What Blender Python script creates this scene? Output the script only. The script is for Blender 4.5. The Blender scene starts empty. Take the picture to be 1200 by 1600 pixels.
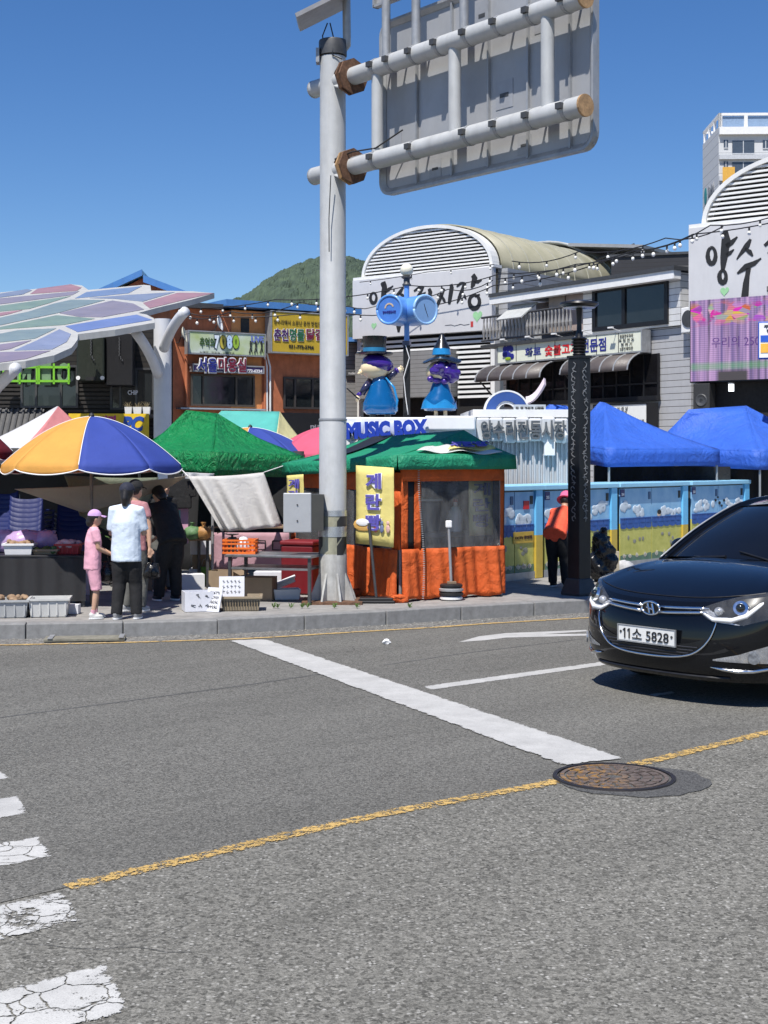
import bpy, math, random
from mathutils import Vector, Matrix
R = math.radians
random.seed(7)
scene = bpy.context.scene
COL = scene.collection

# ------------------------------------------------------------------ camera, sky, sun
F, HZ, H = 2200.0, 715.0, 1.9          # focal length and horizon in photo pixels, eye height in metres
ZP = 0.16                              # level of the raised plaza
cam_d = bpy.data.cameras.new('camera')
cam_d.sensor_fit = 'VERTICAL'
cam_d.sensor_height = 36.0
cam_d.lens = 36.0 * F / 1600.0
cam_d.shift_y = -(800.0 - HZ) / 1600.0
cam_d.clip_start = 0.05
cam_d.clip_end = 6000
cam = bpy.data.objects.new('camera', cam_d)
COL.objects.link(cam)
cam.location = (0, 0, H)
cam.rotation_euler = (R(90), 0, 0)
scene.camera = cam

SUN_EL, SUN_DIR = 60.0, (-0.36, -0.93)     # elevation, horizontal direction towards the sun
world = bpy.data.worlds.new('World')
scene.world = world
world.use_nodes = True
wn = world.node_tree
wn.nodes.clear()
sky = wn.nodes.new('ShaderNodeTexSky')
sky.sky_type = 'NISHITA'
sky.sun_disc = False
sky.sun_elevation = R(SUN_EL)
sky.sun_rotation = math.atan2(SUN_DIR[0], SUN_DIR[1])
sky.air_density = 1.0
sky.dust_density = 0.15
sky.ozone_density = 4.0
sky.altitude = 900
bg = wn.nodes.new('ShaderNodeBackground')
bg.inputs['Strength'].default_value = 0.088
wo = wn.nodes.new('ShaderNodeOutputWorld')
hsv = wn.nodes.new('ShaderNodeHueSaturation')
hsv.inputs['Saturation'].default_value = 1.24
hsv.inputs['Hue'].default_value = 0.508
wn.links.new(sky.outputs[0], hsv.inputs['Color'])
wn.links.new(hsv.outputs[0], bg.inputs[0])
wn.links.new(bg.outputs[0], wo.inputs[0])

sl = bpy.data.lights.new('sun', 'SUN')
sl.energy = 4.6
sl.angle = R(0.53)
sl.color = (1.0, 0.955, 0.89)
sun = bpy.data.objects.new('sun', sl)
COL.objects.link(sun)
_h = math.hypot(*SUN_DIR)
sv = Vector((SUN_DIR[0] / _h * math.cos(R(SUN_EL)), SUN_DIR[1] / _h * math.cos(R(SUN_EL)), math.sin(R(SUN_EL))))
sun.rotation_euler = sv.to_track_quat('Z', 'Y').to_euler()
sun.location = (-20, -20, 40)

vs = scene.view_settings
vs.view_transform = 'Standard'
vs.look = 'None'
vs.exposure = 0.45
vs.gamma = 1.0
vs.use_curve_mapping = False
scene.cycles.max_bounces = 8
scene.cycles.transparent_max_bounces = 16

# ------------------------------------------------------------------ helpers
def at(px, py, Y):
    return Vector(((px - 600) / F * Y, Y, H - (py - HZ) / F * Y))
def gr(px, py, z=0.0):
    Y = (H - z) * F / (py - HZ)
    return Vector(((px - 600) / F * Y, Y, z))
def lerp(a, b, t):
    return a + (b - a) * t
def interp(tab, x):
    if x <= tab[0][0]: return tab[0][1]
    for (x0, y0), (x1, y1) in zip(tab, tab[1:]):
        if x <= x1: return y0 + (y1 - y0) * (x - x0) / (x1 - x0)
    return tab[-1][1]

class B:
    """collects geometry for one mesh"""
    def __init__(s):
        s.v = []; s.f = []
    def add(s, vs_, fs):
        o = len(s.v)
        s.v += [tuple(p) for p in vs_]
        s.f += [tuple(i + o for i in q) for q in fs]
        return s
    def box(s, x0, x1, y0, y1, z0, z1, m=None):
        p = [Vector((x, y, z)) for z in (z0, z1) for y in (y0, y1) for x in (x0, x1)]
        if m: p = [m @ q for q in p]
        return s.add(p, [(0, 2, 3, 1), (4, 5, 7, 6), (0, 1, 5, 4), (2, 6, 7, 3), (0, 4, 6, 2), (1, 3, 7, 5)])
    def rings(s, rs, cap=True, closed=True):
        n = len(rs[0]); vs_ = [p for r in rs for p in r]; fs = []
        for i in range(len(rs) - 1):
            for j in range(n if closed else n - 1):
                k = (j + 1) % n
                fs.append((i * n + j, i * n + k, (i + 1) * n + k, (i + 1) * n + j))
        if cap and closed:
            fs.append(tuple(range(n))[::-1]); fs.append(tuple((len(rs) - 1) * n + j for j in range(n)))
        return s.add(vs_, fs)
    def tube(s, pts, r, n=8, cap=True):
        pts = [Vector(p) for p in pts]; rs = []
        up = None
        for i, p in enumerate(pts):
            d = (pts[min(i + 1, len(pts) - 1)] - pts[max(i - 1, 0)]).normalized()
            if up is None:
                up = Vector((0, 0, 1)) if abs(d.z) < 0.9 else Vector((1, 0, 0))
            a = d.cross(up).normalized(); b = a.cross(d).normalized(); up = b
            rr = r[i] if isinstance(r, (list, tuple)) else r
            rx, ry = rr if isinstance(rr, tuple) else (rr, rr)
            rs.append([p + a * (rx * math.cos(2 * math.pi * k / n)) + b * (ry * math.sin(2 * math.pi * k / n)) for k in range(n)])
        return s.rings(rs, cap)
    def cyl(s, p, q, r, r2=None, n=16, cap=True):
        return s.tube([p, q], [r, r if r2 is None else r2], n, cap)
    def lathe(s, prof, c=(0, 0, 0), n=20, sx=1, sy=1, cap=True):
        return s.rings([[(c[0] + r * sx * math.cos(2 * math.pi * k / n), c[1] + r * sy * math.sin(2 * math.pi * k / n), c[2] + z) for k in range(n)] for r, z in prof], cap)
    def ell(s, c, rx, ry, rz, n=14, m=9, mat=None):
        rs = []
        for i in range(m + 1):
            t = math.pi * (i + 0.02) / (m + 0.04)
            ring = [Vector((rx * math.sin(t) * math.cos(2 * math.pi * k / n), ry * math.sin(t) * math.sin(2 * math.pi * k / n), -rz * math.cos(t))) for k in range(n)]
            if mat: ring = [mat @ q for q in ring]
            rs.append([Vector(c) + q for q in ring])
        return s.rings(rs)
    def loft(s, secs, n=14):
        """secs: (centre, rx, ry) in planes square to z"""
        return s.rings([[(c[0] + rx * math.cos(2 * math.pi * k / n), c[1] + ry * math.sin(2 * math.pi * k / n), c[2]) for k in range(n)] for c, rx, ry in secs])
    def grid(s, fn, nu, nv):
        vs_ = [fn(i / nu, j / nv) for j in range(nv + 1) for i in range(nu + 1)]
        w = nu + 1
        return s.add(vs_, [(j * w + i, j * w + i + 1, (j + 1) * w + i + 1, (j + 1) * w + i) for j in range(nv) for i in range(nu)])
    def prism(s, pts, y0, y1):
        """polygon in x,z extruded from y0 to y1"""
        n = len(pts)
        v = [(x, y0, z) for x, z in pts] + [(x, y1, z) for x, z in pts]
        return s.add(v, [tuple(range(n)), tuple(range(n, 2 * n))[::-1]] + [(i, n + i, n + (i + 1) % n, (i + 1) % n) for i in range(n)])
    def slab(s, pts, z0, z1):
        """polygon in x,y extruded from z0 to z1"""
        n = len(pts)
        v = [(p[0], p[1], z0) for p in pts] + [(p[0], p[1], z1) for p in pts]
        return s.add(v, [tuple(range(n))[::-1], tuple(range(n, 2 * n))] + [(i, (i + 1) % n, n + (i + 1) % n, n + i) for i in range(n)])
    def stroke(s, pts, y0=-0.003, y1=0.003):
        """brush stroke in x,z: points (x, z, width)"""
        L = []; Rr = []
        for i, (x, z, w) in enumerate(pts):
            a = pts[max(i - 1, 0)]; b = pts[min(i + 1, len(pts) - 1)]
            dx, dz = b[0] - a[0], b[1] - a[1]; l = math.hypot(dx, dz) or 1
            L.append((x - dz / l * w / 2, z + dx / l * w / 2)); Rr.append((x + dz / l * w / 2, z - dx / l * w / 2))
        n = len(pts)
        for i in range(n - 1):
            q = [L[i], Rr[i], Rr[i + 1], L[i + 1]]
            v = [(x, y0, z) for x, z in q] + [(x, y1, z) for x, z in q]
            s.add(v, [(0, 1, 2, 3), (7, 6, 5, 4), (0, 4, 5, 1), (2, 6, 7, 3)] + ([(0, 3, 7, 4)]) + ([(1, 5, 6, 2)]))
        return s

INV = {}
def obj(b, name, m, parent=None, smooth=False, bevel=0, solid=0, sub=0, remesh=0, world=False, loc=None, rz=None, relax=0, angle=None):
    me = bpy.data.meshes.new(name)
    vs_ = b.v
    if world and parent is not None:
        iv = INV[parent.name]
        vs_ = [tuple(iv @ Vector(p)) for p in vs_]
    me.from_pydata(vs_, [], b.f)
    me.validate(clean_customdata=False)
    me.materials.append(m)
    o = bpy.data.objects.new(name, me)
    COL.objects.link(o)
    if parent is not None: o.parent = parent
    if loc is not None: o.location = loc
    if rz is not None: o.rotation_euler.z = rz
    if smooth:
        me.shade_smooth()
        if angle: me.set_sharp_from_angle(angle=R(angle))
    if remesh:
        k = o.modifiers.new('remesh', 'REMESH'); k.mode = 'VOXEL'; k.voxel_size = remesh; k.use_smooth_shade = True
        k = o.modifiers.new('relax', 'SMOOTH'); k.factor = 0.5; k.iterations = relax or 4
    if solid:
        k = o.modifiers.new('solid', 'SOLIDIFY'); k.thickness = solid; k.offset = 0
    if bevel:
        k = o.modifiers.new('bevel', 'BEVEL'); k.width = bevel; k.segments = 2; k.limit_method = 'ANGLE'
    if sub:
        k = o.modifiers.new('sub', 'SUBSURF'); k.levels = sub; k.render_levels = sub
    return o
def tag(o, label=None, cat=None, group=None, kind=None):
    if label: o['label'] = label
    if cat: o['category'] = cat
    if group: o['group'] = group
    if kind: o['kind'] = kind
    return o
def thing(name, label, cat, loc=(0, 0, 0), rz=0.0, group=None):
    o = bpy.data.objects.new(name, None)
    o.empty_display_size = 0.2
    COL.objects.link(o)
    o.location = loc; o.rotation_euler.z = rz
    INV[o.name] = (Matrix.Translation(loc) @ Matrix.Rotation(rz, 4, 'Z')).inverted()
    return tag(o, label, cat, group)
def part(b, name, m, parent, label=None, **kw):
    o = obj(b, name, m, parent, **kw)
    if label: o['label'] = label
    return o
def dup(o, parent=None, loc=None, rz=None):
    c = o.copy(); COL.objects.link(c)
    if parent is not None: c.parent = parent
    if loc is not None: c.location = loc
    if rz is not None: c.rotation_euler.z = rz
    return c
def dup_tree(root, label, loc, rz=None):
    c = dup(root, None, loc, rz); c['label'] = label
    for ch in [x for x in bpy.data.objects if x.parent == root]:
        d = dup(ch, c)
        for g in [x for x in bpy.data.objects if x.parent == ch]: dup(g, d)
    return c

_tc = bpy.data.curves.new('text_source', 'FONT')
_to = bpy.data.objects.new('text_source', _tc)
def text_mesh(s, w, h, depth=0.006, bold=0.0, shear=0.0, space=1.0, line=1.0, center=True):
    """mesh data of lettering in x,z, facing -y, fitted into w x h, origin at its centre"""
    _tc.body = s; _tc.size = 1; _tc.offset = bold; _tc.extrude = 0.02; _tc.shear = shear
    _tc.space_character = space; _tc.space_line = line; _tc.align_x = 'CENTER'; _tc.resolution_u = 3
    me = bpy.data.meshes.new_from_object(_to)
    vs_ = [v.co.copy() for v in me.vertices]
    x0 = min(v.x for v in vs_); x1 = max(v.x for v in vs_); y0 = min(v.y for v in vs_); y1 = max(v.y for v in vs_)
    if w is None: w = h * (x1 - x0) / (y1 - y0)
    for v in me.vertices:
        c = v.co
        v.co = ((c.x - (x0 + x1) / 2) / (x1 - x0) * w, -c.z / 0.02 * depth / 2, (c.y - (y0 + y1) / 2) / (y1 - y0) * h)
    me.name = 'lettering'
    return me
def text(s, w, h, m, parent, loc, depth=0.006, bold=0.0, shear=0.0, space=1.0, line=1.0, rz=0.0, ry=0.0, rx=0.0, name='lettering', label=None):
    if '\n' in s:
        ls = s.split('\n'); mx_ = max(len(q) for q in ls); lh = h / len(ls)
        for i, q in enumerate(ls):
            text(q, w * (len(q) / mx_ if len(q) < mx_ else 1), lh * .84, m, parent, (loc[0], loc[1], loc[2] + h / 2 - lh * (i + .5)), depth, bold, shear, space, line, rz, ry, rx, name)
        return
    me = text_mesh(s, w, h, depth, bold, shear, space, line)
    me.materials.clear(); me.materials.append(m)
    o = bpy.data.objects.new(name, me); COL.objects.link(o)
    o.parent = parent; o.location = loc; o.rotation_euler = (rx, ry, rz)
    if label: o['label'] = label
    return o

# ------------------------------------------------------------------ materials
def nodes(name):
    m = bpy.data.materials.new(name); m.use_nodes = True
    nt = m.node_tree; return m, nt, nt.nodes['Principled BSDF'], nt.nodes, nt.links
def c4(c): return (c[0], c[1], c[2], 1)
def hexc(r, g, b):
    """an sRGB colour 0-255 as linear"""
    return tuple(((x / 255) / 12.92 if x / 255 <= 0.04045 else ((x / 255 + 0.055) / 1.055) ** 2.4) for x in (r, g, b))
def mixc(nt, fac, a, b, mode='MIX'):
    n = nt.nodes.new('ShaderNodeMix'); n.data_type = 'RGBA'; n.blend_type = mode
    for sock, val in ((n.inputs[0], fac), (n.inputs[6], a), (n.inputs[7], b)):
        if hasattr(val, 'is_linked'): nt.links.new(val, sock)
        elif isinstance(val, (int, float)): sock.default_value = val
        else: sock.default_value = c4(val)
    return n.outputs[2]
def noise(nt, scale, detail=4, rough=0.6, vec=None, dist=0.0):
    n = nt.nodes.new('ShaderNodeTexNoise'); n.inputs['Scale'].default_value = scale
    n.inputs['Detail'].default_value = detail; n.inputs['Roughness'].default_value = rough; n.inputs['Distortion'].default_value = dist
    if vec is not None: nt.links.new(vec, n.inputs['Vector'])
    return n.outputs[0]
def ramp(nt, src, lo, hi, a=0.0, b=1.0):
    n = nt.nodes.new('ShaderNodeMapRange'); n.clamp = True
    nt.links.new(src, n.inputs[0])
    for i, v in enumerate((lo, hi, a, b)): n.inputs[i + 1].default_value = v
    return n.outputs[0]
def coord(nt, scale=(1, 1, 1), rot=(0, 0, 0)):
    t = nt.nodes.new('ShaderNodeTexCoord'); mp = nt.nodes.new('ShaderNodeMapping')
    mp.inputs['Scale'].default_value = scale; mp.inputs['Rotation'].default_value = rot
    mp.inputs['Rotation'].default_value = (0, 0, 0)
    m0 = nt.nodes.new('ShaderNodeMapping'); m0.inputs['Rotation'].default_value = rot
    nt.links.new(t.outputs['Object'], m0.inputs['Vector']); nt.links.new(m0.outputs[0], mp.inputs['Vector'])
    return mp.outputs[0]
def bumpn(nt, hgt, strength, dist, bs):
    n = nt.nodes.new('ShaderNodeBump'); n.inputs['Strength'].default_value = strength; n.inputs['Distance'].default_value = dist
    nt.links.new(hgt, n.inputs['Height']); nt.links.new(n.outputs[0], bs.inputs['Normal'])
def mat(name, col, rough=0.6, metal=0.0, var=0.14, scale=5, bump=0.0, bscale=60, dirt=0.0, dirtc=(0.06, 0.05, 0.04), streak=True, coat=0.0, spec=0.5):
    m, nt, bs, N, L = nodes(name)
    v = coord(nt)
    a = ramp(nt, noise(nt, scale, 5, 0.65, v), 0.32, 0.68)
    c = mixc(nt, a, tuple(x * (1 - var) for x in col), tuple(min(1, x * (1 + var * 0.6)) for x in col))
    if dirt:
        v2 = coord(nt, (1, 1, 0.18) if streak else (1, 1, 1))
        d = ramp(nt, noise(nt, 7, 6, 0.7, v2), 0.48, 0.8, 0, dirt)
        c = mixc(nt, d, c, dirtc)
    L.new(c, bs.inputs['Base Color'])
    r = ramp(nt, noise(nt, scale * 3, 3, 0.6, v), 0.3, 0.7, max(0.02, rough - 0.08), min(1, rough + 0.08))
    L.new(r, bs.inputs['Roughness'])
    bs.inputs['Metallic'].default_value = metal
    bs.inputs['Coat Weight'].default_value = coat
    bs.inputs['Specular IOR Level'].default_value = spec
    if bump: bumpn(nt, noise(nt, bscale, 4, 0.6, v), bump, 0.01, bs)
    return m
def cloth(name, col, trans=0.3, wr=0.5, wscale=7, var=0.1, rough=0.75, dirt=0.12, bd=0.03):
    """tent cloth and tarpaulin: lets some light through, creased"""
    m, nt, bs, N, L = nodes(name)
    v = coord(nt)
    a = ramp(nt, noise(nt, 3, 5, 0.6, v), 0.3, 0.7)
    c = mixc(nt, a, tuple(x * (1 - var) for x in col), tuple(min(1, x * (1 + var * .5)) for x in col))
    d = ramp(nt, noise(nt, 5, 6, 0.7, v), 0.52, 0.8, 0, dirt)
    c = mixc(nt, d, c, tuple(x * 0.35 + 0.02 for x in col))
    L.new(c, bs.inputs['Base Color']); bs.inputs['Roughness'].default_value = rough
    w1 = noise(nt, wscale, 3, 0.55, v, 1.2); w2 = noise(nt, wscale * 4, 3, 0.6, coord(nt, (1, 1, 0.5), (0.5, 0.3, 0.8)), 1.5)
    add = N.new('ShaderNodeMath'); add.operation = 'MULTIPLY_ADD'; L.new(w2, add.inputs[0]); add.inputs[1].default_value = 0.35; L.new(w1, add.inputs[2])
    bumpn(nt, add.outputs[0], wr, bd, bs)
    t = N.new('ShaderNodeBsdfTranslucent'); L.new(c, t.inputs['Color'])
    mx = N.new('ShaderNodeMixShader'); mx.inputs[0].default_value = trans
    L.new(bs.outputs[0], mx.inputs[1]); L.new(t.outputs[0], mx.inputs[2])
    L.new(mx.outputs[0], N['Material Output'].inputs[0])
    return m
def clear(name, tint=(1, 1, 1), alpha=0.25, rough=0.05, col=(0.7, 0.72, 0.74)):
    """thin clear sheet: mostly lets light straight through, some gloss"""
    m, nt, bs, N, L = nodes(name)
    bs.inputs['Base Color'].default_value = c4(col); bs.inputs['Roughness'].default_value = rough
    v = coord(nt)
    L.new(ramp(nt, noise(nt, 5, 5, 0.7, coord(nt, (1, 1, 0.3)), 1.0), 0.35, 0.75, alpha * 0.5, min(1, alpha * 1.6)), bs.inputs['Alpha'])
    bumpn(nt, noise(nt, 9, 3, 0.5, v, 1.0), 0.25, 0.02, bs)
    return m
def asphalt(name, base, agg, spark, sc, patch=0.25):
    m, nt, bs, N, L = nodes(name)
    v = coord(nt)
    fine = noise(nt, sc, 3, 0.75, v)
    vor = N.new('ShaderNodeTexVoronoi'); vor.inputs['Scale'].default_value = sc * 0.75; L.new(v, vor.inputs['Vector'])
    sep = N.new('ShaderNodeSeparateColor'); L.new(vor.outputs['Color'], sep.inputs[0])
    c = mixc(nt, ramp(nt, sep.outputs[2], 0.0, 1.0), tuple(x * 0.55 for x in base), tuple(x * 1.25 for x in agg))
    c = mixc(nt, ramp(nt, fine, 0.36, 0.64, 0, 0.75), c, tuple(x * 0.5 for x in base))
    vor2 = N.new('ShaderNodeTexVoronoi'); vor2.inputs['Scale'].default_value = sc * 1.9; L.new(v, vor2.inputs['Vector'])
    sep2 = N.new('ShaderNodeSeparateColor'); L.new(vor2.outputs['Color'], sep2.inputs[0])
    c = mixc(nt, ramp(nt, sep2.outputs[0], 0.7, 0.95, 0, 0.6), c, agg)
    st = ramp(nt, sep.outputs[0], 0.72, 1.0, 0, 0.8)
    near = ramp(nt, vor.outputs['Distance'], 0.25, 0.5, 1, 0)
    mu = N.new('ShaderNodeMath'); mu.operation = 'MULTIPLY'; L.new(st, mu.inputs[0]); L.new(near, mu.inputs[1])
    c = mixc(nt, mu.outputs[0], c, spark)
    dk = N.new('ShaderNodeMath'); dk.operation = 'MULTIPLY'; L.new(ramp(nt, sep.outputs[1], 0.8, 0.95, 0, 0.75), dk.inputs[0]); L.new(near, dk.inputs[1])
    c = mixc(nt, dk.outputs[0], c, tuple(x * 0.25 for x in base))
    big = ramp(nt, noise(nt, 0.55, 5, 0.6, coord(nt, (0.3, 1.7, 1), (0, 0, R(-39)))), 0.34, 0.66)
    c = mixc(nt, big, c, mixc(nt, 1.0, c, (1 - patch,) * 3, 'MULTIPLY'))
    oil = ramp(nt, noise(nt, 2.0, 5, 0.65, coord(nt, (0.35, 1.5, 1), (0, 0, R(-39)))), 0.58, 0.75, 0, 0.5)
    c = mixc(nt, oil, c, tuple(x * 0.5 for x in base))
    L.new(c, bs.inputs['Base Color'])
    bs.inputs['Roughness'].default_value = 0.85; bs.inputs['Specular IOR Level'].default_value = 0.3
    bumpn(nt, fine, 0.6, 0.012, bs)
    return m
def paint_line(name, col, wear, crack=0.0, dirtc=(0.09, 0.088, 0.085), wscale=9, grain=0.25):
    """road paint that wears through to the asphalt under it"""
    m, nt, bs, N, L = nodes(name)
    v = coord(nt)
    c = mixc(nt, ramp(nt, noise(nt, 3.5, 6, 0.7, v), 0.35, 0.75), col, tuple(x * 0.72 for x in col))
    c = mixc(nt, ramp(nt, noise(nt, 150, 2, 0.7, v), 0.5, 0.75, 0, 0.45), c, dirtc)
    L.new(c, bs.inputs['Base Color']); bs.inputs['Roughness'].default_value = 0.7
    n = noise(nt, wscale, 9, 0.78, v)
    ea = N.new('ShaderNodeAttribute'); ea.attribute_name = 'edge'
    et = ramp(nt, ea.outputs['Fac'], 0.0, 0.035, -0.2, 0.0)
    ad = N.new('ShaderNodeMath'); ad.operation = 'ADD'; L.new(n, ad.inputs[0]); L.new(et, ad.inputs[1])
    n2 = noise(nt, 90, 3, 0.7, v)
    ad2 = N.new('ShaderNodeMath'); ad2.operation = 'MULTIPLY_ADD'; L.new(n2, ad2.inputs[0]); ad2.inputs[1].default_value = grain; L.new(ad.outputs[0], ad2.inputs[2])
    al = ramp(nt, ad2.outputs[0], wear + grain * 0.5 - 0.02, wear + grain * 0.5 + 0.02)
    if crack:
        vor = N.new('ShaderNodeTexVoronoi'); vor.feature = 'DISTANCE_TO_EDGE'; vor.inputs['Scale'].default_value = crack
        nz = N.new('ShaderNodeTexNoise'); nz.inputs['Scale'].default_value = 9; nz.inputs['Detail'].default_value = 5; L.new(v, nz.inputs['Vector'])
        wv = mixc(nt, 0.09, v, nz.outputs[1])
        L.new(wv, vor.inputs['Vector'])
        k = ramp(nt, vor.outputs[0], 0.008, 0.03)
        mu = N.new('ShaderNodeMath'); mu.operation = 'MULTIPLY'; L.new(al, mu.inputs[0]); L.new(k, mu.inputs[1]); al = mu.outputs[0]
    L.new(al, bs.inputs['Alpha'])
    return m
def siding(name, col, gap, joint=(0.05, 0.05, 0.05), var=0.12, rough=0.6, width=0.08):
    """lapped boards too fine to pick apart: relief and joint every gap metres of height"""
    m, nt, bs, N, L = nodes(name)
    t = N.new('ShaderNodeTexCoord'); sx = N.new('ShaderNodeSeparateXYZ'); L.new(t.outputs['Object'], sx.inputs[0])
    d = N.new('ShaderNodeMath'); d.operation = 'DIVIDE'; L.new(sx.outputs[2], d.inputs[0]); d.inputs[1].default_value = gap
    fr = N.new('ShaderNodeMath'); fr.operation = 'FRACT'; L.new(d.outputs[0], fr.inputs[0])
    v = coord(nt)
    c = mixc(nt, ramp(nt, noise(nt, 3, 5, 0.65, v), 0.3, 0.7), tuple(x * (1 - var) for x in col), col)
    dr = ramp(nt, noise(nt, 6, 6, 0.7, coord(nt, (1, 1, 0.12))), 0.5, 0.8, 0, 0.3)
    c = mixc(nt, dr, c, tuple(x * 0.4 for x in col))
    c = mixc(nt, ramp(nt, fr.outputs[0], width, width + 0.05, 1, 0), c, joint)
    L.new(c, bs.inputs['Base Color']); bs.inputs['Roughness'].default_value = rough
    bumpn(nt, fr.outputs[0], 0.5, 0.03, bs)
    return m
def emit(name, col, s):
    m, nt, bs, N, L = nodes(name)
    bs.inputs['Base Color'].default_value = c4(col); bs.inputs['Emission Color'].default_value = c4(col); bs.inputs['Emission Strength'].default_value = s
    return m

steel = mat('galvanised_steel', (0.36, 0.37, 0.38), 0.45, 0.35, 0.15, 6, 0.05, 80, 0.35)
pole_paint = mat('pole_grey_paint', (0.47, 0.48, 0.48), 0.5, 0.1, 0.1, 4, 0.04, 60, 0.3, (0.2, 0.19, 0.17))
rust = mat('rusty_steel', (0.16, 0.085, 0.05), 0.8, 0.2, 0.5, 25, 0.3, 60)
rust_pale = mat('rust_spotted_cap', (0.42, 0.26, 0.13), 0.8, 0.1, 0.4, 20, 0.1, 60)
black_paint = mat('black_paint', (0.012, 0.012, 0.014), 0.45, 0.1, 0.2)
black_plastic = mat('black_plastic', (0.015, 0.015, 0.016), 0.5)
dark = mat('dark_interior', (0.012, 0.011, 0.011), 0.8)
grey_dark = mat('dark_grey_metal', (0.08, 0.082, 0.085), 0.5, 0.4, 0.2, 8, 0, 60, 0.2)
white = mat('white_paint', (0.78, 0.78, 0.77), 0.5, 0, 0.06, 4, 0, 60, 0.12, (0.35, 0.33, 0.3))
white_clean = mat('white_print', (0.8, 0.8, 0.8), 0.5, 0, 0.04)
chrome = mat('chrome', (0.75, 0.76, 0.78), 0.12, 1.0, 0.05)
wood = mat('weathered_wood', (0.24, 0.17, 0.11), 0.8, 0, 0.35, 14, 0.2, 50, 0.3)
glass_dark = mat('dark_window_glass', (0.015, 0.018, 0.02), 0.06, 0, 0.3, 1.5, 0, 60, 0, spec=0.7)
navy_print = mat('navy_print', hexc(40, 45, 130), 0.5)
black_print = mat('black_print', (0.015, 0.015, 0.016), 0.6, 0, 0.1)
red_print = mat('red_print', hexc(205, 30, 35), 0.5)
yellow_print = mat('yellow_print', hexc(240, 215, 60), 0.5)

# ------------------------------------------------------------------ ground, road, kerb
RD = Vector((0.773, 0.635, 0))                  # the way the road runs
near_asphalt = asphalt('coarse_asphalt', (0.155, 0.15, 0.13), (0.266, 0.258, 0.228), (0.5, 0.49, 0.455), 78, 0.22)
far_asphalt = asphalt('fine_asphalt', (0.152, 0.148, 0.132), (0.225, 0.219, 0.197), (0.38, 0.375, 0.35), 100, 0.22)
patch_asphalt = asphalt('patch_asphalt', (0.1, 0.1, 0.1), (0.155, 0.155, 0.15), (0.24, 0.24, 0.24), 140, 0.2)
ground_mat = mat('packed_ground', (0.2, 0.18, 0.15), 0.9, 0, 0.2, 0.3)
stone = mat('kerb_granite', (0.24, 0.24, 0.235), 0.75, 0, 0.22, 9, 0.25, 70, 0.45, (0.1, 0.095, 0.09), False)
paving = mat('plaza_paving', (0.29, 0.28, 0.265), 0.85, 0, 0.25, 4, 0.2, 60, 0.5, (0.1, 0.095, 0.085), False)
gutter_mat = asphalt('gutter_grit', (0.17, 0.165, 0.15), (0.29, 0.28, 0.26), (0.55, 0.53, 0.5), 48, 0.25)

tag(obj(B().add([(-3000, -300, -0.012), (3000, -300, -0.012), (3000, 4000, -0.012), (-3000, 4000, -0.012)], [(0, 1, 2, 3)]), 'ground', ground_mat), kind='structure')
road = tag(obj(B().add([(-60, -12, 0), (60, -12, 0), (60, 45, 0), (-60, 45, 0)], [(0, 1, 2, 3)]), 'road', near_asphalt), 'asphalt road crossing the foreground with worn markings', kind='structure')

centre_px = [(105, 1387), (300, 1342), (425, 1312), (600, 1272), (840, 1228), (1030, 1187), (1200, 1145)]
CL = [gr(*p) for p in centre_px]
a0 = (CL[0] - CL[1]).normalized(); a1 = (CL[-1] - CL[-2]).normalized()
CL += [CL[-1] + RD * 3, CL[-1] + RD * 9]
seam = [CL[0] + a0 * 20] + CL + [CL[-1] + RD * 40]
kerb_px = [(-150, 1003), (0, 1000), (200, 996), (365, 991), (450, 986), (530, 981), (624, 976), (741, 968), (849, 962), (922, 958)]
KL = [gr(*p) for p in kerb_px]
KL = [Vector((-14, 13.6, 0)), Vector((-8, 14.25, 0))] + KL + [Vector((4.4, 18.1, 0)), Vector((6.6, 19.45, 0)), Vector((9.5, 21.6, 0)), Vector((30, 38.4, 0))]
def resample(pl, step, start=0.0):
    out = []; acc = 0.0; nxt = start
    for a, b in zip(pl, pl[1:]):
        l = (b - a).length
        while nxt <= acc + l:
            out.append(a + (b - a) * ((nxt - acc) / l)); nxt += step
        acc += l
    return out
def offset(pl, d):
    out = []
    for i, p in enumerate(pl):
        t = (pl[min(i + 1, len(pl) - 1)] - pl[max(i - 1, 0)]).normalized()
        out.append(p + Vector((-t.y, t.x, 0)) * d)
    return out
def strip(pl, w, z):
    fr = (.5, .42, .3, .12, -.12, -.3, -.42, -.5); n = len(pl); b = B(); m = len(fr)
    for k in fr:
        b.v += [(p.x, p.y, z) for p in offset(pl, w * k)]
    b.f = [(i + (j + 1) * n, i + 1 + (j + 1) * n, i + 1 + j * n, i + j * n) for j in range(m - 1) for i in range(n - 1)]
    b.edge = [(.5 - abs(k)) * w for k in fr for _ in range(n)]
    return b
def bar(q, z, nu=40, nv=14):
    """a painted quadrilateral, edge distance stored for its wear"""
    q = [Vector(p) for p in q]; b = B()
    lu = ((q[1] - q[0]).length + (q[2] - q[3]).length) / 2; lv = ((q[3] - q[0]).length + (q[2] - q[1]).length) / 2
    us = [.5 - .5 * math.cos(math.pi * i / nu) for i in range(nu + 1)]; vs2 = [.5 - .5 * math.cos(math.pi * j / nv) for j in range(nv + 1)]
    b.edge = []
    for v in vs2:
        for u in us:
            p = q[0].lerp(q[1], u).lerp(q[3].lerp(q[2], u), v); b.v.append((p.x, p.y, z)); b.edge.append(min(min(u, 1 - u) * lu, min(v, 1 - v) * lv))
    w = nu + 1
    b.f = [(j * w + i, j * w + i + 1, (j + 1) * w + i + 1, (j + 1) * w + i) for j in range(nv) for i in range(nu)]
    return b
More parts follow.
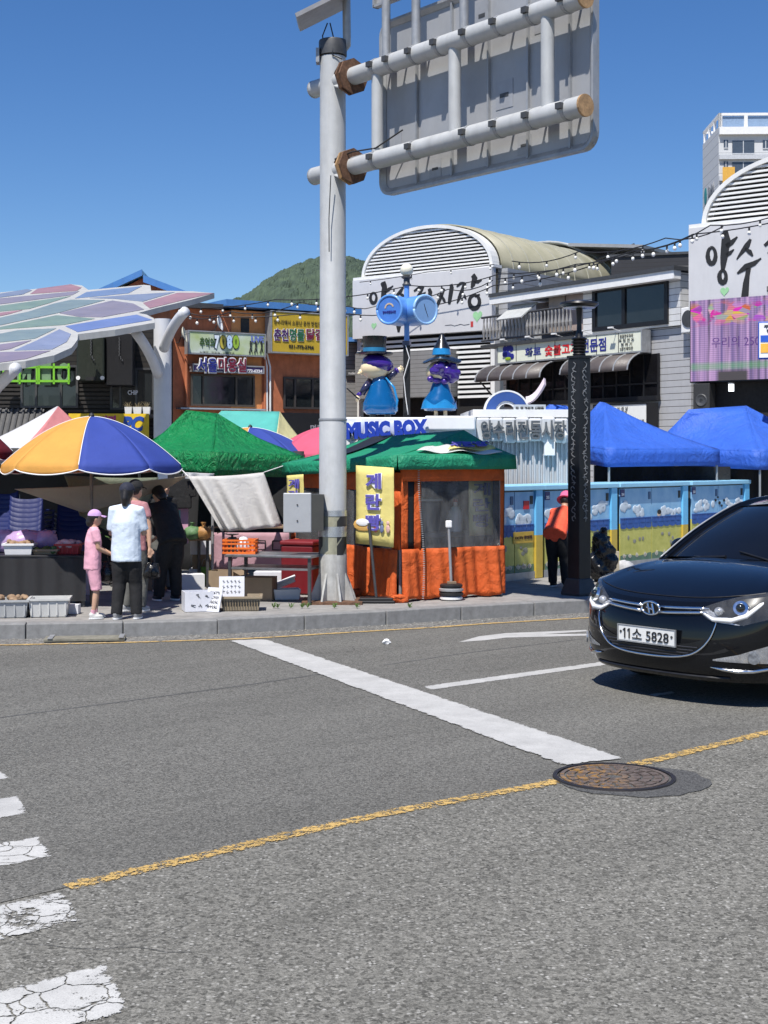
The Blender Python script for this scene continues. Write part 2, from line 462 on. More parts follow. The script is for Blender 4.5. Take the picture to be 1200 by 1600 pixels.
def painted(b, name, m, label=None):
    o = part(b, name, m, road, label)
    at_ = o.data.attributes.new('edge', 'FLOAT', 'POINT')
    at_.data.foreach_set('value', b.edge if hasattr(b, 'edge') else [1.0] * len(b.v))
    return o
KF = resample(KL, 0.25)
sheet = B(); n = 60
sA = resample(seam, 1.0); 
def at_frac(pl, t):
    L = sum((b - a).length for a, b in zip(pl, pl[1:])); d = t * L
    for a, b in zip(pl, pl[1:]):
        l = (b - a).length
        if d <= l: return a + (b - a) * (d / l)
        d -= l
    return pl[-1]
b_ = B()
poly = [(p.x, p.y) for p in seam] + [(p.x, p.y) for p in reversed(KL)] + [(-40, 13)]
b_.add([(x, y, 0.003) for x, y in poly], [tuple(range(len(poly)))])
part(b_, 'far_lane_surface', far_asphalt, road, 'finer darker asphalt of the far lanes')
part(strip(offset(KF, -0.2), 0.42, 0.0055), 'gutter_strip', gutter_mat, road, 'pale gritty gutter along the kerb')
white_line = paint_line('white_road_paint', (0.5, 0.495, 0.475), 0.33, 0)
white_worn = paint_line('worn_white_road_paint', (0.55, 0.545, 0.52), 0.47, 6)
white_crack = paint_line('cracked_white_road_paint', (0.55, 0.545, 0.52), 0.4, 6)
yellow_line = paint_line('yellow_road_paint', hexc(205, 170, 100), 0.485, 0, (0.13, 0.12, 0.1), 20, .6)
yellow_edge = paint_line('yellow_edge_paint', hexc(196, 164, 104), 0.42, 0)
painted(strip(resample(CL, 0.25), 0.145, 0.0055), 'centre_line', yellow_line, 'worn yellow centre line')
EL = resample(offset(KF, -0.46), 0.4)
painted(strip(EL, 0.11, 0.0085), 'edge_line', yellow_edge, 'thin yellow line beside the kerb')
def mark(px, name, m, z=0.0085, label=None):
    p = [gr(*q) for q in px]
    if len(p) == 4: return painted(bar(p, z), name, m, label)
    return painted(B().add([(q.x, q.y, z) for q in p], [tuple(range(len(p)))]), name, m, label)
mark([(358, 1002), (415, 1000), (975, 1187), (880, 1198)], 'stop_line', white_line, 0.0105, 'broad white stop line')
mark([(662, 1073), (953, 1033), (953, 1039), (672, 1079)], 'lane_line', white_line, 0.0055)
lp = [gr(953, 1036) + RD * t for t in (3, 8)]
for t0 in (4.2,):
    pass
mark([(1013, 1086), (1050, 1081), (1056, 1084), (1022, 1089)], 'lane_dash', white_line, 0.0055)
mark([(717, 1004), (748, 995), (790, 990), (915, 985), (919, 987), (850, 991.5), (919, 991), (915, 994), (835, 996), (790, 997), (760, 1001)], 'turn_arrow', white_line, 0.0055, 'white lane arrow')
for (x0, y0, x1, y1), m in (((-12, 1196, 15, 1217), white_line), ((27, 1245, 44, 1272), white_line), ((62, 1307, 82, 1340), white_crack), ((105, 1391, 135, 1441), white_worn), ((165, 1507, 206, 1581), white_crack)):
    a = gr(x0, y0); b = gr(x1, y1); d = RD * -3.2
    painted(bar((a, a + d, b + d, b), 0.0055), 'crossing_bar', m)
# tar seam across the far lane
sm = [gr(0, 1122), gr(200, 1096), gr(400, 1069), gr(560, 1045)]
part(strip(resample(sm, 0.2), 0.03, 0.0045), 'tar_seam', patch_asphalt, road)
sm = [gr(600, 1040), gr(720, 1022), gr(860, 1005), gr(925, 997)]
part(strip(resample(sm, 0.2), 0.025, 0.0045), 'tar_seam', patch_asphalt, road)

gb0 = B(); rnd = random.Random(11)
for k in range(900):
    p = KF[rnd.randrange(10, len(KF) - 90)]; q = p + Vector((rnd.uniform(-.15, .15), -rnd.random() ** 1.6 * .42 - .005, 0)); r_ = rnd.uniform(.004, .013)
    gb0.ell((q.x, q.y, .0055 + r_ * .4), r_ * rnd.uniform(.8, 1.5), r_, r_ * .6, 5, 3)
o = part(gb0, 'gutter_grit', mat('pebble', (.3, .29, .26), .9, 0, .4, 40), road); o['kind'] = 'stuff'
rnd = random.Random(31); ck_ = B()
def crack(p, a, n, w, depth=0):
    pts = [p]
    for k in range(n):
        a += rnd.uniform(-.5, .5); p = p + Vector((math.cos(a), math.sin(a), 0)) * rnd.uniform(.04, .1); pts.append(p)
        if depth < 2 and rnd.random() < .1: crack(p, a + rnd.choice((-1, 1)) * rnd.uniform(.6, 1.2), n // 2, w * .7, depth + 1)
    q = strip(pts, w, .0042 if p.y < 8 else .0062); ck_.add(q.v, q.f)
for px, py, a in ((40, 1475, .2), (500, 1022, .1)): crack(gr(px, py), a, 10, .004)
o = part(ck_, 'cracks', mat('crack_dark', (.045, .044, .042), .9), road); o['kind'] = 'stuff'
# plaza behind the kerb
plaza_pts = [(p.x, p.y) for p in offset(KL, 0.19)]
pz = B().slab(plaza_pts + [(40, 70), (-40, 70), (-40, 14)], -0.1, ZP - 0.006)
plaza = tag(obj(pz, 'plaza_pavement', paving), 'concrete plaza pavement behind the granite kerb', kind='structure')
kerb = thing('kerb', 'row of grey granite kerb stones edging the plaza', 'kerb', (0, 16, 0)); kerb['kind'] = 'structure'
del kerb['category']
joints = resample(KL, 1.0, 0.32)
ks = B().box(-0.495, 0.495, -0.005, 0.2, -0.06, ZP + 0.004)
first = None
for i, (a, b) in enumerate(zip(joints, joints[1:])):
    if a.x > 11: break
    c = (a + b) / 2; ang = math.atan2(b.y - a.y, b.x - a.x)
    lo = (c.x, c.y - 16 + random.uniform(-.004, .004), random.uniform(-.006, .004))
    if first is None:
        first = part(ks, 'kerb_stone', stone, kerb, bevel=0.012, loc=lo, rz=ang)
    else:
        dup(first, kerb, lo, ang + random.uniform(-.004, .004))
far_kerb = B()
tail = [p for p in joints if p.x > 10.5]
for a, b in zip(tail, tail[1:]):
    ang = math.atan2(b.y - a.y, b.x - a.x)
    far_kerb.box(-.5, .5, 0, .2, -.06, ZP, Matrix.Translation(((a + b) / 2 - Vector((0, 16, 0)))) @ Matrix.Rotation(ang, 4, 'Z'))
o = part(far_kerb, 'kerb_run', stone, kerb); o['kind'] = 'stuff'
# wooden plank lying in the gutter
p0 = gr(70, 1003); p1 = gr(196, 1001)
pk = thing('gutter_plank', 'flat weathered grey plank lying in the gutter', 'plank', ((p0 + p1) / 2).to_tuple(), math.atan2(p1.y - p0.y, p1.x - p0.x))
l = (p1 - p0).length / 2
part(B().box(-l, l, -.13, .13, .014, .045), 'board', mat('grey_board', (0.2, 0.19, 0.15), 0.8, 0, .3, 12, .2), pk, bevel=.006)
part(B().box(-l * .9, -l * .9 + .05, -.14, .14, .046, .056).box(l * .85, l * .85 + .05, -.14, .14, .046, .056), 'batten', steel, pk)
# litter scrap
cup = thing('paper_scrap', 'small crumpled white paper scrap on the far lane', 'litter', gr(604, 1007).to_tuple())
sb = B().ell((0, 0, .03), .05, .035, .03, 7, 5)
sb.v = [(x * random.uniform(.6, 1.2), y * random.uniform(.6, 1.2), z) for x, y, z in sb.v]
part(sb, 'paper', white_clean, cup)

# manhole cover
mc = gr(959.5, 1216)
iron, nt_, bs_, N_, L_ = nodes('cast_iron')
v_ = coord(nt_)
sx_ = N_.new('ShaderNodeSeparateXYZ'); L_.new(v_, sx_.inputs[0])
lf = ramp(nt_, sx_.outputs[0], -0.12, 0.12, 1, 0)
wear_ = ramp(nt_, noise(nt_, 22, 6, .7, v_), 0.48, 0.6)
mm_ = N_.new('ShaderNodeMath'); mm_.operation = 'MULTIPLY'; L_.new(lf, mm_.inputs[0]); L_.new(wear_, mm_.inputs[1])
bc_ = mixc(nt_, ramp(nt_, noise(nt_, 30, 4, .6, v_), .3, .7), (0.1, 0.075, 0.062), (0.2, 0.16, 0.135))
L_.new(mixc(nt_, mm_.outputs[0], bc_, hexc(170, 128, 66)), bs_.inputs['Base Color'])
bs_.inputs['Roughness'].default_value = .55; bs_.inputs['Metallic'].default_value = .25
bumpn(nt_, noise(nt_, 60, 4, .6, v_), .4, .01, bs_)
mh = thing('manhole_cover', 'round cast iron manhole cover on the yellow centre line', 'manhole cover', (mc.x, mc.y, 0))
pp = []
for k in range(28):
    a = 2 * math.pi * k / 28
    pp.append((0.1 + 0.44 * math.cos(a) * random.uniform(.95, 1.05), -0.07 + 0.4 * math.sin(a) * random.uniform(.94, 1.06)))
part(B().slab(pp, 0.002, 0.0068), 'asphalt_collar', patch_asphalt, mh)
part(B().rings([[(r * math.cos(2 * math.pi * k / 48), r * math.sin(2 * math.pi * k / 48), z) for k in range(48)] for r, z in ((.335, .0), (.335, .016), (.36, .016), (.364, .0))], False), 'frame', mat('iron_frame', (0.035, 0.03, 0.03), .5, .4), mh, smooth=False)
lid = part(B().lathe([(.33, .0), (.33, .006), (.0, .006)], n=48, cap=False), 'lid', mat('iron_base', (.03, .026, .024), .6, .2), mh)
rb = B()
def arcbar(r0, r1, a0_, a1_, z0, z1):
    n = max(2, int((a1_ - a0_) / .12)); rs = []
    for k in range(n + 1):
        a = lerp(a0_, a1_, k / n); c, s = math.cos(a), math.sin(a)
        rs.append([(r0 * c, r0 * s, z0), (r1 * c, r1 * s, z0), (r1 * c, r1 * s, z1), (r0 * c, r0 * s, z1)])
    rb.rings(rs)
for r0, r1, nn in ((.295, .318, 1), (.235, .28, 18), (.17, .222, 14), (.1, .155, 12), (.05, .085, 6)):
    for k in range(nn):
        w = 2 * math.pi / nn
        arcbar(r0, r1, k * w + (0 if nn == 1 else .06 + .3 * r0), (k + 1) * w + .3 * (0 if nn == 1 else r0) - (0 if nn == 1 else .05), .0062, .015)
part(rb, 'raised_pattern', iron, lid)

# ------------------------------------------------------------------ hill
hp = [(300, 520), (350, 498), (395, 470), (440, 440), (475, 423), (510, 412), (548, 413), (580, 424), (620, 446), (680, 470), (760, 490), (900, 520)]
hb = B()
random.seed(3)
NU, NV = 420, 90
crowns = {}
def crown(x, y):
    cx_, cy_ = int(x), int(y); best = 0
    for i in (-1, 0, 1):
        for j in (-1, 0, 1):
            k = (cx_ + i, cy_ + j)
            if k not in crowns: crowns[k] = (random.random(), random.random(), random.uniform(.55, 1))
            a, b, r = crowns[k]; d = ((x - k[0] - a) ** 2 + (y - k[1] - b) ** 2) / (r * r)
            if d < 1: best = max(best, r * math.sqrt(1 - d))
    return best
def hill(u, v):
    px = lerp(300, 900, u); py = interp(hp, px)
    Y = 900 + 260 * (v - 1)
    top = H + (HZ - py) / F * 900
    i = int(round(u * NU)); j = int(round(v * NV))
    return ((px - 600) / F * 900, Y, top * math.sin(v * math.pi / 2) ** 0.8 + crown(u * 45, v * 22) * 5.5 - 2 + random.uniform(-.5, .5))
hb.grid(hill, NU, NV)
hill_m, nt_, bs_, N_, L_ = nodes('forested_hill')
v_ = coord(nt_)
L_.new(mixc(nt_, ramp(nt_, noise(nt_, .12, 6, .75, v_), .35, .68), (0.03, 0.05, 0.035), (0.07, 0.105, 0.06)), bs_.inputs['Base Color'])
bs_.inputs['Roughness'].default_value = .9
tag(obj(hb, 'hill', hill_m), 'green forested hill far behind the market', kind='structure')

# ------------------------------------------------------------------ buildings
class Face:
    """a vertical facade: local x along it, y back into the building, z up from the plaza"""
    def __init__(s, px, Y, right):
        r = Vector(right).normalized(); s.d = r; s.o = Vector(((px - 600) / F * Y, Y))
        s.a = math.atan2(r.y, r.x)
        s.loc = (s.o.x, s.o.y, ZP)
    def uv(s, px, py, back=0.0):
        n = Vector((-s.d.y, s.d.x)); o = s.o + n * back
        rx = (px - 600) / F
        u = (rx * o.y - o.x) / (s.d.x - rx * s.d.y)
        Y = o.y + u * s.d.y
        return u, H - (py - HZ) / F * Y - ZP
    def box(s, parent, name, m, tl, br, y0, y1, label=None, **kw):
        u0, z1 = s.uv(*tl); u1, z0 = s.uv(*br)
        return part(B().box(u0, u1, y0, y1, z0, z1), name, m, parent, label, **kw)
    def sign_text(s, parent, t, m, tl, br, y, **kw):
        u0, z1 = s.uv(*tl); u1, z0 = s.uv(*br)
        return text(t, u1 - u0, z1 - z0, m, parent, ((u0 + u1) / 2, y, (z0 + z1) / 2), **kw)
def window(fc, parent, tl, br, y=-.02, frame=None, glass=None, mull=(0.5,), fw=.06):
    u0, z1 = fc.uv(*tl); u1, z0 = fc.uv(*br)
    w = part(B().box(u0, u1, y + .02, y + .06, z0, z1), 'window', glass or glass_dark, parent)
    b = B()
    for x0, x1, a, c in ((u0 - fw, u1 + fw, z1, z1 + fw), (u0 - fw, u1 + fw, z0 - fw, z0), (u0 - fw, u0, z0, z1), (u1, u1 + fw, z0, z1)):
        b.box(x0, x1, y - .03, y + .05, a, c)
    for t in mull:
        x = lerp(u0, u1, t); b.box(x - fw / 2, x + fw / 2, y - .025, y + .045, z0, z1)
    part(b, 'frame', frame or grey_dark, w)
    return w

orange_wall = mat('orange_plaster', hexc(188, 112, 76), .85, 0, .22, 3, .15, 30, .5, (0.14, 0.06, 0.03))
orange_light = mat('light_orange_plaster', hexc(226, 150, 90), .85, 0, .15, 3, .1, 30, .2)
brick_grey = siding('grey_block_wall', (0.27, 0.27, 0.27), .14, (.07, .07, .07))
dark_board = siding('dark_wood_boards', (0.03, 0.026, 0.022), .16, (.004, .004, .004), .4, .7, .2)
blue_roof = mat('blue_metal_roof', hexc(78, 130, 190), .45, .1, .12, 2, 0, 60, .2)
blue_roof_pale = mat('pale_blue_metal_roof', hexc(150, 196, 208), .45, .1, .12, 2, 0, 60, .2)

# blue-roofed house behind
fb_ = Face(130, 52, (1, .05))
hs = thing('house', 'orange gabled house with blue metal roof behind the canopy', 'house', fb_.loc, fb_.a)
u0, zl = fb_.uv(120, 470); ur, zr = fb_.uv(222, 424); ue, ze = fb_.uv(288, 458)
part(B().prism([(u0, -.1), (ue, -.1), (ue, ze - .2), (ur, zr - .25), (u0, zl - .45)], 0, 8), 'wall', orange_wall, hs)
for nm, pts in (('roof_slope', [(u0 - .5, zl - .25), (ur + .05, zr), (ur + .05, zr - .16), (u0 - .5, zl - .42)]), ('roof_slope', [(ur + .1, zr - .22), (ue + .4, ze - .12), (ue + .4, ze - .28), (ur + .1, zr - .4)])):
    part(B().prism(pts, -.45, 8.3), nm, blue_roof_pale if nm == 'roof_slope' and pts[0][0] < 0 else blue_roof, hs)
part(B().prism([(u0 - .5, zl - .245), (ur + .06, zr + .01), (ur + .06, zr - .22), (u0 - .5, zl - .5)], -.52, -.455), 'barge_board', blue_roof, hs)
part(B().prism([(ur + .1, zr - .2), (ue + .42, ze - .1), (ue + .42, ze - .34), (ur + .1, zr - .46)], -.52, -.455), 'barge_board', blue_roof, hs)
part(B().cyl((u0 - 3.6, 2, -.1), (u0 - 3.6, 2, fb_.uv(4, 435)[1]), .02, n=6), 'aerial', grey_dark, hs)

# dark timber shop front left
fd = Face(-60, 38, (1, .04))
db = thing('timber_shop', 'dark timber clad shop front under the leaf canopy', 'shop', fd.loc, fd.a)
u1, zt = fd.uv(246, 505)
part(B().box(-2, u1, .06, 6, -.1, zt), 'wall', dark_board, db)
b = B()
for k in range(26):
    z = .9 + k * .115
    b.box(-1.9, u1 - .02, -.0, .055, z, z + .07)
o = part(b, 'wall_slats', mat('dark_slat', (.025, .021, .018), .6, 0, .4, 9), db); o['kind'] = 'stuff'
window(fd, db, (36, 574), (119, 634), -.03, grey_dark, mull=(.25, .72))
window(fd, db, (176, 578), (238, 637), -.03, grey_dark, mull=(.2, .6))
fd.sign_text(db, 'CHIP', mat('white_neon', (.7, .7, .75), .4), (200, 610), (216, 617), -.06, bold=.03)
# tiled lean-to roof
u0, z1 = fd.uv(-20, 640); u1b, z0 = fd.uv(70, 692)
lt = part(B().add([(u0, -.05, z1), (u1b, -.05, z1), (u1b, -.9, z0), (u0, -.9, z0)], [(0, 3, 2, 1)]), 'lean_to_roof', mat('dark_tile', (.05, .05, .052), .6), db, solid=.04)
tb = B()
for k in range(10):
    x = lerp(u0, u1b, (k + .5) / 10); tb.tube([(x, -.08, z1 + .02), (x, -.92, z0 + .02)], .035, 8)
part(tb, 'tile_ridges', mat('dark_tile_ridge', (.07, .07, .072), .5), lt)
# neon-green box letters seen from behind
gs = mat('lime_green_sign', hexc(120, 190, 50), .5, 0, .1)
gl = thing('green_letter_sign', 'lime green frame sign of letters seen from behind', 'sign', (*fd.o, ZP), fd.a)
u0, z1 = fd.uv(2, 570); u1g, z0 = fd.uv(116, 602)
b = B()
for z in (z0 + .08, z1 - .1):
    b.box(u0 - .3, u1g, -.62, -.57, z - .03, z + .03)
for t in (.1, .32, .55, .58, .78, .98):
    x = lerp(u0, u1g, t); b.box(x - .025, x + .025, -.62, -.57, z0, z1)
part(b, 'frame', gs, gl)
gpale = mat('pale_green_letter', hexc(112, 140, 108), .5)
for k, ch in enumerate('ONIO'):
    text(ch, .36, z1 - z0 + .05, gpale, gl, (lerp(u0, u1g, .1 + .27 * k), -.5, (z0 + z1) / 2), depth=.08, bold=.05, rz=math.pi)
# mock truck front hung on the wall
tk = thing('truck_front_sign', 'dark green truck front hung as a sign on the timber wall', 'sign', (*fd.o, ZP), fd.a)
u0, z1 = fd.uv(127, 526); u1t, z0 = fd.uv(170, 604); u2, _ = fd.uv(212, 604)
dkg = mat('dark_olive_paint', (.012, .017, .01), .5)
part(B().box(u0, u1t, -.75, -.03, z0 + .1, z1), 'cab', dkg, tk, bevel=.05)
part(B().box(u1t + .01, u2, -.6, -.03, z0, z1 + .05), 'box_body', black_paint, tk, bevel=.02)
for px in (130, 167):
    u, z = fd.uv(px, 593); part(B().cyl((u, -.79, z), (u, -.74, z), .055, n=14), 'headlight', white, tk)
u, z = fd.uv(149, 594); part(B().box(u - .13, u + .13, -.78, -.752, z - .05, z + .05), 'grille', black_plastic, tk)
for px in (150, 192):
    ch = B()
    for k in range(14):
        u, z = fd.uv(px + (4 if k > 10 else 0) * (k - 10) / 3, 532 + k * 2.6); z += .0
        ch.ell((u + (.008 if k % 2 else -.008), -.8 if px == 150 else -.64, z), .02, .014, .03, 7, 5)
    part(ch, 'chain', grey_dark, tk)
# yellow PC banner
pcb = thing('yellow_banner', 'yellow shop banner with blue PC lettering behind parasol', 'banner', (*fd.o, ZP), fd.a)
yb = mat('banner_yellow', hexc(225, 190, 40), .6)
fd.box(pcb, 'panel', yb, (118, 648), (240, 700), -1.02, -.98)
fd.sign_text(pcb, 'PC', mat('banner_blue', hexc(30, 75, 165), .5), (199, 652), (233, 676), -1.03, bold=.06, shear=.2)
fd.sign_text(pcb, '기리', mat('banner_magenta', hexc(190, 50, 130), .5), (164, 651), (190, 668), -1.03, bold=.06)
# planters with dry grass
for k, (px0, px1, lab) in enumerate(((199, 211, 'small white bucket planter left of the twin planters on the shop ledge'), (212, 226, 'white planter with dry grass in the middle of the shop ledge'), (227, 239, 'white planter with dry grass nearest the canopy column'))):
    u0, z1 = fd.uv(px0, 637); u1p, z0 = fd.uv(px1, 649)
    pl = thing('planter', lab, 'planter', (*(fd.o + fd.d * ((u0 + u1p) / 2)), ZP + z0), fd.a, 'planters on the shop ledge')
    w = (u1p - u0) / 2 - .005
    part(B().rings([[(sx * w * f, -.5 + sy * .1 * f, z) for sx, sy in ((-1, -1), (1, -1), (1, 1), (-1, 1))] for f, z in ((.8, 0), (1, z1 - z0), (.85, z1 - z0), (.8, .05))], True), 'pot', white, pl)
    gb = B()
    for j in range(26):
        a = random.uniform(0, 6.28); r = random.uniform(.03, .13); hgt = random.uniform(.1, .24)
        gb.tube([(0, -.5, .1), (r * .5 * math.cos(a), -.5 + r * .4 * math.sin(a), .13 + hgt * .6), (r * math.cos(a) * 1.2, -.5 + r * math.sin(a), .12 + hgt)], [.005, .004, .002], 4)
    part(gb, 'dry_grass', mat('dry_grass', (.3, .24, .13), .9), pl)
part(B().box(fd.uv(120, 649)[0], fd.uv(245, 649)[0], -.95, -.02, fd.uv(200, 652)[1] - .03, fd.uv(200, 649.3)[1]), 'ledge', grey_dark, db)

# orange two-storey building
fo = Face(266, 42, (.844, .535))
ob = thing('orange_building', 'orange plastered two-storey shop building covered with signs', 'building', fo.loc, fo.a)
uR, _ = fo.uv(536, 500)
um, zm = fo.uv(361, 492); uo, z0 = fo.uv(268, 480)
part(B().box(0, um, 0, 7, -.1, z0), 'wall', orange_wall, ob)
part(B().box(um + .01, uR, .0, 7, -.1, fo.uv(409, 487)[1]), 'wall', orange_light, ob)
u_, z_ = fo.uv(409, 553)
part(B().box(u_, uR + .01, -.03, .05, -.05, z_ + .6), 'wall', orange_wall, ob)
part(B().box(um - .4, uR + .4, -.5, 7, fo.uv(409, 484)[1], fo.uv(409, 474)[1]), 'roof', blue_roof, ob)
part(B().box(-.3, um - .45, -.4, 7, z0, z0 + .14), 'eave', grey_dark, ob)
fo.box(ob, 'upper_window', glass_dark, (376, 497), (389, 520), -.02, .05)
window(fo, ob, (300, 587), (394, 633), -.04, mat('bronze_frame', (.09, .075, .06), .5, .3), mull=(.17, .72))
window(fo, ob, (444, 592), (505, 637), -.06, mat('bronze_frame_two', (.07, .06, .055), .5, .3), mull=(.25, .7))
for px in (289, 412):
    u, zt = fo.uv(px, 556); part(B().tube([(u, -.09, zt), (u, -.09, 0)], .045, 8), 'downpipe', orange_wall, ob)
u, zt = fo.uv(409, 548); part(B().tube([(u, -.1, zt), (u + .12, -.1, zt - .5), (u + .16, -.1, 0)], .035, 8), 'downpipe', white, ob)
part(B().tube([(u + .1, -.1, zt), (u + .24, -.1, zt - .5), (u + .26, -.1, 0)], .03, 8), 'downpipe', white, ob)
fo.box(ob, 'ledge', mat('blue_grey_ledge', (.35, .42, .47), .6), (275, 637), (407, 642), -.35, 0)
fo.box(ob, 'canopy_board', black_paint, (409, 645), (510, 690), -.6, -.5)
fo.sign_text(ob, '명동국', mat('dim_lettering', (.28, .27, .3), .6), (470, 664), (500, 678), -.62, bold=.03)
# signs on it
def panel_sign(fc, name, label, tl, br, m, y0=-.28, y1=-.1, frame=True, bev=.01, edge=None):
    u0, z1 = fc.uv(*tl); u1, z0 = fc.uv(*br)
    t = thing(name, label, 'sign', (*fc.o, ZP), fc.a)
    part(B().box(u0, u1, y0, y1, z0, z1), 'panel', m, t, bevel=bev)
    if frame:
        b = B(); w = .04
        for a in ((u0 - w, u1 + w, z1 + .001, z1 + w), (u0 - w, u1 + w, z0 - w, z0 - .001), (u0 - w, u0 - .001, z0, z1), (u1 + .001, u1 + w, z0, z1)):
            b.box(a[0], a[1], y0 - .02, y1, a[2], a[3])
        part(b, 'frame', edge or steel, t)
    return t
s1m, nt_, bs_, N_, L_ = nodes('green_fading_print')
g_ = ramp(nt_, noise(nt_, 1.2, 3, .5, coord(nt_)), .35, .65)
L_.new(mixc(nt_, g_, hexc(165, 185, 95), hexc(205, 215, 205)), bs_.inputs['Base Color']); bs_.inputs['Roughness'].default_value = .4
s1 = panel_sign(fo, 'shop_sign', 'pale green sign with big 7080 numerals and LIVE', (288, 519), (405, 557), s1m, y0=-.35)
fo.sign_text(s1, '추억의', mat('olive_print', hexc(60, 90, 40), .5), (304, 528), (327, 545), -.365, bold=.03)
for ch_, x0, x1, cc in (('7', 327, 334.5, (225, 235, 245)), ('0', 335.5, 345, (190, 175, 70)), ('8', 346, 354.5, (190, 215, 240)), ('0', 355.5, 365, (150, 185, 60))):
    fo.sign_text(s1, ch_, black_print, (x0 - .8, 524), (x1 + .8, 548), -.362, bold=.12)
    fo.sign_text(s1, ch_, mat('numeral_paint_' + ch_ + str(x0), hexc(*cc), .5), (x0, 525), (x1, 546.5), -.372, bold=.06)
fo.sign_text(s1, 'LIVE', mat('periwinkle_print', hexc(110, 125, 190), .5), (384, 526), (403.5, 537), -.365, bold=.05)
fo.sign_text(s1, '노래방 , 호프집 , 소주안주', black_print, (304, 549.5), (358, 555), -.365)
sil = B()
for k, px in enumerate((383, 391, 400)):
    u, z = fo.uv(px, 549)
    sil.ell((u, -.37, z + .27), .025, .012, .03, 8, 5).tube([(u, -.37, z + .24), (u + .01, -.37, z + .1)], [.03, .025], 6).tube([(u, -.37, z + .1), (u - .05, -.37, z - .08)], .014, 5).tube([(u, -.37, z + .1), (u + .06, -.37, z - .08)], .014, 5).tube([(u, -.37, z + .22), (u + .07 * (1 if k < 2 else -1), -.37, z + .29)], .01, 5)
part(sil, 'printed_dancers', black_print, s1)
s2 = panel_sign(fo, 'hair_salon_sign', 'purple strip sign of a hair salon under the 7080 sign', (296, 571), (404, 583), mat('violet_sign', hexc(70, 52, 105), .5), y0=-.3)
violet_l = mat('violet_letter', hexc(80, 50, 150), .5); red_l = mat('salon_red_letter', hexc(120, 30, 55), .5)
for t_, x0, x1, c_ in (('서울', 301, 331, navy_print), ('미용실', 333, 376, red_l)):
    fo.sign_text(s2, t_, white_clean, (x0 - 1, 558), (x1 + 1, 585), -.33, bold=.06, depth=.06)
    fo.sign_text(s2, t_, c_, (x0, 560), (x1, 583), -.375, bold=.02, depth=.02)
fo.sign_text(s2, '772-6224', white_clean, (378, 577.5), (402.5, 583.5), -.315, bold=.04)
s3 = panel_sign(fo, 'chicken_restaurant_sign', 'mustard yellow chicken restaurant sign with telephone number', (413, 489), (530, 556), mat('mustard_sign', hexc(190, 160, 45), .55, 0, .12, 2, 0, 60, .2), y0=-.5, y1=-.12)
green_p = mat('green_print', hexc(35, 100, 60), .5)
for t_, x0, x1, c_ in (('춘천', 416, 438, mat('plum_print', hexc(75, 35, 95), .5)), ('명물', 440, 463, green_p), ('닭갈비', 466, 507, mat('maroon_print', hexc(120, 30, 60), .5))):
    fo.sign_text(s3, t_, white_clean, (x0 - .6, 514.4), (x1 + .6, 535.6), -.51, bold=.06)
    fo.sign_text(s3, t_, c_, (x0, 515), (x1, 535), -.522, bold=.022)
fo.sign_text(s3, '양수리에서 소문난 춘천 맛집으로', black_print, (416, 501), (494, 513), -.512, bold=.0)
fo.sign_text(s3, '031-772-5766', black_print, (439, 540), (478, 547.5), -.512, bold=.03)
# satellite dishes and window awning
for k, (px, py, r_, yaw, lab) in enumerate(((273, 526, .24, .9, 'cream satellite dish beside the canopy column'), (328, 508, .24, .8, 'white satellite dish above the 7080 sign'))):
    u, z = fo.uv(px, py); y = -.55
    d = thing('satellite_dish', lab, 'satellite dish', (*(fo.o + fo.d * u), ZP + z), fo.a, 'satellite dishes on the orange building')
    m_ = Matrix.Rotation(yaw, 4, 'Z') @ Matrix.Rotation(R(75), 4, 'X')
    rs = [[m_ @ Vector((rr * math.cos(2 * math.pi * j / 20) * .8, rr * math.sin(2 * math.pi * j / 20), .35 * rr * rr / r_)) for j in range(20)] for rr in (.01, r_ * .3, r_ * .6, r_ * .85, r_)]
    q = B().rings(rs, False); q.v = [(x, y_ + y, z_) for x, y_, z_ in q.v]
    part(q, 'dish', mat('dish_cream', (.7, .66, .52) if k == 0 else (.75, .75, .74), .5), d, smooth=True, solid=.01)
    part(B().tube([(0, y + .05, -.02), (.05, -.2, -.18), (.05, .05, -.18)], .018, 6).tube([(0, y, 0), m_ @ Vector((0, 0, .22)) + Vector((0, y, 0))], .008, 5), 'arm', grey_dark, d)

# grey block building behind the sign pole
fg = Face(520, 50, (1, .1))
gb_ = thing('block_building', 'grey block building between the orange building and market hall', 'building', fg.loc, fg.a)
part(B().box(-2, fg.uv(563, 540)[0], 0, 6, -.1, fg.uv(550, 536)[1]), 'wall', brick_grey, gb_)
part(B().box(-2.3, fg.uv(563, 540)[0] + .02, -.5, 6, fg.uv(550, 535.5)[1], fg.uv(550, 529)[1]), 'roof', blue_roof, gb_)
fg.box(gb_, 'fascia', grey_dark, (540, 579), (562, 588), -.12, -.01)
fg.sign_text(gb_, 'modern', white_clean, (544, 581), (557, 585.5), -.13)

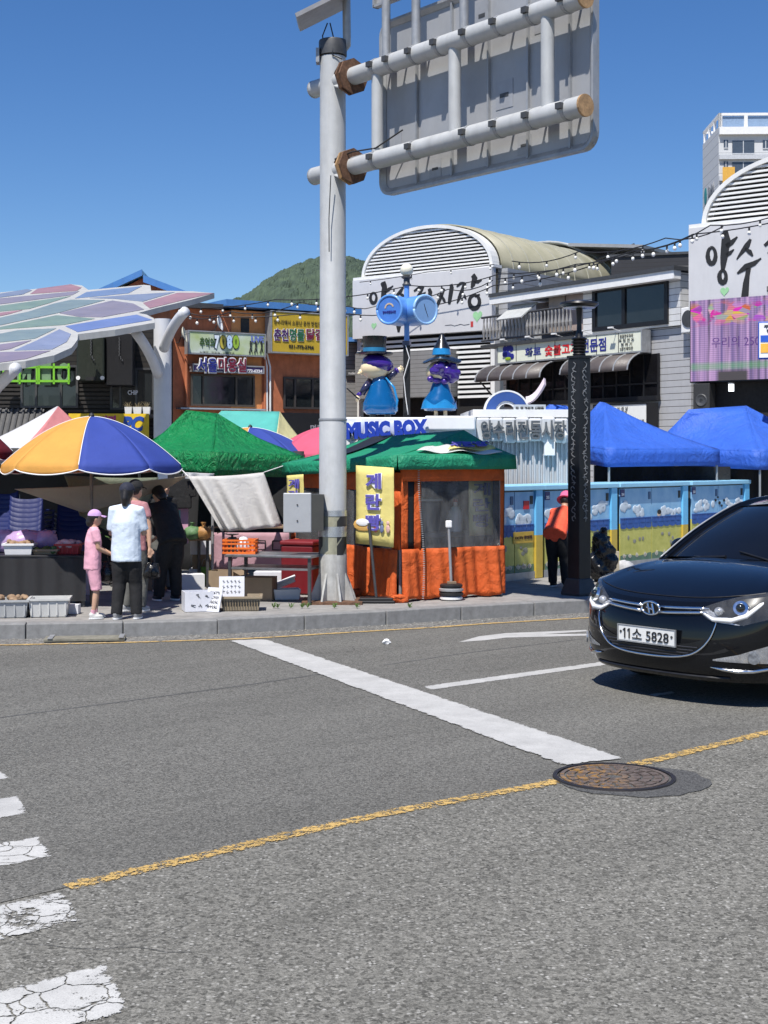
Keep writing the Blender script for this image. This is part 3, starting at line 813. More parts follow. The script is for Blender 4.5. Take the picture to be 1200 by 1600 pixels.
# ------------------------------------------------------------------ market hall (left) and its twin (right)
hall_white = mat('hall_white_metal', (.72, .72, .7), .5, 0, .07, 3, 0, 60, .15, (.4, .38, .34))
slat_m = mat('louvre_slat', (.76, .76, .74), .45, 0, .06)
sign_grey = mat('hall_sign_panel', (.56, .56, .57), .55, 0, .06, 1.5, 0, 60, .16, (.35, .33, .31))
vault_m, nt_, bs_, N_, L_ = nodes('vault_sheet')
L_.new(mixc(nt_, ramp(nt_, noise(nt_, 1.2, 5, .6, coord(nt_)), .3, .7), (.26, .25, .17), (.36, .34, .25)), bs_.inputs['Base Color'])
bs_.inputs['Roughness'].default_value = .4
WH = 5.86
rib_m = mat('vault_rib_khaki', (.42, .41, .33), .5)
def zoomA(zx, zy): return 530 + zx / 4, 350 + zy / 4
def brush_set():
    """the hand-brushed market name, as strokes in photo pixels of the left hall's sign (four times enlarged)"""
    S = []
    def ring(cx, cy, rx, ry, w):
        S.append([(cx + rx * math.cos(t * .42 + 1.9), cy - ry * math.sin(t * .42 + 1.9), w * (.55 + .45 * abs(math.sin(t * .21 + .3)))) for t in range(16)])
    ring(215, 462, 19, 32, 17)
    S.append([(262, 383, 16), (280, 372, 26), (284, 400, 30), (274, 470, 26), (268, 520, 14)])
    S.append([(285, 425, 15), (312, 408, 16), (338, 386, 5)])
    S.append([(284, 462, 12), (304, 450, 13), (322, 436, 4)])
    ring(268, 545, 16, 24, 17)
    S.append([(402, 395, 8), (385, 420, 18), (350, 458, 10), (335, 476, 4)])
    S.append([(375, 432, 8), (398, 446, 15), (412, 462, 6)])
    S.append([(338, 532, 6), (380, 505, 20), (420, 490, 15), (452, 470, 5)])
    S.append([(392, 510, 16), (380, 570, 20), (372, 640, 26), (372, 676, 12)])
    S.append([(468, 420, 10), (500, 398, 15), (528, 392, 13), (512, 425, 11), (490, 448, 12), (515, 444, 12), (540, 428, 8), (528, 452, 10), (500, 478, 13), (530, 478, 11), (548, 464, 5)])
    S.append([(562, 404, 16), (570, 425, 22), (562, 490, 18), (556, 522, 5)])
    S.append([(655, 402, 16), (640, 440, 20), (618, 500, 18), (606, 523, 8)])
    S.append([(640, 448, 8), (655, 474, 16), (664, 492, 6)])
    S.append([(700, 376, 16), (704, 398, 24), (694, 460, 22), (688, 502, 14)])
    S.append([(735, 392, 8), (758, 372, 14), (782, 366, 10), (770, 410, 18), (750, 465, 18), (738, 496, 7)])
    S.append([(768, 430, 8), (785, 452, 14), (795, 472, 5)])
    S.append([(835, 318, 20), (848, 338, 28), (836, 380, 22), (826, 400, 8)])
    S.append([(845, 362, 10), (868, 362, 15), (892, 350, 5)])
    ring(846, 486, 32, 42, 22)
    S.append([(880, 440, 8), (862, 448, 12), (850, 456, 5)])
    return S
def heart(b, cx, cz, s, y0, y1):
    pts = []
    for k in range(24):
        t = 2 * math.pi * k / 24
        pts.append((cx + s * .055 * (16 * math.sin(t) ** 3) + s * .12 * math.cos(t), cz + s * .06 * (13 * math.cos(t) - 5 * math.cos(2 * t) - 2 * math.cos(3 * t) - math.cos(4 * t))))
    return b.prism(pts[::-1], y0, y1)
fh = Face(558, 46 + .618 * WH, (.786, -.618))
heart_m = mat('pale_green_print', hexc(150, 200, 150), .6)
def build_hall(loc, a, label, left):
    t = thing('market_hall', label, 'market hall', loc, a, 'twin arched market halls')
    zs0 = fh.uv(775, 516)[1]; zs1 = fh.uv(775, 418)[1]
    zt = zs1 + (fh.uv(672, 355)[1] - fh.uv(672, 429)[1])
    cx = WH / 2 + .1; rx = WH / 2 - .22; base = zs1 + .02; rz_ = zt - base
    # near-black backing that paints the shade behind the slats, and arch rim
    arc = [(cx + rx * math.cos(math.pi * k / 32), base + rz_ * math.sin(math.pi * k / 32) ** .9) for k in range(33)]
    part(B().prism([(x, z) for x, z in arc], .29, .33), 'arch_shade_sheet', dark, t)
    rim = B()
    rs = []
    for k in range(33):
        c, s = math.cos(math.pi * k / 32), math.sin(math.pi * k / 32) ** .9
        rs.append([(cx + (rx + o) * c, y, base + (rz_ + o) * s) for o, y in ((-.06, -.1), (.05, -.1), (.05, .32), (-.06, .32))])
    rim.rings(rs)
    part(rim, 'arch_rim', hall_white, t)
    n = 13
    for k in range(n):
        z = base + .06 + k * (rz_ - .1) / n
        f = min(1, ((z - base) / rz_)) ** (1 / .9)
        w = rx * math.sqrt(max(0, 1 - f * f)) - .05
        if w > .2: part(B().box(cx - w, cx + w, -.05, .02, z, z + .052, None), 'louvre_slat', slat_m, t)
    # sign board with the brushed name
    sb = part(B().box(0, WH, -.25, -.02, zs0, zs1), 'sign_board', sign_grey, t)
    part(B().box(-.02, WH + .03, -.2, .3, zs1 + .004, zs1 + .1), 'cornice', hall_white, sb)
    ns = 0
    br = B()
    for st in brush_set():
        pts = []
        for i in range(len(st) - 1):
            for q in (0, .5):
                pts.append(tuple(lerp(st[i][j], st[i + 1][j], q) for j in range(3)))
        pts.append(st[-1])
        out = []
        for x, y, w in pts:
            u, z = fh.uv(*zoomA(x, y), back=-.25); k_ = 1.0
            if not left: u = .3 + (u - .53) * .78; z = (zs0 + zs1) / 2 + .12 + (z - (zs0 + zs1) / 2 - .2) * 1.12; k_ = 1.0
            out.append((u, z, w * .0074 * k_ * random.uniform(.9, 1.1)))
        br.stroke(out, -.262, -.254)
    part(br, 'lettering', black_print, sb, 'black hand-brushed market name')
    sm_ = B()
    for st in ([(662, 634, 2), (700, 630, 3), (722, 637, 2), (760, 626, 3), (780, 632, 2), (815, 626, 2)],):
        sm_.stroke([(*fh.uv(*zoomA(x, y), back=-.25), w * .005) for x, y, w in st], -.26, -.254)
    part(sm_, 'signature', black_print, sb)
    for ch_, x, y, w in (('남', 350, 600, 36), ('장', 590, 590, 30)) if left else (('남', 390, 640, 44),):
        u, z = fh.uv(*zoomA(x, y), back=-.25); text(ch_, w * .0052, w * .0065, black_print, sb, (u, -.258, z), bold=-.0)
    u, z = fh.uv(*zoomA(830, 626), back=-.25)
    part(B().box(u - .05, u + .05, -.26, -.252, z - .09, z + .09), 'red_seal', mat('seal_red', hexc(180, 60, 60), .6), sb)
    for x, y, s in ((865, 575, .21), (218, 636, .13)):
        u, z = fh.uv(*zoomA(x, y), back=-.25); part(heart(B(), u, z, s, -.26, -.252), 'green_heart', heart_m, sb)
    # vault behind
    L_ = 13 if left else 9
    vb = B().rings([[(cx + (rx + .12) * math.cos(math.pi * k / 24), y, base + (rz_ + .1) * math.sin(math.pi * k / 24) ** .9) for k in range(25)] for y in (.33, L_)], False, False)
    part(vb, 'vault', vault_m, t, smooth=True, solid=.05)
    for j in range(1, int(L_)):
        rs = []
        for k in range(25):
            c, s = math.cos(math.pi * k / 24), math.sin(math.pi * k / 24) ** .9
            rs.append([(cx + (rx + o) * c, y, base + (rz_ + o) * s) for o, y in ((.13, j - .02), (.165, j - .02), (.165, j + .02), (.13, j + .02))])
        part(B().rings(rs), 'vault_rib', rib_m, t)
    part(B().box(WH - .12, WH + .25, .31, L_, zs0 - .2, zs1), 'side_wall', siding('hall_side_%d' % left, (.42, .43, .45), .3, (.2, .2, .2)), t)
    part(B().box(-.1, .12, .31, L_, 0, zs1), 'side_wall', hall_white, t)
    for x in (0.02, WH - .2):
        part(B().box(x, x + .16, -.02, .3, 0, zs0), 'column', hall_white, t)
    return t, zs0, zs1
hl, zs0, zs1 = build_hall(fh.loc, fh.a, 'arched white market hall behind the statues, brushed name on its sign', True)
# lower louvres, entrance block
zl0 = fh.uv(771, 617)[1]
k = 0; z = zs0 - .12
while z > zl0:
    x0 = .15 if z > fh.uv(600, 556)[1] else fh.uv(716, 580)[0]
    part(B().box(x0, WH - .22, -.03, .03, z - .085, z), 'louvre_slat', slat_m, hl); z -= .165
ue_, ze_ = fh.uv(714, 548)
part(B().box(.2, ue_, -.35, .2, fh.uv(640, 622)[1], fh.uv(640, 550)[1]), 'porch_block', brick_grey, hl)
part(B().box(.2, WH - .25, .12, .2, 0, zs0), 'shade_backing', dark, hl)  # near-black sheet paints the unlit inside of the hall
# raised roof over the passage
part(B().rings([[(2.9 + 2.0 * math.cos(math.pi * k / 16), y, zs1 + 1.0 + 1.0 * math.sin(math.pi * k / 16) + .0) for k in range(17)] for y in (7.5, 13.5)], False, False), 'raised_vault', mat('grey_vault', (.4, .41, .4), .4, .1), hl, smooth=True, solid=.1)
fr_x = B()
for y in (7.5, 9.5, 11.5, 13.5):
    fr_x.tube([(4.9, y, zs1 + 1.0), (6.9, y, zs1 + 1.55)], .05, 6)
part(fr_x, 'roof_strut', grey_dark, hl)
part(B().add([(4.3, 7.2, zs1 + 1.75), (7.4, 7.2, zs1 + 1.4), (7.4, 14, zs1 + 1.4), (4.3, 14, zs1 + 1.75)], [(0, 1, 2, 3)]), 'passage_roof', mat('passage_sheet', (.3, .31, .32), .4), hl, solid=.12)
# right hall
fr = Face(1083, 35.4, (.786, -.618))
hr, _a, _b = build_hall(fr.loc, fr.a, 'arched white market hall at the right edge above a video screen', False)
hr.scale = (1, 1, 1)
d_ = fr.uv(1083, 359)[1] - zs1
for c_ in [x for x in bpy.data.objects if x.parent == hr]: c_.location.z = d_
zr0 = fr.uv(1083, 474)[1]
part(B().box(0.12, WH - .1, .12, .4, -.1, zr0 + .3), 'shade_backing', dark, hr)  # same painted darkness inside the right hall
part(B().box(.0, .12, .1, 8, -.1, zr0 + .3), 'wing_wall', black_paint, hr)
scr, nt_, bs_, N_, L_ = nodes('video_screen')
v_ = coord(nt_)
st_ = noise(nt_, 9, 2, .5, coord(nt_, (1, 1, .02)))
c_ = mixc(nt_, ramp(nt_, st_, .35, .65), hexc(110, 90, 150), hexc(205, 165, 215))
c_ = mixc(nt_, ramp(nt_, noise(nt_, 5, 4, .6, coord(nt_, (1, 1, .03))), .55, .7), c_, hexc(40, 36, 60))
sx_ = N_.new('ShaderNodeSeparateXYZ'); L_.new(v_, sx_.inputs[0])
zmid = fr.uv(1100, 500)[1]; ztop = fr.uv(1100, 485)[1]; zlow = fr.uv(1100, 575)[1]
def band(lo, hi):
    a = ramp(nt_, sx_.outputs[2], lo - .1, lo + .1); b = ramp(nt_, sx_.outputs[2], hi - .1, hi + .1, 1, 0)
    m_ = N_.new('ShaderNodeMath'); m_.operation = 'MULTIPLY'; L_.new(a, m_.inputs[0]); L_.new(b, m_.inputs[1]); return m_.outputs[0]
fl = N_.new('ShaderNodeTexVoronoi'); fl.inputs['Scale'].default_value = 5; L_.new(coord(nt_, (.7, 1, 1.6)), fl.inputs['Vector'])
hs_ = N_.new('ShaderNodeHueSaturation'); hs_.inputs['Saturation'].default_value = 1.3; L_.new(mixc(nt_, .45, fl.outputs['Color'], hexc(210, 70, 140)), hs_.inputs['Color'])
bm = N_.new('ShaderNodeMath'); bm.operation = 'MULTIPLY'; L_.new(band(zmid - .12, ztop + .1), bm.inputs[0]); L_.new(ramp(nt_, noise(nt_, 2.6, 3, .5, v_), .42, .5), bm.inputs[1])
c_ = mixc(nt_, bm.outputs[0], c_, hs_.outputs[0])
c_ = mixc(nt_, band(zlow - .02, zlow + .04), c_, hexc(70, 190, 60))
xa = ramp(nt_, sx_.outputs[0], .75, .85); xb = ramp(nt_, sx_.outputs[0], 1.55, 1.65, 1, 0)
gm = N_.new('ShaderNodeMath'); gm.operation = 'MULTIPLY'; L_.new(xa, gm.inputs[0]); L_.new(xb, gm.inputs[1])
gm2 = N_.new('ShaderNodeMath'); gm2.operation = 'MULTIPLY'; L_.new(gm.outputs[0], gm2.inputs[0]); L_.new(ramp(nt_, sx_.outputs[2], zlow - .15, zlow - .05, 1, 0), gm2.inputs[1])
c_ = mixc(nt_, gm2.outputs[0], c_, hexc(70, 62, 64))
lum_ = N_.new('ShaderNodeMath'); lum_.operation = 'SINE'
mm_ = N_.new('ShaderNodeMath'); mm_.operation = 'MULTIPLY'; L_.new(sx_.outputs[2], mm_.inputs[0]); mm_.inputs[1].default_value = 120; L_.new(mm_.outputs[0], lum_.inputs[0])
c_ = mixc(nt_, ramp(nt_, lum_.outputs[0], -.2, .6, 0, .25), c_, (0.03, .03, .04))
bs_.inputs['Base Color'].default_value = (.02, .02, .02, 1); bs_.inputs['Roughness'].default_value = .4
L_.new(c_, bs_.inputs['Emission Color']); bs_.inputs['Emission Strength'].default_value = 0.72
vsn = thing('video_screen', 'large lit purple video screen under the right hall sign', 'screen', (*fr.o, ZP), fr.a)
u0, z1 = fr.uv(1088, 472); _, z0 = fr.uv(1088, 597)
part(B().box(u0, WH - .3, -.32, -.3, z0, z1), 'display', scr, vsn)
part(B().box(u0 - .03, WH - .27, -.298, .1, z0 - .03, z1 + .0), 'casing', black_paint, vsn)
text('우리의 250', 1.25, .26, mat('screen_violet', hexc(90, 60, 120), .5), vsn, (fr.uv(1158, 527)[0], -.33, fr.uv(1158, 535)[1]), bold=0)
spk = thing('loudspeaker', 'black loudspeaker hanging under the video screen', 'loudspeaker', (*fr.o, ZP), fr.a)
u, z = fr.uv(1104, 626); 
part(B().box(u - .22, u + .22, -.3, .05, z - .42, z + .42), 'cabinet', mat('speaker_black', (.03, .03, .03), .6), spk, bevel=.02)
part(B().lathe([(.16, 0), (.14, .02), (.05, -.01), (.04, .0)], n=18).add([], []), 'cone', grey_dark, spk, loc=(u, -.305, z)).rotation_euler = (R(90), 0, 0)
lm = thing('ceiling_lamp', 'small lit lamp under the right hall', 'lamp', (*fr.o, ZP), fr.a)
u, z = fr.uv(1152, 606); part(B().box(u - .05, u + .05, -.4, -.3, z - .1, z + .08), 'glass', emit('lamp_glow', (.9, .95, 1), 1.6), lm); part(B().box(u - .06, u + .06, -.41, -.29, z + .081, z + .12), 'cap', grey_dark, lm)
# parking notice sign on a post
pn = thing('parking_notice_sign', 'white and blue parking notice board at the right edge', 'sign', at(1200, 530, 26).to_tuple(), -.35)
part(B().box(-.18, .5, -.02, .02, -.37, .33), 'plate', mat('notice_blue', hexc(40, 80, 170), .5), pn, bevel=.02)
part(B().box(-.155, .48, -.03, -.021, -.34, .30), 'print_field', white_clean, pn)
part(B().box(-.13, .45, -.04, -.031, -.05, .07), 'blue_field', mat('notice_blue2', hexc(40, 90, 190), .5), pn)
part(B().box(-.13, .45, -.04, -.031, -.25, -.08), 'orange_field', mat('notice_orange', hexc(240, 180, 70), .5), pn)
text('주정차\n단속', .3, .16, black_print, pn, (.08, -.035, .19), bold=.03)
part(B().cyl((.16, .06, -(at(1200, 530, 26).z - ZP)), (.16, .06, .3), .04, n=10), 'post', steel, pn)

# ------------------------------------------------------------------ white sided shop building
fs = Face(780, 42.6, (.563, -.826))
ws = thing('sided_building', 'white and grey sided restaurant building with balcony and awnings', 'building', fs.loc, fs.a)
grey_siding = siding('grey_siding', (.5, .5, .51), .17, (.09, .09, .09), .1)
white_siding = siding('white_siding', (.74, .74, .73), .17, (.2, .2, .2), .06)
uE = fs.uv(1080, 500)[0]; zt = fs.uv(1068, 424)[1]
uW = fs.uv(916, 470)[0]; uX = fs.uv(1068, 470)[0]
zb = fs.uv(1068, 508)[1]
part(B().box(.2, uE, 0, 6, -.1, zb - .02), 'lower_wall', grey_siding, ws)
part(B().box(uW, uX, -.12, 6, zb, zt - .03), 'upper_wall', white_siding, ws)
part(B().box(.3, uW - .005, 1.2, 6, zb, zt - .1), 'balcony_wall', mat('old_panel', (.26, .22, .2), .7, 0, .25, 3, 0, 60, .3), ws)
part(B().box(uX + .005, uE, .3, 6, zb, zt - .2), 'side_wall', black_paint, ws)
part(B().box(0.1, uX + .15, -.5, 6.2, zt, zt + .1), 'roof_edge', grey_dark, ws)
part(B().box(0.1, uX + .1, -.46, -.2, zt - .22, zt - .004), 'fascia', white, ws)
rfb = B().add([(.3, -.3, zt + .1), (uX, -.3, zt + .1), (uX, 5, zt + .55), (.3, 5, zt + .55)], [(0, 1, 2, 3)])
part(rfb, 'roof', mat('grey_shingle', (.2, .2, .2), .8, 0, .3, 20), ws, solid=.05)
window(fs, ws, (937, 458), (1045, 500), -.15, black_paint, mull=(.42,), fw=.12)
# balcony: railing, glazing panels, propped awning window
zf = fs.uv(796, 541)[1]
u0 = fs.uv(771, 530)[0]; u1 = uW
part(B().box(u0, u1 - .01, -.5, 1.19, zb - .12, zb - .03), 'balcony_floor', grey_dark, ws)
rl = part(B().tube([(u0, -.45, zb + .8), (u1 - .06, -.45, zb + .8)], .035, 8).tube([(u0, -.45, zb + .1), (u1 - .06, -.45, zb + .1)], .03, 8), 'balcony_rail', grey_dark, ws)
bal0 = None
nb = 26
for k in range(nb):
    x = lerp(u0 + .1, u1 - .15, k / (nb - 1))
    if bal0 is None:
        bal0 = part(B().lathe([(.02, .1), (.03, .22), (.055, .38), (.035, .5), (.02, .62), (.03, .72), (.02, .8)], n=8), 'baluster', mat('pale_iron', (.3, .29, .28), .5, .3), rl, loc=(x, -.45, zb))
    else: dup(bal0, rl, (x, -.45, zb))
for tl, br, mm in (((803, 490), (847, 530), clear('balcony_sheet', alpha=.45)), ((860, 462), (885, 520), mat('tan_panel', (.36, .3, .26), .6)), ((887, 456), (914, 515), mat('tan_panel_two', (.4, .32, .29), .6))):
    fs.box(ws, 'glazing_panel', mm, tl, br, -.06, -.02)
ua, za = fs.uv(806, 478); ub, zb2 = fs.uv(845, 498)
part(B().add([(ua, -.1, za), (ub, -.1, za), (ub, -.75, zb2), (ua, -.75, zb2)], [(0, 1, 2, 3)]), 'awning_window', mat('awning_pale', (.45, .46, .45), .5), ws, solid=.04)
fs.box(ws, 'lower_windows', mat('lower_glass', (.01, .01, .012), .1, 0, .3, 2), (796, 572), (1032, 618), -.06, -.02)
b = B()
ul0, zl1 = fs.uv(796, 572); ul1, zl0 = fs.uv(1032, 618)
for k in range(13):
    x = lerp(ul0, ul1, k / 12); b.box(x - .025, x + .025, -.1, -.05, zl0, zl1)
b.box(ul0, ul1, -.1, -.05, lerp(zl0, zl1, .3) - .02, lerp(zl0, zl1, .3) + .02)
b.box(ul0, ul1 + .05, -.2, -.05, zl0 - .12, zl0 - .002)
part(b, 'window_bars', black_paint, ws)
awn = mat('brown_awning', (.09, .075, .07), .5)
for (ax0, ay0, ax1) in ((778, 573, 880), (912, 560, 1018)):
    q0, z1 = fs.uv(ax0, ay0); q1, _ = fs.uv(ax1, ay0)
    aw = part(B().rings([[(x, -.12 - .75 * math.sin(math.pi / 2 * k / 6), z1 - .5 * (1 - math.cos(math.pi / 2 * k / 6))) for k in range(7)] for x in (q0, q1)], False, False), 'awning', awn, ws, smooth=True, solid=.03)
    n_ = 5
    for j in range(n_ + 1):
        x = lerp(q0, q1, j / n_)
        part(B().tube([(x, -.12 - .77 * math.sin(math.pi / 2 * k / 6), z1 + .015 - .5 * (1 - math.cos(math.pi / 2 * k / 6))) for k in range(7)], .022, 6), 'awning_rib', steel, aw)
    part(B().tube([(q0 + .1, -.8, z1 - .45), (q0 + .1, -.05, z1 - 1.1)], .025, 6), 'brace', black_paint, aw)
r1 = panel_sign(fs, 'restaurant_sign', 'long cream restaurant sign with blue and red lettering', (795, 541), (1020, 549), mat('cream_sign', hexc(222, 224, 205), .5, 0, .05), y0=-.42, y1=-.12)
for t_, x0, y0_, x1, y1_, c_ in (('화로', 838, 545, 863, 557, navy_print), ('숯불고기', 869, 541, 921, 554, red_print), ('전문점', 926, 532, 965, 550, navy_print)):
    fs.sign_text(r1, t_, c_, (x0, y0_), (x1, y1_ - 1), -.43, bold=.022)
fs.sign_text(r1, '벌꿀한우육회\n육 점 한 돈\n점 배 기\n2층인체대관', black_print, (985, 524), (1009, 548), -.43, bold=.0)
u, z = fs.uv(811, 553)
gb2 = B()
for k in range(9): gb2.ell((u + random.uniform(-.2, .2), -.43, z + random.uniform(-.12, .18)), .1, .01, .09, 8, 5)
part(gb2, 'printed_grapes', navy_print, r1)
part(B().ell((u + .02, -.445, z - .16), .14, .01, .05, 8, 5), 'printed_leaf', mat('leaf_print', hexc(150, 180, 40), .5), r1)
for k in range(1, 7):
    x = lerp(fs.uv(795, 541)[0], fs.uv(1020, 549)[0], k / 7)
    part(B().box(x - .012, x + .012, -.426, -.42, *sorted((fs.uv(1020, 549)[1], fs.uv(795, 541)[1]))), 'panel_joint', grey_dark, r1)
for k in range(5):
    x = lerp(fs.uv(800, 541)[0], fs.uv(1015, 549)[0], (k + .3) / 5); zz = fs.uv(795, 541)[1]
    part(B().tube([(x, -.2, zz + .04), (x, -.65, zz + .14)], .012, 5).box(x - .09, x + .09, -.68, -.62, zz + .12, zz + .16), 'spot_lamp', white, r1)
r2 = panel_sign(fs, 'menu_sign', 'white menu sign low on the sided building above blue tent', (950, 635), (1032, 667), mat('menu_white', hexc(225, 225, 220), .5, 0, .05), y0=-.5, y1=-.12, edge=black_paint)
fs.sign_text(r2, '오 겹 살\n가브리살\n항 정 살', black_print, (986, 636), (1003, 654), -.515)
fs.sign_text(r2, '양수본점', black_print, (1011, 656), (1028, 662), -.515)
# air conditioner by its right end
ac = thing('air_conditioner', 'white outdoor air conditioner unit left of the video screen', 'air conditioner', (*fs.o, ZP), fs.a)
u, z = fs.uv(1079, 500)
part(B().box(u - .05, u + .55, -.3, .1, z - .35, z + .3), 'housing', white, ac, bevel=.02)
part(B().lathe([(.22, 0), (.22, .02), (.05, .02)], n=18), 'fan_grille', grey_dark, ac, loc=(u + .22, -.305, z)).rotation_euler = (R(90), 0, 0)
part(B().tube([(u + .4, -.1, z - .35), (u + .45, -.1, z - 1.2), (u + .25, -.1, z - 2.2)], .07, 8), 'duct', steel, ac)
# dark brick block behind it
fk = Face(955, 48, (.95, -.3))
kb = thing('dark_brick_block', 'black brick upper block behind the sided building', 'building', fk.loc, fk.a)
part(B().box(0, fk.uv(1105, 400)[0], 0, 6, -.1, fk.uv(960, 402)[1]), 'wall', siding('black_brick', (.045, .045, .05), .13, (.02, .02, .02)), kb)
part(B().box(-.05, fk.uv(1105, 400)[0] + .05, -.06, 6.05, fk.uv(960, 402)[1] + .002, fk.uv(960, 398)[1]), 'coping', grey_dark, kb)

# ------------------------------------------------------------------ apartment tower
ft = Face(1123, 200, (1, -.03))
tw = thing('apartment_tower', 'tall white apartment tower far behind the right hall', 'apartment tower', ft.loc, ft.a)
tw_white = siding('tower_white', (.6, .61, .62), 1.45, (.35, .36, .37), .05, .7, .05)
zt = ft.uv(1123, 198)[1]
part(B().box(0, 30, 0, 11.6, -.1, zt), 'wall', tw_white, tw)
part(B().box(0, 30, -.6, 0, zt - 1.2, zt - .2), 'roof_band', white, tw)
pr = B()
for k in range(9):
    pr.box(k * 3.6, k * 3.6 + .5, 0, .4, zt, zt + 1.6); 
for y in (0, 11.2):
    pr.box(0, 30, y, y + .4, zt + 1.6, zt + 1.95)
for k in range(4): pr.box(0, .4, k * 3.6, k * 3.6 + .4, zt, zt + 1.6)
pr.box(0, .4, 0, 11.6, zt + 1.6, zt + 1.95)
part(pr, 'parapet', white, tw)
part(B().box(.5, 30, .25, .28, zt + .1, zt + 1.5), 'parapet_glass', mat('pale_blue_glass', (.25, .35, .5), .2), tw)
tg = mat('tower_glass', (.07, .09, .12), .15); wb = mat('tower_balcony', (.5, .52, .55), .6)
st0 = zt - 3.6
w0 = None
for r_ in range(9):
    z = st0 - r_ * 3.05
    for (x0, x1, h0, h1) in ((.7, 1.3, .6, 1.7), (1.9, 5.0, -.2, 1.6), (6.2, 7.0, .5, 1.6), (8.0, 11.5, -.2, 1.6), (12.4, 13.2, .5, 1.6)):
        w = part(B().box(x0, x1, -.08, -.02, z + h0, z + h1), 'window', tg, tw)
        part(B().box((x0 + x1) / 2 - .06, (x0 + x1) / 2 + .06, -.12, -.081, z + h0, z + h1).box(x0, x1, -.12, -.081, z + h0 - .12, z + h0), 'frame', wb, w)
    part(B().box(0, 14, -.45, -.13, z - 1.1, z - .45), 'balcony_front', wb, tw)
u0, z1 = ft.uv(1128, 262); u1, z0 = ft.uv(1147, 300)
part(B().box(u0, u1, -.5, -.46, z0 - 3, z1), 'ochre_panel', mat('ochre_panel', hexc(215, 165, 70), .7), tw)
lg = text('RiverPark', 4.2, 1.7, mat('logo_grey', (.2, .21, .23), .6), tw, (-.05, 5.0, zt - 8), depth=.1, bold=.03, rz=-math.pi / 2)
part(B().ell((0, 0, 0), .08, .95, 1.3, 14, 9), 'logo_disc', mat('logo_teal', hexc(30, 130, 130), .5), tw, loc=(-.05, 9.3, zt - 8.2))

# ------------------------------------------------------------------ leaf canopy (left)
def can(px, py, dz=0.0):
    m = (HZ - py) / F
    Y = 4.6 / (.25 - m)
    return Vector(((px - 600) / F * Y, Y, H + m * Y + dz))
cp_col = at(254, 600, 31.5)
cnp = thing('leaf_canopy', 'leaf-shaped plaza canopy of coloured panels on a white column', 'canopy', (cp_col.x, cp_col.y, ZP))
frame_m = mat('canopy_frame_paint', (.44, .44, .42), .5, 0, .1, 5, 0, 60, .3, (.25, .22, .19))
outl = [(-110, 460), (0, 457), (60, 451), (110, 444), (128, 446), (138, 453), (225, 445), (235, 446), (236, 454), (300, 455), (335, 458), (300, 468), (245, 481), (216, 489), (229, 491.5), (240, 497), (242, 504), (180, 515), (122, 522), (121, 531), (112, 543), (85, 555), (40, 564), (0, 568), (-110, 574)]
n = len(outl)
top = [can(*p) for p in outl]; bot = [can(*p, dz=-.13) for p in outl]
part(B().add(top + bot, [tuple(range(n)), tuple(range(n, 2 * n))[::-1]] + [(i, n + i, n + (i + 1) % n, (i + 1) % n) for i in range(n)]), 'roof_sheet', frame_m, cnp, world=True)
def zA(pts): return [(x / 4, 400 + y / 4) for x, y in pts]
CP = {'slate': (112, 128, 160), 'rose': (166, 108, 116), 'mauve': (128, 118, 138), 'green': (108, 140, 118), 'teal': (112, 138, 140), 'blue': (98, 128, 178), 'cobalt': (86, 116, 190), 'peri': (124, 138, 178), 'plum': (130, 112, 136)}
cmats = {k: mat('canopy_' + k, hexc(*[int(c * .62 + 142 * .38) for c in v]), .35, 0, .12, 1.5, 0, 60, .25, (.2, .19, .18), False) for k, v in CP.items()}
for key, pts in (('slate', [(-300, 262), (0, 238), (165, 212), (195, 218), (140, 242), (0, 260), (-300, 285)]),
                 ('rose', [(195, 236), (240, 207), (440, 182), (505, 200), (478, 217)]),
                 ('mauve', [(-300, 300), (0, 268), (490, 224), (448, 247), (0, 302), (-300, 335)]),
                 ('green', [(-300, 350), (0, 314), (435, 256), (300, 298), (180, 332), (0, 348), (-300, 375)]),
                 ('rose', [(-300, 388), (0, 358), (135, 343), (60, 364), (0, 376), (-300, 400)]),
                 ('teal', [(-300, 430), (0, 388), (180, 350), (330, 303), (440, 278), (650, 280), (360, 358), (0, 433), (-300, 470)]),
                 ('blue', [(475, 264), (545, 228), (880, 194), (800, 234), (660, 248)]),
                 ('slate', [(565, 264), (800, 247), (1085, 231), (890, 284), (720, 268)]),
                 ('rose', [(900, 294), (1110, 234), (1330, 236), (1190, 266), (940, 326)]),
                 ('mauve', [(378, 358), (700, 284), (830, 302), (895, 336), (640, 382), (500, 380)]),
                 ('green', [(-300, 490), (0, 447), (350, 376), (585, 396), (400, 432), (0, 460), (-300, 500)]),
                 ('cobalt', [(415, 440), (640, 402), (850, 372), (945, 402), (490, 474)]),
                 ('teal', [(-300, 540), (0, 490), (110, 469), (345, 457), (215, 518), (0, 540), (-300, 575)]),
                 ('peri', [(95, 590), (230, 532), (370, 464), (440, 492), (415, 538), (325, 584)]),
                 ('plum', [(-300, 600), (0, 557), (190, 533), (60, 583), (0, 592), (-300, 620)]),
                 ('plum', [(-300, 635), (0, 606), (310, 597), (160, 645), (0, 666), (-300, 690)])):
    pts = zA(pts); k = len(pts); cx_ = sum(p[0] for p in pts) / k; cy_ = sum(p[1] for p in pts) / k; hx_ = max(abs(p[0] - cx_) for p in pts); hy_ = max(abs(p[1] - cy_) for p in pts)
    pts = [(cx_ + (p[0] - cx_) * (1 + 1.6 / hx_), cy_ + (p[1] - cy_) * (1 + .75 / hy_)) for p in pts]
    t_ = [can(*p, dz=.012) for p in pts]; b_ = [can(*p, dz=.001) for p in pts]
    part(B().add(t_ + b_, [tuple(range(k)), tuple(range(k, 2 * k))[::-1]] + [(i, k + i, k + (i + 1) % k, (i + 1) % k) for i in range(k)]), 'roof_panel', cmats[key], cnp, world=True)
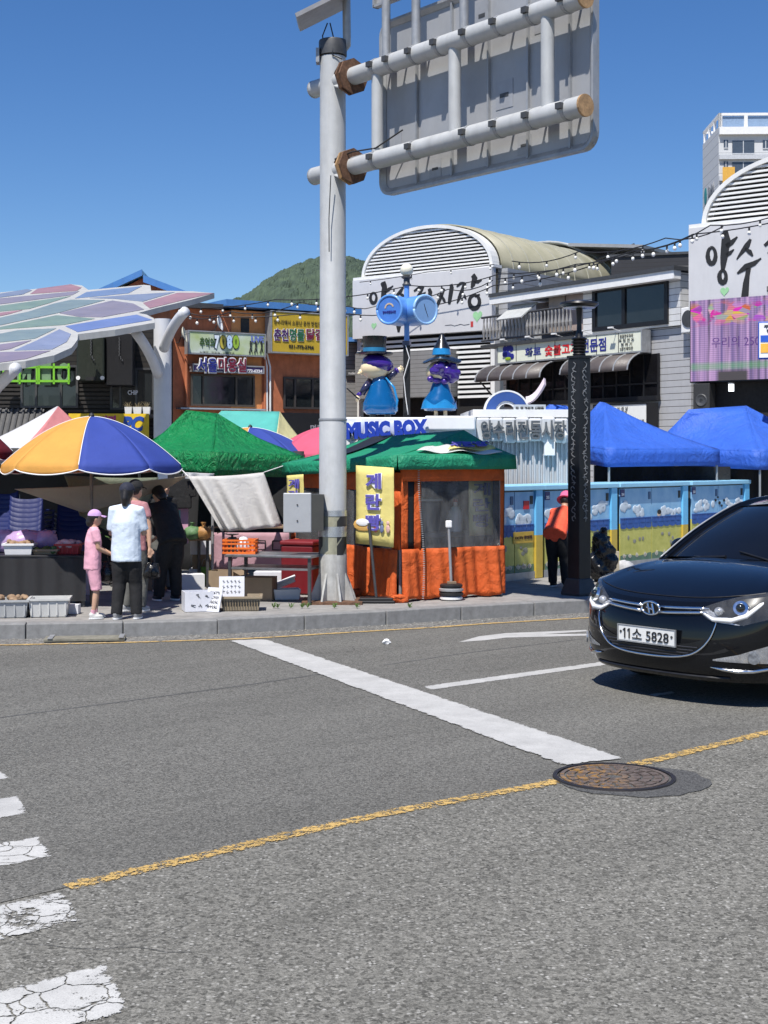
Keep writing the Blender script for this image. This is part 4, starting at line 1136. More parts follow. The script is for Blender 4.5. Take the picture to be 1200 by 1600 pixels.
colm = mat('column_white', (.6, .61, .63), .45, 0, .06, 3, 0, 60, .15, (.35, .33, .32))
zc = can(254, 487).z - .16
part(B().cyl((0, 0, -.05), (0, 0, zc - ZP), .2, .2, 20), 'column', colm, cnp, smooth=True, angle=40)
for pts in ([(247, 586), (240, 562), (228, 540), (212, 519)], [(256, 545), (262, 525), (272, 503), (290, 486)]):
    a_, b_, c_, d_ = [at(x, y, 31.1 - i * .35) for i, (x, y) in enumerate(pts)]
    path = []
    for k in range(10):
        t = k / 9
        path.append(a_ * (1 - t) ** 3 + b_ * 3 * t * (1 - t) ** 2 + c_ * 3 * t * t * (1 - t) + d_ * t ** 3)
    part(B().tube(path, .11, 12), 'branch_arm', colm, cnp, world=True, smooth=True)
part(B().tube([at(-30, 640, 27), at(-5, 605, 26), at(25, 575, 25.2)], .11, 10), 'branch_arm', colm, cnp, world=True, smooth=True)

# ------------------------------------------------------------------ overhead sign structure
PX, PY = -.618, 17.0
sg = thing('sign_gantry', 'tall grey steel pole with overhead road sign seen from behind', 'sign gantry', (PX, PY, ZP))
def pz(py): return H - (py - HZ) / F * PY - ZP
part(B().lathe([(.165, 0), (.165, pz(657)), (.158, pz(655)), (.156, pz(90))], n=28), 'pole', pole_paint, sg, smooth=True, angle=40)
part(B().lathe([(.168, pz(658)), (.172, pz(656)), (.168, pz(654))], n=28, cap=False), 'pole_joint', steel, sg, smooth=True)
part(B().lathe([(.17, pz(88)), (.17, pz(66)), (.165, pz(64))], n=24), 'pole_cap', grey_dark, sg, smooth=True, angle=40)
part(B().box(-.36, .36, -.33, .33, -.01, .025), 'base_plate', rust, sg)
gus = mat('stained_concrete_grey', (.42, .42, .4), .7, 0, .2, 8, .1, 40, .6, (.12, .1, .09))
for k in range(8):
    a = k * math.pi / 4 + .35; c, s = math.cos(a), math.sin(a)
    m_ = Matrix.Rotation(a, 4, 'Z')
    b = B().prism([(.15, .026), (.295, .026), (.27, .1), (.168, .36), (.15, .36)], -.012, .012)
    b.v = [tuple(m_ @ Vector(p)) for p in b.v]
    part(b, 'gusset', gus, sg)
part(B().lathe([(.172, .03), (.172, pz(892)), (.17, pz(888)), (.17, pz(866)), (.166, pz(864))], n=24, cap=False), 'base_sleeve', gus, sg, smooth=True, angle=40)
# warning bands: dark and pale chevrons wrapped on the pole
def wrap(fn0, fn1, a0, a1, r, n=14):
    b = B()
    return b.grid(lambda u, v: ((r) * math.cos(lerp(a0, a1, u)), r * math.sin(lerp(a0, a1, u)), lerp(fn0(u), fn1(u), v)), n, 1)
ylw = mat('faded_reflective', (.33, .32, .23), .5, 0, .2, 9, 0, 60, .4)
blk = mat('band_black', (.025, .025, .025), .5)
part(wrap(lambda u: pz(868), lambda u: pz(798), 0, 2 * math.pi, .168, 28), 'warning_wrap', ylw, sg, smooth=True)
for c0, c1 in ((834, 800), (866, 838)):
    for k in range(3):
        aa = -math.pi + k * 2.1 - .2
        part(wrap(lambda u: pz(min(866, lerp(c0 + 14, c0 - 14, u))), lambda u: pz(max(798, lerp(c1 + 14, c1 - 14, u))), aa, aa + 1.0, .1705), 'warning_stripe', blk, sg, smooth=True)
for y0, y1 in ((806, 797), (838, 822)):
    part(wrap(lambda u: pz(y0), lambda u: pz(y1), 0, 2 * math.pi, .173, 28), 'steel_band', mat('band_steel_%d' % y0, (.5, .52, .54), .3, .6), sg, smooth=True)
# beams
D = Vector((.63, -.777, 0)); Nn = Vector((.777, .63, 0))
def gp(t, z, o=0.0): return D * t + Nn * o + Vector((0, 0, z - ZP))
ZL, ZU = 5.354, 6.42
for z in (ZL, ZU):
    bm_ = part(B().cyl(gp(-.36, z), gp(4.1, z), .106, n=20), 'beam', pole_paint, sg, smooth=True, angle=40)
    part(B().cyl(gp(4.1, z), gp(4.125, z), .112, n=20), 'end_cap', rust_pale, bm_)
    part(B().cyl(gp(-.385, z), gp(-.36, z), .108, n=20), 'end_cap', steel, bm_)
    for t in (.32, .39):
        part(B().cyl(gp(t, z), gp(t + .025, z), .215, n=8), 'flange', rust_pale if (z == ZL and t < .35) else rust, bm_)
    for k in range(4):
        a = k * math.pi / 2 + .8
        up = Vector((0, 0, 1)) * math.cos(a) + Nn * math.sin(a)
        q = [gp(.12, z) + up * .1, gp(.33, z) + up * .1, gp(.33, z) + up * .21, gp(.16, z) + up * .13]
        sd = D.cross(up) * .01
        part(B().add([p + sd for p in q] + [p - sd for p in q], [(0, 1, 2, 3), (7, 6, 5, 4), (0, 4, 5, 1), (1, 5, 6, 2), (2, 6, 7, 3), (3, 7, 4, 0)]), 'gusset', rust if k % 2 else pole_paint, bm_)
    for k, t in enumerate((.86, 1.15, 1.55, 1.98, 2.45, 2.92, 3.4, 3.88)):
        if z == ZL and k in (1, 3): continue
        cl = part(B().cyl(gp(t - .02, z), gp(t + .02, z), .113, n=16), 'clamp', steel, bm_)
        part(B().box(-.035, .035, -.05, .0, -.03, .03, Matrix.Translation(gp(t, z + .02, -.1)) @ Matrix.Rotation(math.atan2(D.y, D.x), 4, 'Z')).box(-.012, .012, -.01, .2, .05, .08, Matrix.Translation(gp(t, z + .01, 0)) @ Matrix.Rotation(math.atan2(D.y, D.x), 4, 'Z')), 'bolt_lug', grey_dark, cl)
part(B().tube([gp(.2, ZL + .1, -.12), gp(.5, ZL + .14, -.09), gp(.9, ZL + .12, -.06), gp(1.2, ZL + .3, .1)], .01, 5).tube([gp(.2, ZL - .1, -.18), gp(.15, ZL - .6, -.17), gp(.14, ZL - 1.0, -.16)], .006, 5), 'cable', black_plastic, sg)
for t in (.86, 2.2, 3.6):
    part(B().cyl(gp(t, ZL), gp(t, ZU), .07, n=14), 'strut', pole_paint, sg, smooth=True, angle=40)
# sign board (its back is towards us)
bk = mat('sign_back_aluminium', (.37, .375, .385), .5, .25, .08, 2, 0, 60, .12, (.2, .2, .2))
zb0, zb1 = 5.0, 6.98
OB = .22
def board(t0, t1, z0, z1, o0, o1, b=None):
    b = b or B()
    v = [gp(t, z, o) for z in (z0, z1) for o in (o0, o1) for t in (t0, t1)]
    return b.add(v, [(0, 2, 3, 1), (4, 5, 7, 6), (0, 1, 5, 4), (2, 6, 7, 3), (0, 4, 6, 2), (1, 3, 7, 5)])
te = [.72, 1.33, 1.93, 2.52, 3.12, 3.72, 4.03]
for t0, t1 in zip(te, te[1:]):
    part(board(t0 + .006, t1 - .006, zb0 + .02, zb1 - .02, OB + .0, OB + .02), 'sign_panel', bk, sg)
    part(board(t0 - .012, t0 + .012, zb0 + .03, zb1 - .03, OB - .035, OB - .001), 'panel_rail', steel, sg)
# rounded rim
rimb = B(); pts = []
rr = .14
for cx_, cz_, a0_ in ((4.03 - rr, zb1 - rr, 0), (.71 + rr, zb1 - rr, 90), (.71 + rr, zb0 + rr, 180), (4.03 - rr, zb0 + rr, 270)):
    for k in range(6):
        a = R(a0_ + k * 18); pts.append((cx_ + rr * math.cos(a), cz_ + rr * math.sin(a), math.cos(a), math.sin(a)))
pts.append(pts[0])
rimb.rings([[gp(x, z, OB - .05), gp(x + c * .03, z + s * .03, OB - .05), gp(x + c * .03, z + s * .03, OB + .04), gp(x - c * .05, z - s * .05, OB + .04), gp(x - c * .05, z - s * .05, OB - .01)] for x, z, c, s in pts], False)
part(rimb, 'board_rim', steel, sg)
for t0, z0, w, h in ((.92, 5.35, .12, .32), (1.53, 5.06, .2, .2), (2.62, 5.62, .26, .3), (2.95, 5.08, .2, .2), (3.2, 6.3, .2, .3), (2.3, 6.55, .2, .3)):
    lp_ = part(board(t0, t0 + w, z0, z0 + h, OB - .006, OB - .001), 'label_plate', mat('plate_tint', (.33, .34, .36), .5, .2, .1), sg)
    part(board(t0 + w * .25, t0 + w * .75, z0 + h * .4, z0 + h * .55, OB - .009, OB - .0065), 'printed_mark', grey_dark, lp_)
# upper board and its posts
for t in (1.02, 1.55, 2.35):
    part(B().cyl(gp(t, ZU + .08), gp(t, 8.6), .05, n=12), 'post', steel, sg, smooth=True, angle=40)
part(board(.72, 1.75, 7.2, 8.1, .1, .125), 'upper_sign_panel', bk, sg)
b = B(); board(.70, 1.77, 7.17, 7.199, .06, .14, b); board(.69, .719, 7.17, 8.1, .06, .14, b)
part(b, 'upper_rim', steel, sg)
# solar panel and conduit on the pole top
ptop = pz(64)
part(B().tube([(.12, 0, pz(78)), (.17, 0, pz(70)), (.17, -.02, pz(60)), (.165, -.02, pz(0)), (.165, -.02, pz(-30))], .05, 10), 'conduit', steel, sg, smooth=True)
a_ = at(465, 38, 17) - Vector((PX, PY, ZP)); b_ = at(545, -2, 17) - Vector((PX, PY, ZP))
dv = (b_ - a_)
part(B().add([a_ + Vector((0, -.35, .0)), b_ + Vector((0, -.35, 0)), b_ + Vector((0, .35, .04)), a_ + Vector((0, .35, .04))], [(0, 1, 2, 3)]), 'solar_panel', mat('solar_back', (.3, .3, .31), .5, .2), sg, solid=.05)
part(B().tube([(-.06, -.1, pz(40)), (-.12, -.1, pz(60)), (-.1, -.12, pz(80)), (-.03, -.15, pz(88))], .008, 5).tube([(-.03, -.1, pz(40)), (.02, -.15, pz(68)), (.0, -.17, pz(92)), (.12, -.15, pz(98))], .008, 5), 'cable', black_plastic, sg)
part(B().box(-.2, -.16, -.1, .05, pz(100), pz(78)), 'junction_box', steel, sg)
# small sign strapped on the pole, seen from behind
p0 = at(443, 770, 16.75); p1 = at(487, 832, 16.75)
pl_ = part(B().box(p0.x - PX, p1.x - PX, -.3, -.27, p1.z - ZP, p0.z - ZP), 'small_sign_plate', mat('pale_sign_back', (.42, .43, .44), .45, .2, .05), sg, bevel=.012)
part(B().box(p1.x - PX + .002, -.1, -.29, .05, p1.z - ZP + .02, p0.z - ZP - .02), 'sign_casing', mat('casing_olive', (.05, .05, .045), .6), sg)
for z in (.3, .7):
    q = lerp(p1.z, p0.z, z) - ZP
    part(B().cyl(((p0.x + p1.x) / 2 - PX, -.31, q), ((p0.x + p1.x) / 2 - PX, -.299, q), .01, n=8), 'bolt', grey_dark, pl_)

# ------------------------------------------------------------------ black lamp post
lb = gr(905, 929, ZP)
lp = thing('lamp_post', 'black square lamp post with silver relief and disc lamp', 'lamp post', (lb.x, lb.y, ZP), R(38))
def lz(py): return H - (py - HZ) / F * lb.y - ZP
lamp_black = mat('lamp_black', (.014, .014, .017), .38, .2, .25, 6, .05, 60, .12, (.07, .07, .07))
def sq(r, z): return [(sx * r, sy * r, z) for sx, sy in ((-1, -1), (1, -1), (1, 1), (-1, 1))]
part(B().rings([sq(.165, 0), sq(.165, .03), sq(.12, .2), sq(.112, .21)]), 'plinth', mat('plinth_black', (.045, .045, .05), .45, .1, .25, 6, .05, 60, .3, (.1, .1, .1)), lp, bevel=.006)
sh = part(B().rings([sq(.104, .2), sq(.1, lz(560))]), 'shaft', lamp_black, lp, bevel=.006)
part(B().rings([sq(.112, lz(560)), sq(.112, lz(556))]), 'shaft_cap', lamp_black, lp)
prof = []
z = lz(556)
for k in range(6):
    prof += [(.075 + .01 * k * .4, z), (.085 + .004 * k, z + .018), (.07, z + .036)]; z += .04
prof += [(.05, z), (.035, z + .05), (.03, z + .16), (.04, lz(484)), (.06, lz(480))]
part(B().lathe(prof, n=20), 'neck', lamp_black, lp, smooth=True, angle=35)
part(B().lathe([(.05, lz(483)), (.22, lz(479)), (.25, lz(476)), (.24, lz(473)), (.12, lz(470)), (.0, lz(469))], n=28), 'disc_lamp', lamp_black, lp, smooth=True, angle=35)
part(B().lathe([(.21, lz(480.5)), (.2, lz(481.5)), (.05, lz(482))], n=24, cap=False), 'lamp_glass', mat('lamp_lens', (.35, .36, .38), .3), lp)
relief = mat('silver_relief', (.3, .3, .31), .35, .4, .35, 14)
random.seed(5)
for face in range(2):
    for xo in (0.0,):
        rb_ = B(); z = lz(815)
        while z < lz(575):
            x = random.uniform(-.02, .02); s_ = random.choice((-1, 1)); h = random.uniform(.05, .1)
            kind = random.random()
            if kind < .4:
                rb_.stroke([(x - .03 * s_, z, .006), (x + .02 * s_, z + h * .3, .012), (x + .03 * s_, z + h * .7, .01), (x - .01 * s_, z + h, .004)])
            elif kind < .7:
                rb_.stroke([(x + .03 * math.cos(q * .8), z + h / 2 + .03 * math.sin(q * .8), .009) for q in range(7)])
            else:
                rb_.stroke([(x - .035, z + h * .5, .005), (x, z + h * .62, .014), (x + .035, z + h * .5, .005)]); rb_.stroke([(x, z, .004), (x + .01 * s_, z + h * .5, .012), (x, z + h, .005)])
            z += h * random.uniform(.7, 1.1)
        o = part(rb_, 'relief_ornament', relief, sh, loc=(0, -.106, 0) if face == 0 else (-.106, 0, 0))
        o.rotation_euler.z = 0 if face == 0 else -math.pi / 2

# ------------------------------------------------------------------ tents
def face_grid(b, a, c, e, d, nu=10, nv=8, sag=.05, wav=.0):
    """bilinear sheet: a,c along the eave, d,e along the ridge"""
    a, c, e, d = [Vector(q) for q in (a, c, e, d)]
    def fn(u, v):
        p = (a * (1 - u) + c * u) * (1 - v) + (d * (1 - u) + e * u) * v
        s = sag * math.sin(math.pi * v) * (.55 + .45 * math.sin(math.pi * u)) + wav * math.sin(u * 23 + v * 5) * math.sin(math.pi * v)
        return (p.x, p.y, p.z - s)
    return b.grid(fn, nu, nv)
def valance(b, a, c, h, wave=.012, nu=14, slack=.0):
    a, c = Vector(a), Vector(c); d = (c - a).normalized(); nrm = Vector((d.y, -d.x, 0))
    ph = random.uniform(0, 6)
    def fn(u, v):
        p = a.lerp(c, u) + nrm * (wave * math.sin(u * 17 + ph) * v + .004)
        return (p.x, p.y, p.z - v * h - slack * math.sin(math.pi * u) * v)
    return b.grid(fn, nu, 3)
def tent(name, label, corners, ridge, mats, vh, leg_r=.02, sag=.05, group='market tents', val_m=None, wav=0.0, legs=(0, 1, 2, 3)):
    """corners: front, right, back, left; ridge: end over the left side, end over the right side"""
    cf, cr, cb, cl = [Vector(c) for c in corners]
    r0, r1 = [Vector(c) for c in ridge]
    ctr = (cf + cb) / 2; ctr.z = (cf.z + cr.z) / 2
    t = thing(name, label, 'tent', (ctr.x, ctr.y, ZP), 0, group)
    faces = ((cf, cr, r1, r1), (cr, cb, r0, r1), (cb, cl, r0, r0), (cl, cf, r1, r0))
    for k, (a, c, e, d) in enumerate(faces):
        part(face_grid(B(), a, c, e, d, 12, 10, sag, wav), 'roof_panel', mats[k % len(mats)], t, world=True, smooth=True, solid=.006)
    for a, c in ((cf, cr), (cr, cb), (cb, cl), (cl, cf)):
        part(valance(B(), a, c, vh), 'valance', val_m or mats[0], t, world=True, smooth=True, solid=.006)
    for k, c in enumerate((cf, cr, cb, cl)):
        if k in legs:
            c = c + (ctr - c) * .03; part(B().cyl((c.x, c.y, ZP - .005), (c.x, c.y, c.z - .03), leg_r, n=10), 'leg', steel, t, world=True, smooth=True, angle=40)
    b = B()
    for a, c in ((r0, r1), (cf, r1), (cr, r1), (cl, r0), (cb, r0), (cf, cr), (cr, cb), (cb, cl), (cl, cf)):
        a = a + (ctr - a) * .04; c = c + (ctr - c) * .04
        if (a - c).length > .05: b.cyl(Vector((a.x, a.y, a.z - .1)), Vector((c.x, c.y, c.z - .1)), .012, n=6)
    part(b, 'roof_frame', steel, t, world=True)
    return t
green_c = cloth('green_tent_cloth', hexc(22, 156, 88), .36, 1.0, 6, .12, .5, .2, .1)
tent('green_tent', 'bright green creased market tent in front of the orange building',
     (at(332, 707, 18.9), at(474, 713, 20.4), at(345, 690, 22.4), at(214, 702, 20.3)), (at(291, 641, 20.6), at(340, 646, 20.9)), (green_c,), .31, sag=.1, wav=.015)
teal_c = cloth('teal_tent_cloth', hexc(95, 190, 180), .3, .4); cream_c = cloth('cream_tent_cloth', hexc(235, 228, 175), .35, .4)
tent('teal_tent', 'teal and cream tent behind the green tent', (at(430, 690, 23.6), at(478, 694, 25), at(392, 690, 27), at(285, 692, 25.2)), (at(346, 642, 25.2), at(437, 643, 25)), (cream_c, teal_c, cream_c, teal_c), .12, val_m=teal_c)
pink_c = cloth('faded_pink_cloth', hexc(225, 150, 150), .35, .4); wht_c = cloth('white_tent_cloth', hexc(228, 228, 228), .35, .4)
tent('pink_tent', 'pink and white pointed tent behind the yellow parasol', (at(30, 706, 20.8), at(170, 700, 22.2), at(95, 690, 24), at(-40, 700, 22.4)), (at(89, 635, 22.4), at(91, 635, 22.4)), (pink_c, wht_c, pink_c, wht_c), .15, val_m=wht_c)
blue_c = cloth('blue_tent_cloth', hexc(58, 108, 212), .22, .6, 4, .12, .6, .25, .07)
net = cloth('black_net', (.012, .012, .013), .1, .5)
tA = tent('blue_tent', 'blue tent behind the lamp post and painted lockers', (at(950, 703, 23), at(1124, 702, 24.6), at(1030, 690, 27.4), at(862, 692, 25.4)), (at(937, 628, 25), at(945, 629, 25)), (blue_c,), .28, sag=.12)
tB = tent('blue_tent', 'blue tent at the right edge below the video screen', (at(1188, 706, 25), at(1330, 705, 26.5), at(1150, 690, 29), at(1010, 700, 27.2)), (at(1076, 640, 27), at(1166, 634, 27)), (blue_c,), .32, sag=.1)
tent('blue_tent', 'small blue tent top left of the lamp post, behind the container', (at(850, 668, 31), at(930, 668, 32), at(900, 660, 34), at(810, 665, 33)), (at(858, 632, 32.5), at(885, 634, 32.5)), (blue_c,), .1, sag=.05)
tent('white_tent', 'small white tent peak between the two big blue tents', (at(1000, 690, 30), at(1050, 690, 30.5), at(1020, 688, 33), at(975, 690, 32)), (at(984, 650, 31), at(986, 650, 31)), (wht_c, blue_c, wht_c, wht_c), .1, sag=.04)
for t_, a_, c_ in ((tA, at(928, 727, 24.0), at(1140, 729, 25.2)), (tB, at(1120, 729, 26), at(1330, 730, 26))):
    part(B().grid(lambda u, v: tuple(a_.lerp(c_, u) + Vector((0, .06 * math.sin(u * 30), -v * 1.4))), 30, 6), 'net_curtain', net, t_, world=True, smooth=True)

# ------------------------------------------------------------------ parasols
def parasol(label, hub, rad, drop, cols, az0, zbase, seg=8, pole_to=ZP, flap=.11, tilt=0):
    t = thing('parasol', label, 'parasol', (hub.x, hub.y, ZP), 0, 'market parasols')
    hz_ = hub.z - ZP
    piping = white_clean
    for k in range(seg):
        a0 = az0 + 2 * math.pi * k / seg; a1 = a0 + 2 * math.pi / seg
        def fn(u, v):
            a = lerp(a0, a1, u); chord = 1 - .05 * math.sin(math.pi * u) * v
            if v <= .85:
                q = v / .85; r = rad * q * chord; z = hz_ - drop * (q ** 1.75) - .03 * math.sin(math.pi * u) * math.sin(math.pi * q)
            else:
                q = (v - .85) / .15; r = rad * chord * (1 + .015 * q); z = hz_ - drop - flap * q * (.45 + .55 * math.sin(math.pi * u) ** .7)
            return (r * math.cos(a), r * math.sin(a), z)
        part(B().grid(fn, 10, 20), 'canopy_panel', cols[k % len(cols)], t, smooth=True, solid=.004)
        edge = [Vector(fn(i / 10, 1.0)) for i in range(11)]
        part(B().tube(edge, .008, 5), 'edge_piping', piping, t)
        if cols[k % len(cols)] is not cols[(k - 1) % len(cols)]: part(B().tube([Vector(fn(0, v / 20 * .85)) + Vector((0, 0, .004)) for v in range(21)], .005, 5), 'seam', piping, t)
        rib = [Vector(fn(0, q)) - Vector((0, 0, .025)) for q in (.05, .3, .6, .84)]
        part(B().tube(rib, .008, 5), 'rib', steel, t)
    part(B().cyl((0, 0, pole_to - ZP), (0, 0, hz_ + .03), .021, n=12), 'pole', mat('pole_bronze', (.16, .13, .11), .4, .5), t, smooth=True, angle=40)
    part(B().lathe([(.03, hz_ - .01), (.035, hz_ + .015), (.02, hz_ + .04), (.0, hz_ + .05)], n=12), 'finial', black_plastic, t)
    return t
yel = cloth('parasol_yellow', hexc(240, 188, 96), .45, .22, 6); blu = cloth('parasol_blue', hexc(66, 88, 178), .35, .22, 6)
mar = cloth('parasol_maroon', hexc(120, 26, 40), .35, .2, 6); ora = cloth('parasol_orange', hexc(235, 150, 55), .5, .2, 6)
red_c = cloth('parasol_red', hexc(205, 60, 52), .4, .2, 6); vio = cloth('parasol_violet', hexc(150, 140, 205), .4, .2, 6); pnk = cloth('parasol_pink', hexc(232, 110, 140), .4, .2, 6)
parasol('big yellow and blue parasol over the vegetable stall', at(143, 651, 16.7), 1.05, .57, (yel, blu, blu, mar, ora, ora, mar, yel), R(-131), 0)
parasol('red parasol cut off by the left edge', at(-88, 640, 16.9), .8, .5, (red_c, red_c, mar, red_c), R(-120), 0)
parasol('blue and yellow parasol rising behind the green tent', at(391, 668, 22.5), 1.0, .42, (yel, blu, blu, pink_c, yel, mar, blu, yel), R(-135), 0)
parasol('pink and violet parasol just left of the sign pole', at(512, 666, 22.8), .95, .45, (pnk, vio, vio, pnk, pnk, vio, pnk, pnk), R(-140), 0)

# ------------------------------------------------------------------ egg bread stall: green roof, orange walls, clear windows
G0 = Vector((.2, 17.05, ZP)); Ud = Vector((.865, .502, 0)); Vd = Vector((-.502, .865, 0)); LU, LV = 1.53, 3.0
Cf = G0 - Ud * .1 - Vd * .1 + Vector((0, 0, 1.765)); Cr = G0 + Ud * (LU + .1) - Vd * .1 + Vector((0, 0, 1.765)); Cl = G0 - Ud * .1 + Vd * (LV + .05) + Vector((0, 0, 1.66))
Cb = Cl + Cr - Cf
R1, R2 = at(725, 672, 18.35), at(575, 684, 19.7)
st = thing('food_stall', 'orange tarpaulin food stall with green roof and clear windows', 'food stall', ((Cf.x + Cb.x) / 2, (Cf.y + Cb.y) / 2, ZP))
gro = cloth('green_roof_tarp', hexc(36, 152, 112), .2, .8, 4, .14, .6, .3, .07); gro2 = gro
for a, c, e, d in ((Cl, Cf, R1, R2), (Cf, Cr, R1, R1), (Cr, Cb, R2, R1), (Cb, Cl, R2, R2)):
    part(face_grid(B(), a, c, e, d, 16, 10, .05, .008), 'roof_panel', gro, st, world=True, smooth=True, solid=.006)
for a, c in ((Cl, Cf), (Cf, Cr), (Cr, Cb), (Cb, Cl)):
    part(valance(B(), a, c, .17, .018), 'valance', gro, st, world=True, smooth=True, solid=.006)
part(face_grid(B(), Cl.lerp(Cf, .28) + Vector((0, 0, .012)), Cl.lerp(Cf, .4) + Vector((0, 0, .012)), R2.lerp(R1, .28) + Vector((0, 0, .012)), R2.lerp(R1, .05) + Vector((0, 0, .012)), 4, 8, .05), 'roof_strap', black_plastic, st, world=True, smooth=True)
org = cloth('orange_tarp', hexc(224, 104, 44), .25, .7, 4, .18, dirt=.45, bd=.05)
back_t = cloth('shade_black_wall_tarp', (.03, .02, .016), .02, .3)  # near-black instead of orange, paints the dark inside of the stall
vinyl = clear('clear_vinyl', alpha=.07, rough=.1)
def wall_sheet(d0, dirv, s0, s1, z0, z1, m, name, wav=.02, flare=0.0, nu=12, nz=8, yo=0.0):
    nrm = Vector((dirv.y, -dirv.x, 0))
    if dirv.x < 0: nrm = -nrm
    ph = s0 * 9
    def fn(u, v):
        s = lerp(s0, s1, u); z = lerp(z0, z1, v)
        k = max(0, 1 - z / 1.6)
        fold = math.sin(s * 11 + ph + 1.2 * math.sin(s * 4)) + .55 * abs(math.sin(s * 19 + ph * 2 + z * 1.5)) ** .6 - .4 + .35 * math.sin(s * 37 + z * 3)
        w = wav * (.2 + k * 1.3) * fold + flare * k * k + yo
        if v == 0 and z < .1: z += .012 * math.sin(s * 14) + .01
        p = d0 + dirv * s + nrm * w
        return (p.x, p.y, ZP + z)
    return part(B().grid(fn, nu, nz), name, m, st, world=True, smooth=True, solid=.005)
# right-hand front
wall_sheet(G0, Ud, 0, LU, .01, .63, org, 'wall_tarp', .03, .05, 70, 10)
wall_sheet(G0, Ud, 0, LU, 1.45, 1.62, org, 'wall_tarp', .006)
wall_sheet(G0, Ud, 0, .1, .63, 1.45, org, 'wall_tarp', .015, .0, 4)
wall_sheet(G0, Ud, .2, .29, .63, 1.45, org, 'wall_tarp', .015, .0, 4)
wall_sheet(G0, Ud, 1.47, LU, .63, 1.45, org, 'wall_tarp', .015, .0, 4)
wall_sheet(G0, Ud, .1, .2, .63, 1.45, mat('black_gap', (.01, .01, .01), .7), 'door_gap', .01, 0, 4, yo=-.01)
wall_sheet(G0, Ud, .29, 1.47, .63, 1.45, vinyl, 'clear_window', .03, .0, 20)
zipb = B()
for k in range(60):
    q = k / 59; p = G0 + Ud * (.27 + .03 * math.sin(q * 5)) + Vector((Ud.y, -Ud.x, 0)) * (.03 + .05 * (1 - q) ** 2); zipb.box(-.012, .012, -.006, .006, -.004, .004, Matrix.Translation((p.x, p.y, ZP + .03 + q * 1.55)))
part(zipb, 'zip', mat('zip_grey', (.35, .35, .35), .5), st, world=True)
# left-hand front
wall_sheet(G0, Vd, 0, 2.95, .01, .62, org, 'wall_tarp', .035, .07, 110, 10)
wall_sheet(G0, Vd, 0, 2.95, 1.33, 1.56, org, 'wall_tarp', .01)
wall_sheet(G0, Vd, 0, .22, .62, 1.33, org, 'wall_tarp', .02, .0, 6)
wall_sheet(G0, Vd, 1.4, 1.5, .62, 1.33, org, 'wall_tarp', .02, .0, 4)
wall_sheet(G0, Vd, 2.85, 2.95, .62, 1.33, org, 'wall_tarp', .02, .0, 4)
wall_sheet(G0, Vd, .22, 1.4, .62, 1.33, vinyl, 'clear_window', .02, .0, 12)
wall_sheet(G0, Vd, 1.5, 2.85, .62, 1.33, vinyl, 'clear_window', .02, .0, 12)
# back walls
Gr = G0 + Ud * LU; Gl = G0 + Vd * 2.95
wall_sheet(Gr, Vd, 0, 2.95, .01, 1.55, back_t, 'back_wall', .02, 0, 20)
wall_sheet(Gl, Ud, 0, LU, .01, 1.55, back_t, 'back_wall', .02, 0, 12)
for p in (G0, Gr, Gl, Gr + Vd * 2.95):
    c_ = p * .97 + (G0 + Gr + Gl + Gr + Vd * 2.95) * .0075
    part(B().cyl((c_.x, c_.y, ZP - .005), (c_.x, c_.y, ZP + 1.55), .02, n=8), 'leg', steel, st, world=True)
# tarp hems gathered on the ground
for pb in (G0 + Vector((-.02, -.1, 0)), G0 + Vd * .8 + Vector((-.12, -.06, 0))):
    hm = B().ell((pb.x, pb.y, ZP + .035), .13, .07, .05, 12, 8)
    hm.v = [(x + random.uniform(-.02, .02), y + random.uniform(-.02, .02), z + random.uniform(-.012, .02)) for x, y, z in hm.v]
    part(hm, 'gathered_hem', org, st, world=True, smooth=True)
# inside: counter, things on it
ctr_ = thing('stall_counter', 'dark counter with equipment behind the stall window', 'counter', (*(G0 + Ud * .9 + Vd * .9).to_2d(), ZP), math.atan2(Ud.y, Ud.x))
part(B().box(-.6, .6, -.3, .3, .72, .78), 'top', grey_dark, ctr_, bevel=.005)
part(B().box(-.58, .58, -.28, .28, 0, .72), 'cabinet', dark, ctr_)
wbt = thing('gas_canister', 'white canister standing on the stall counter', 'canister', (*(G0 + Ud * 1.28 + Vd * .75).to_2d(), ZP + .78))
part(B().lathe([(.08, 0), (.085, .02), (.085, .26), (.05, .32), (.025, .33), (.025, .38)], n=14), 'body', white, wbt, smooth=True, angle=50)
part(B().lathe([(.035, .38), (.035, .42), (.0, .425)], n=10), 'cap', mat('cap_red', hexc(150, 40, 40), .5), wbt)
mch = thing('baking_machine', 'dark baking machine on the stall counter', 'machine', (*(G0 + Ud * .75 + Vd * .85).to_2d(), ZP + .78), math.atan2(Ud.y, Ud.x))
part(B().box(-.3, .25, -.18, .2, 0, .4), 'housing', grey_dark, mch, bevel=.02)
part(B().box(-.32, .27, -.2, .22, .401, .43), 'lid', steel, mch, bevel=.005)
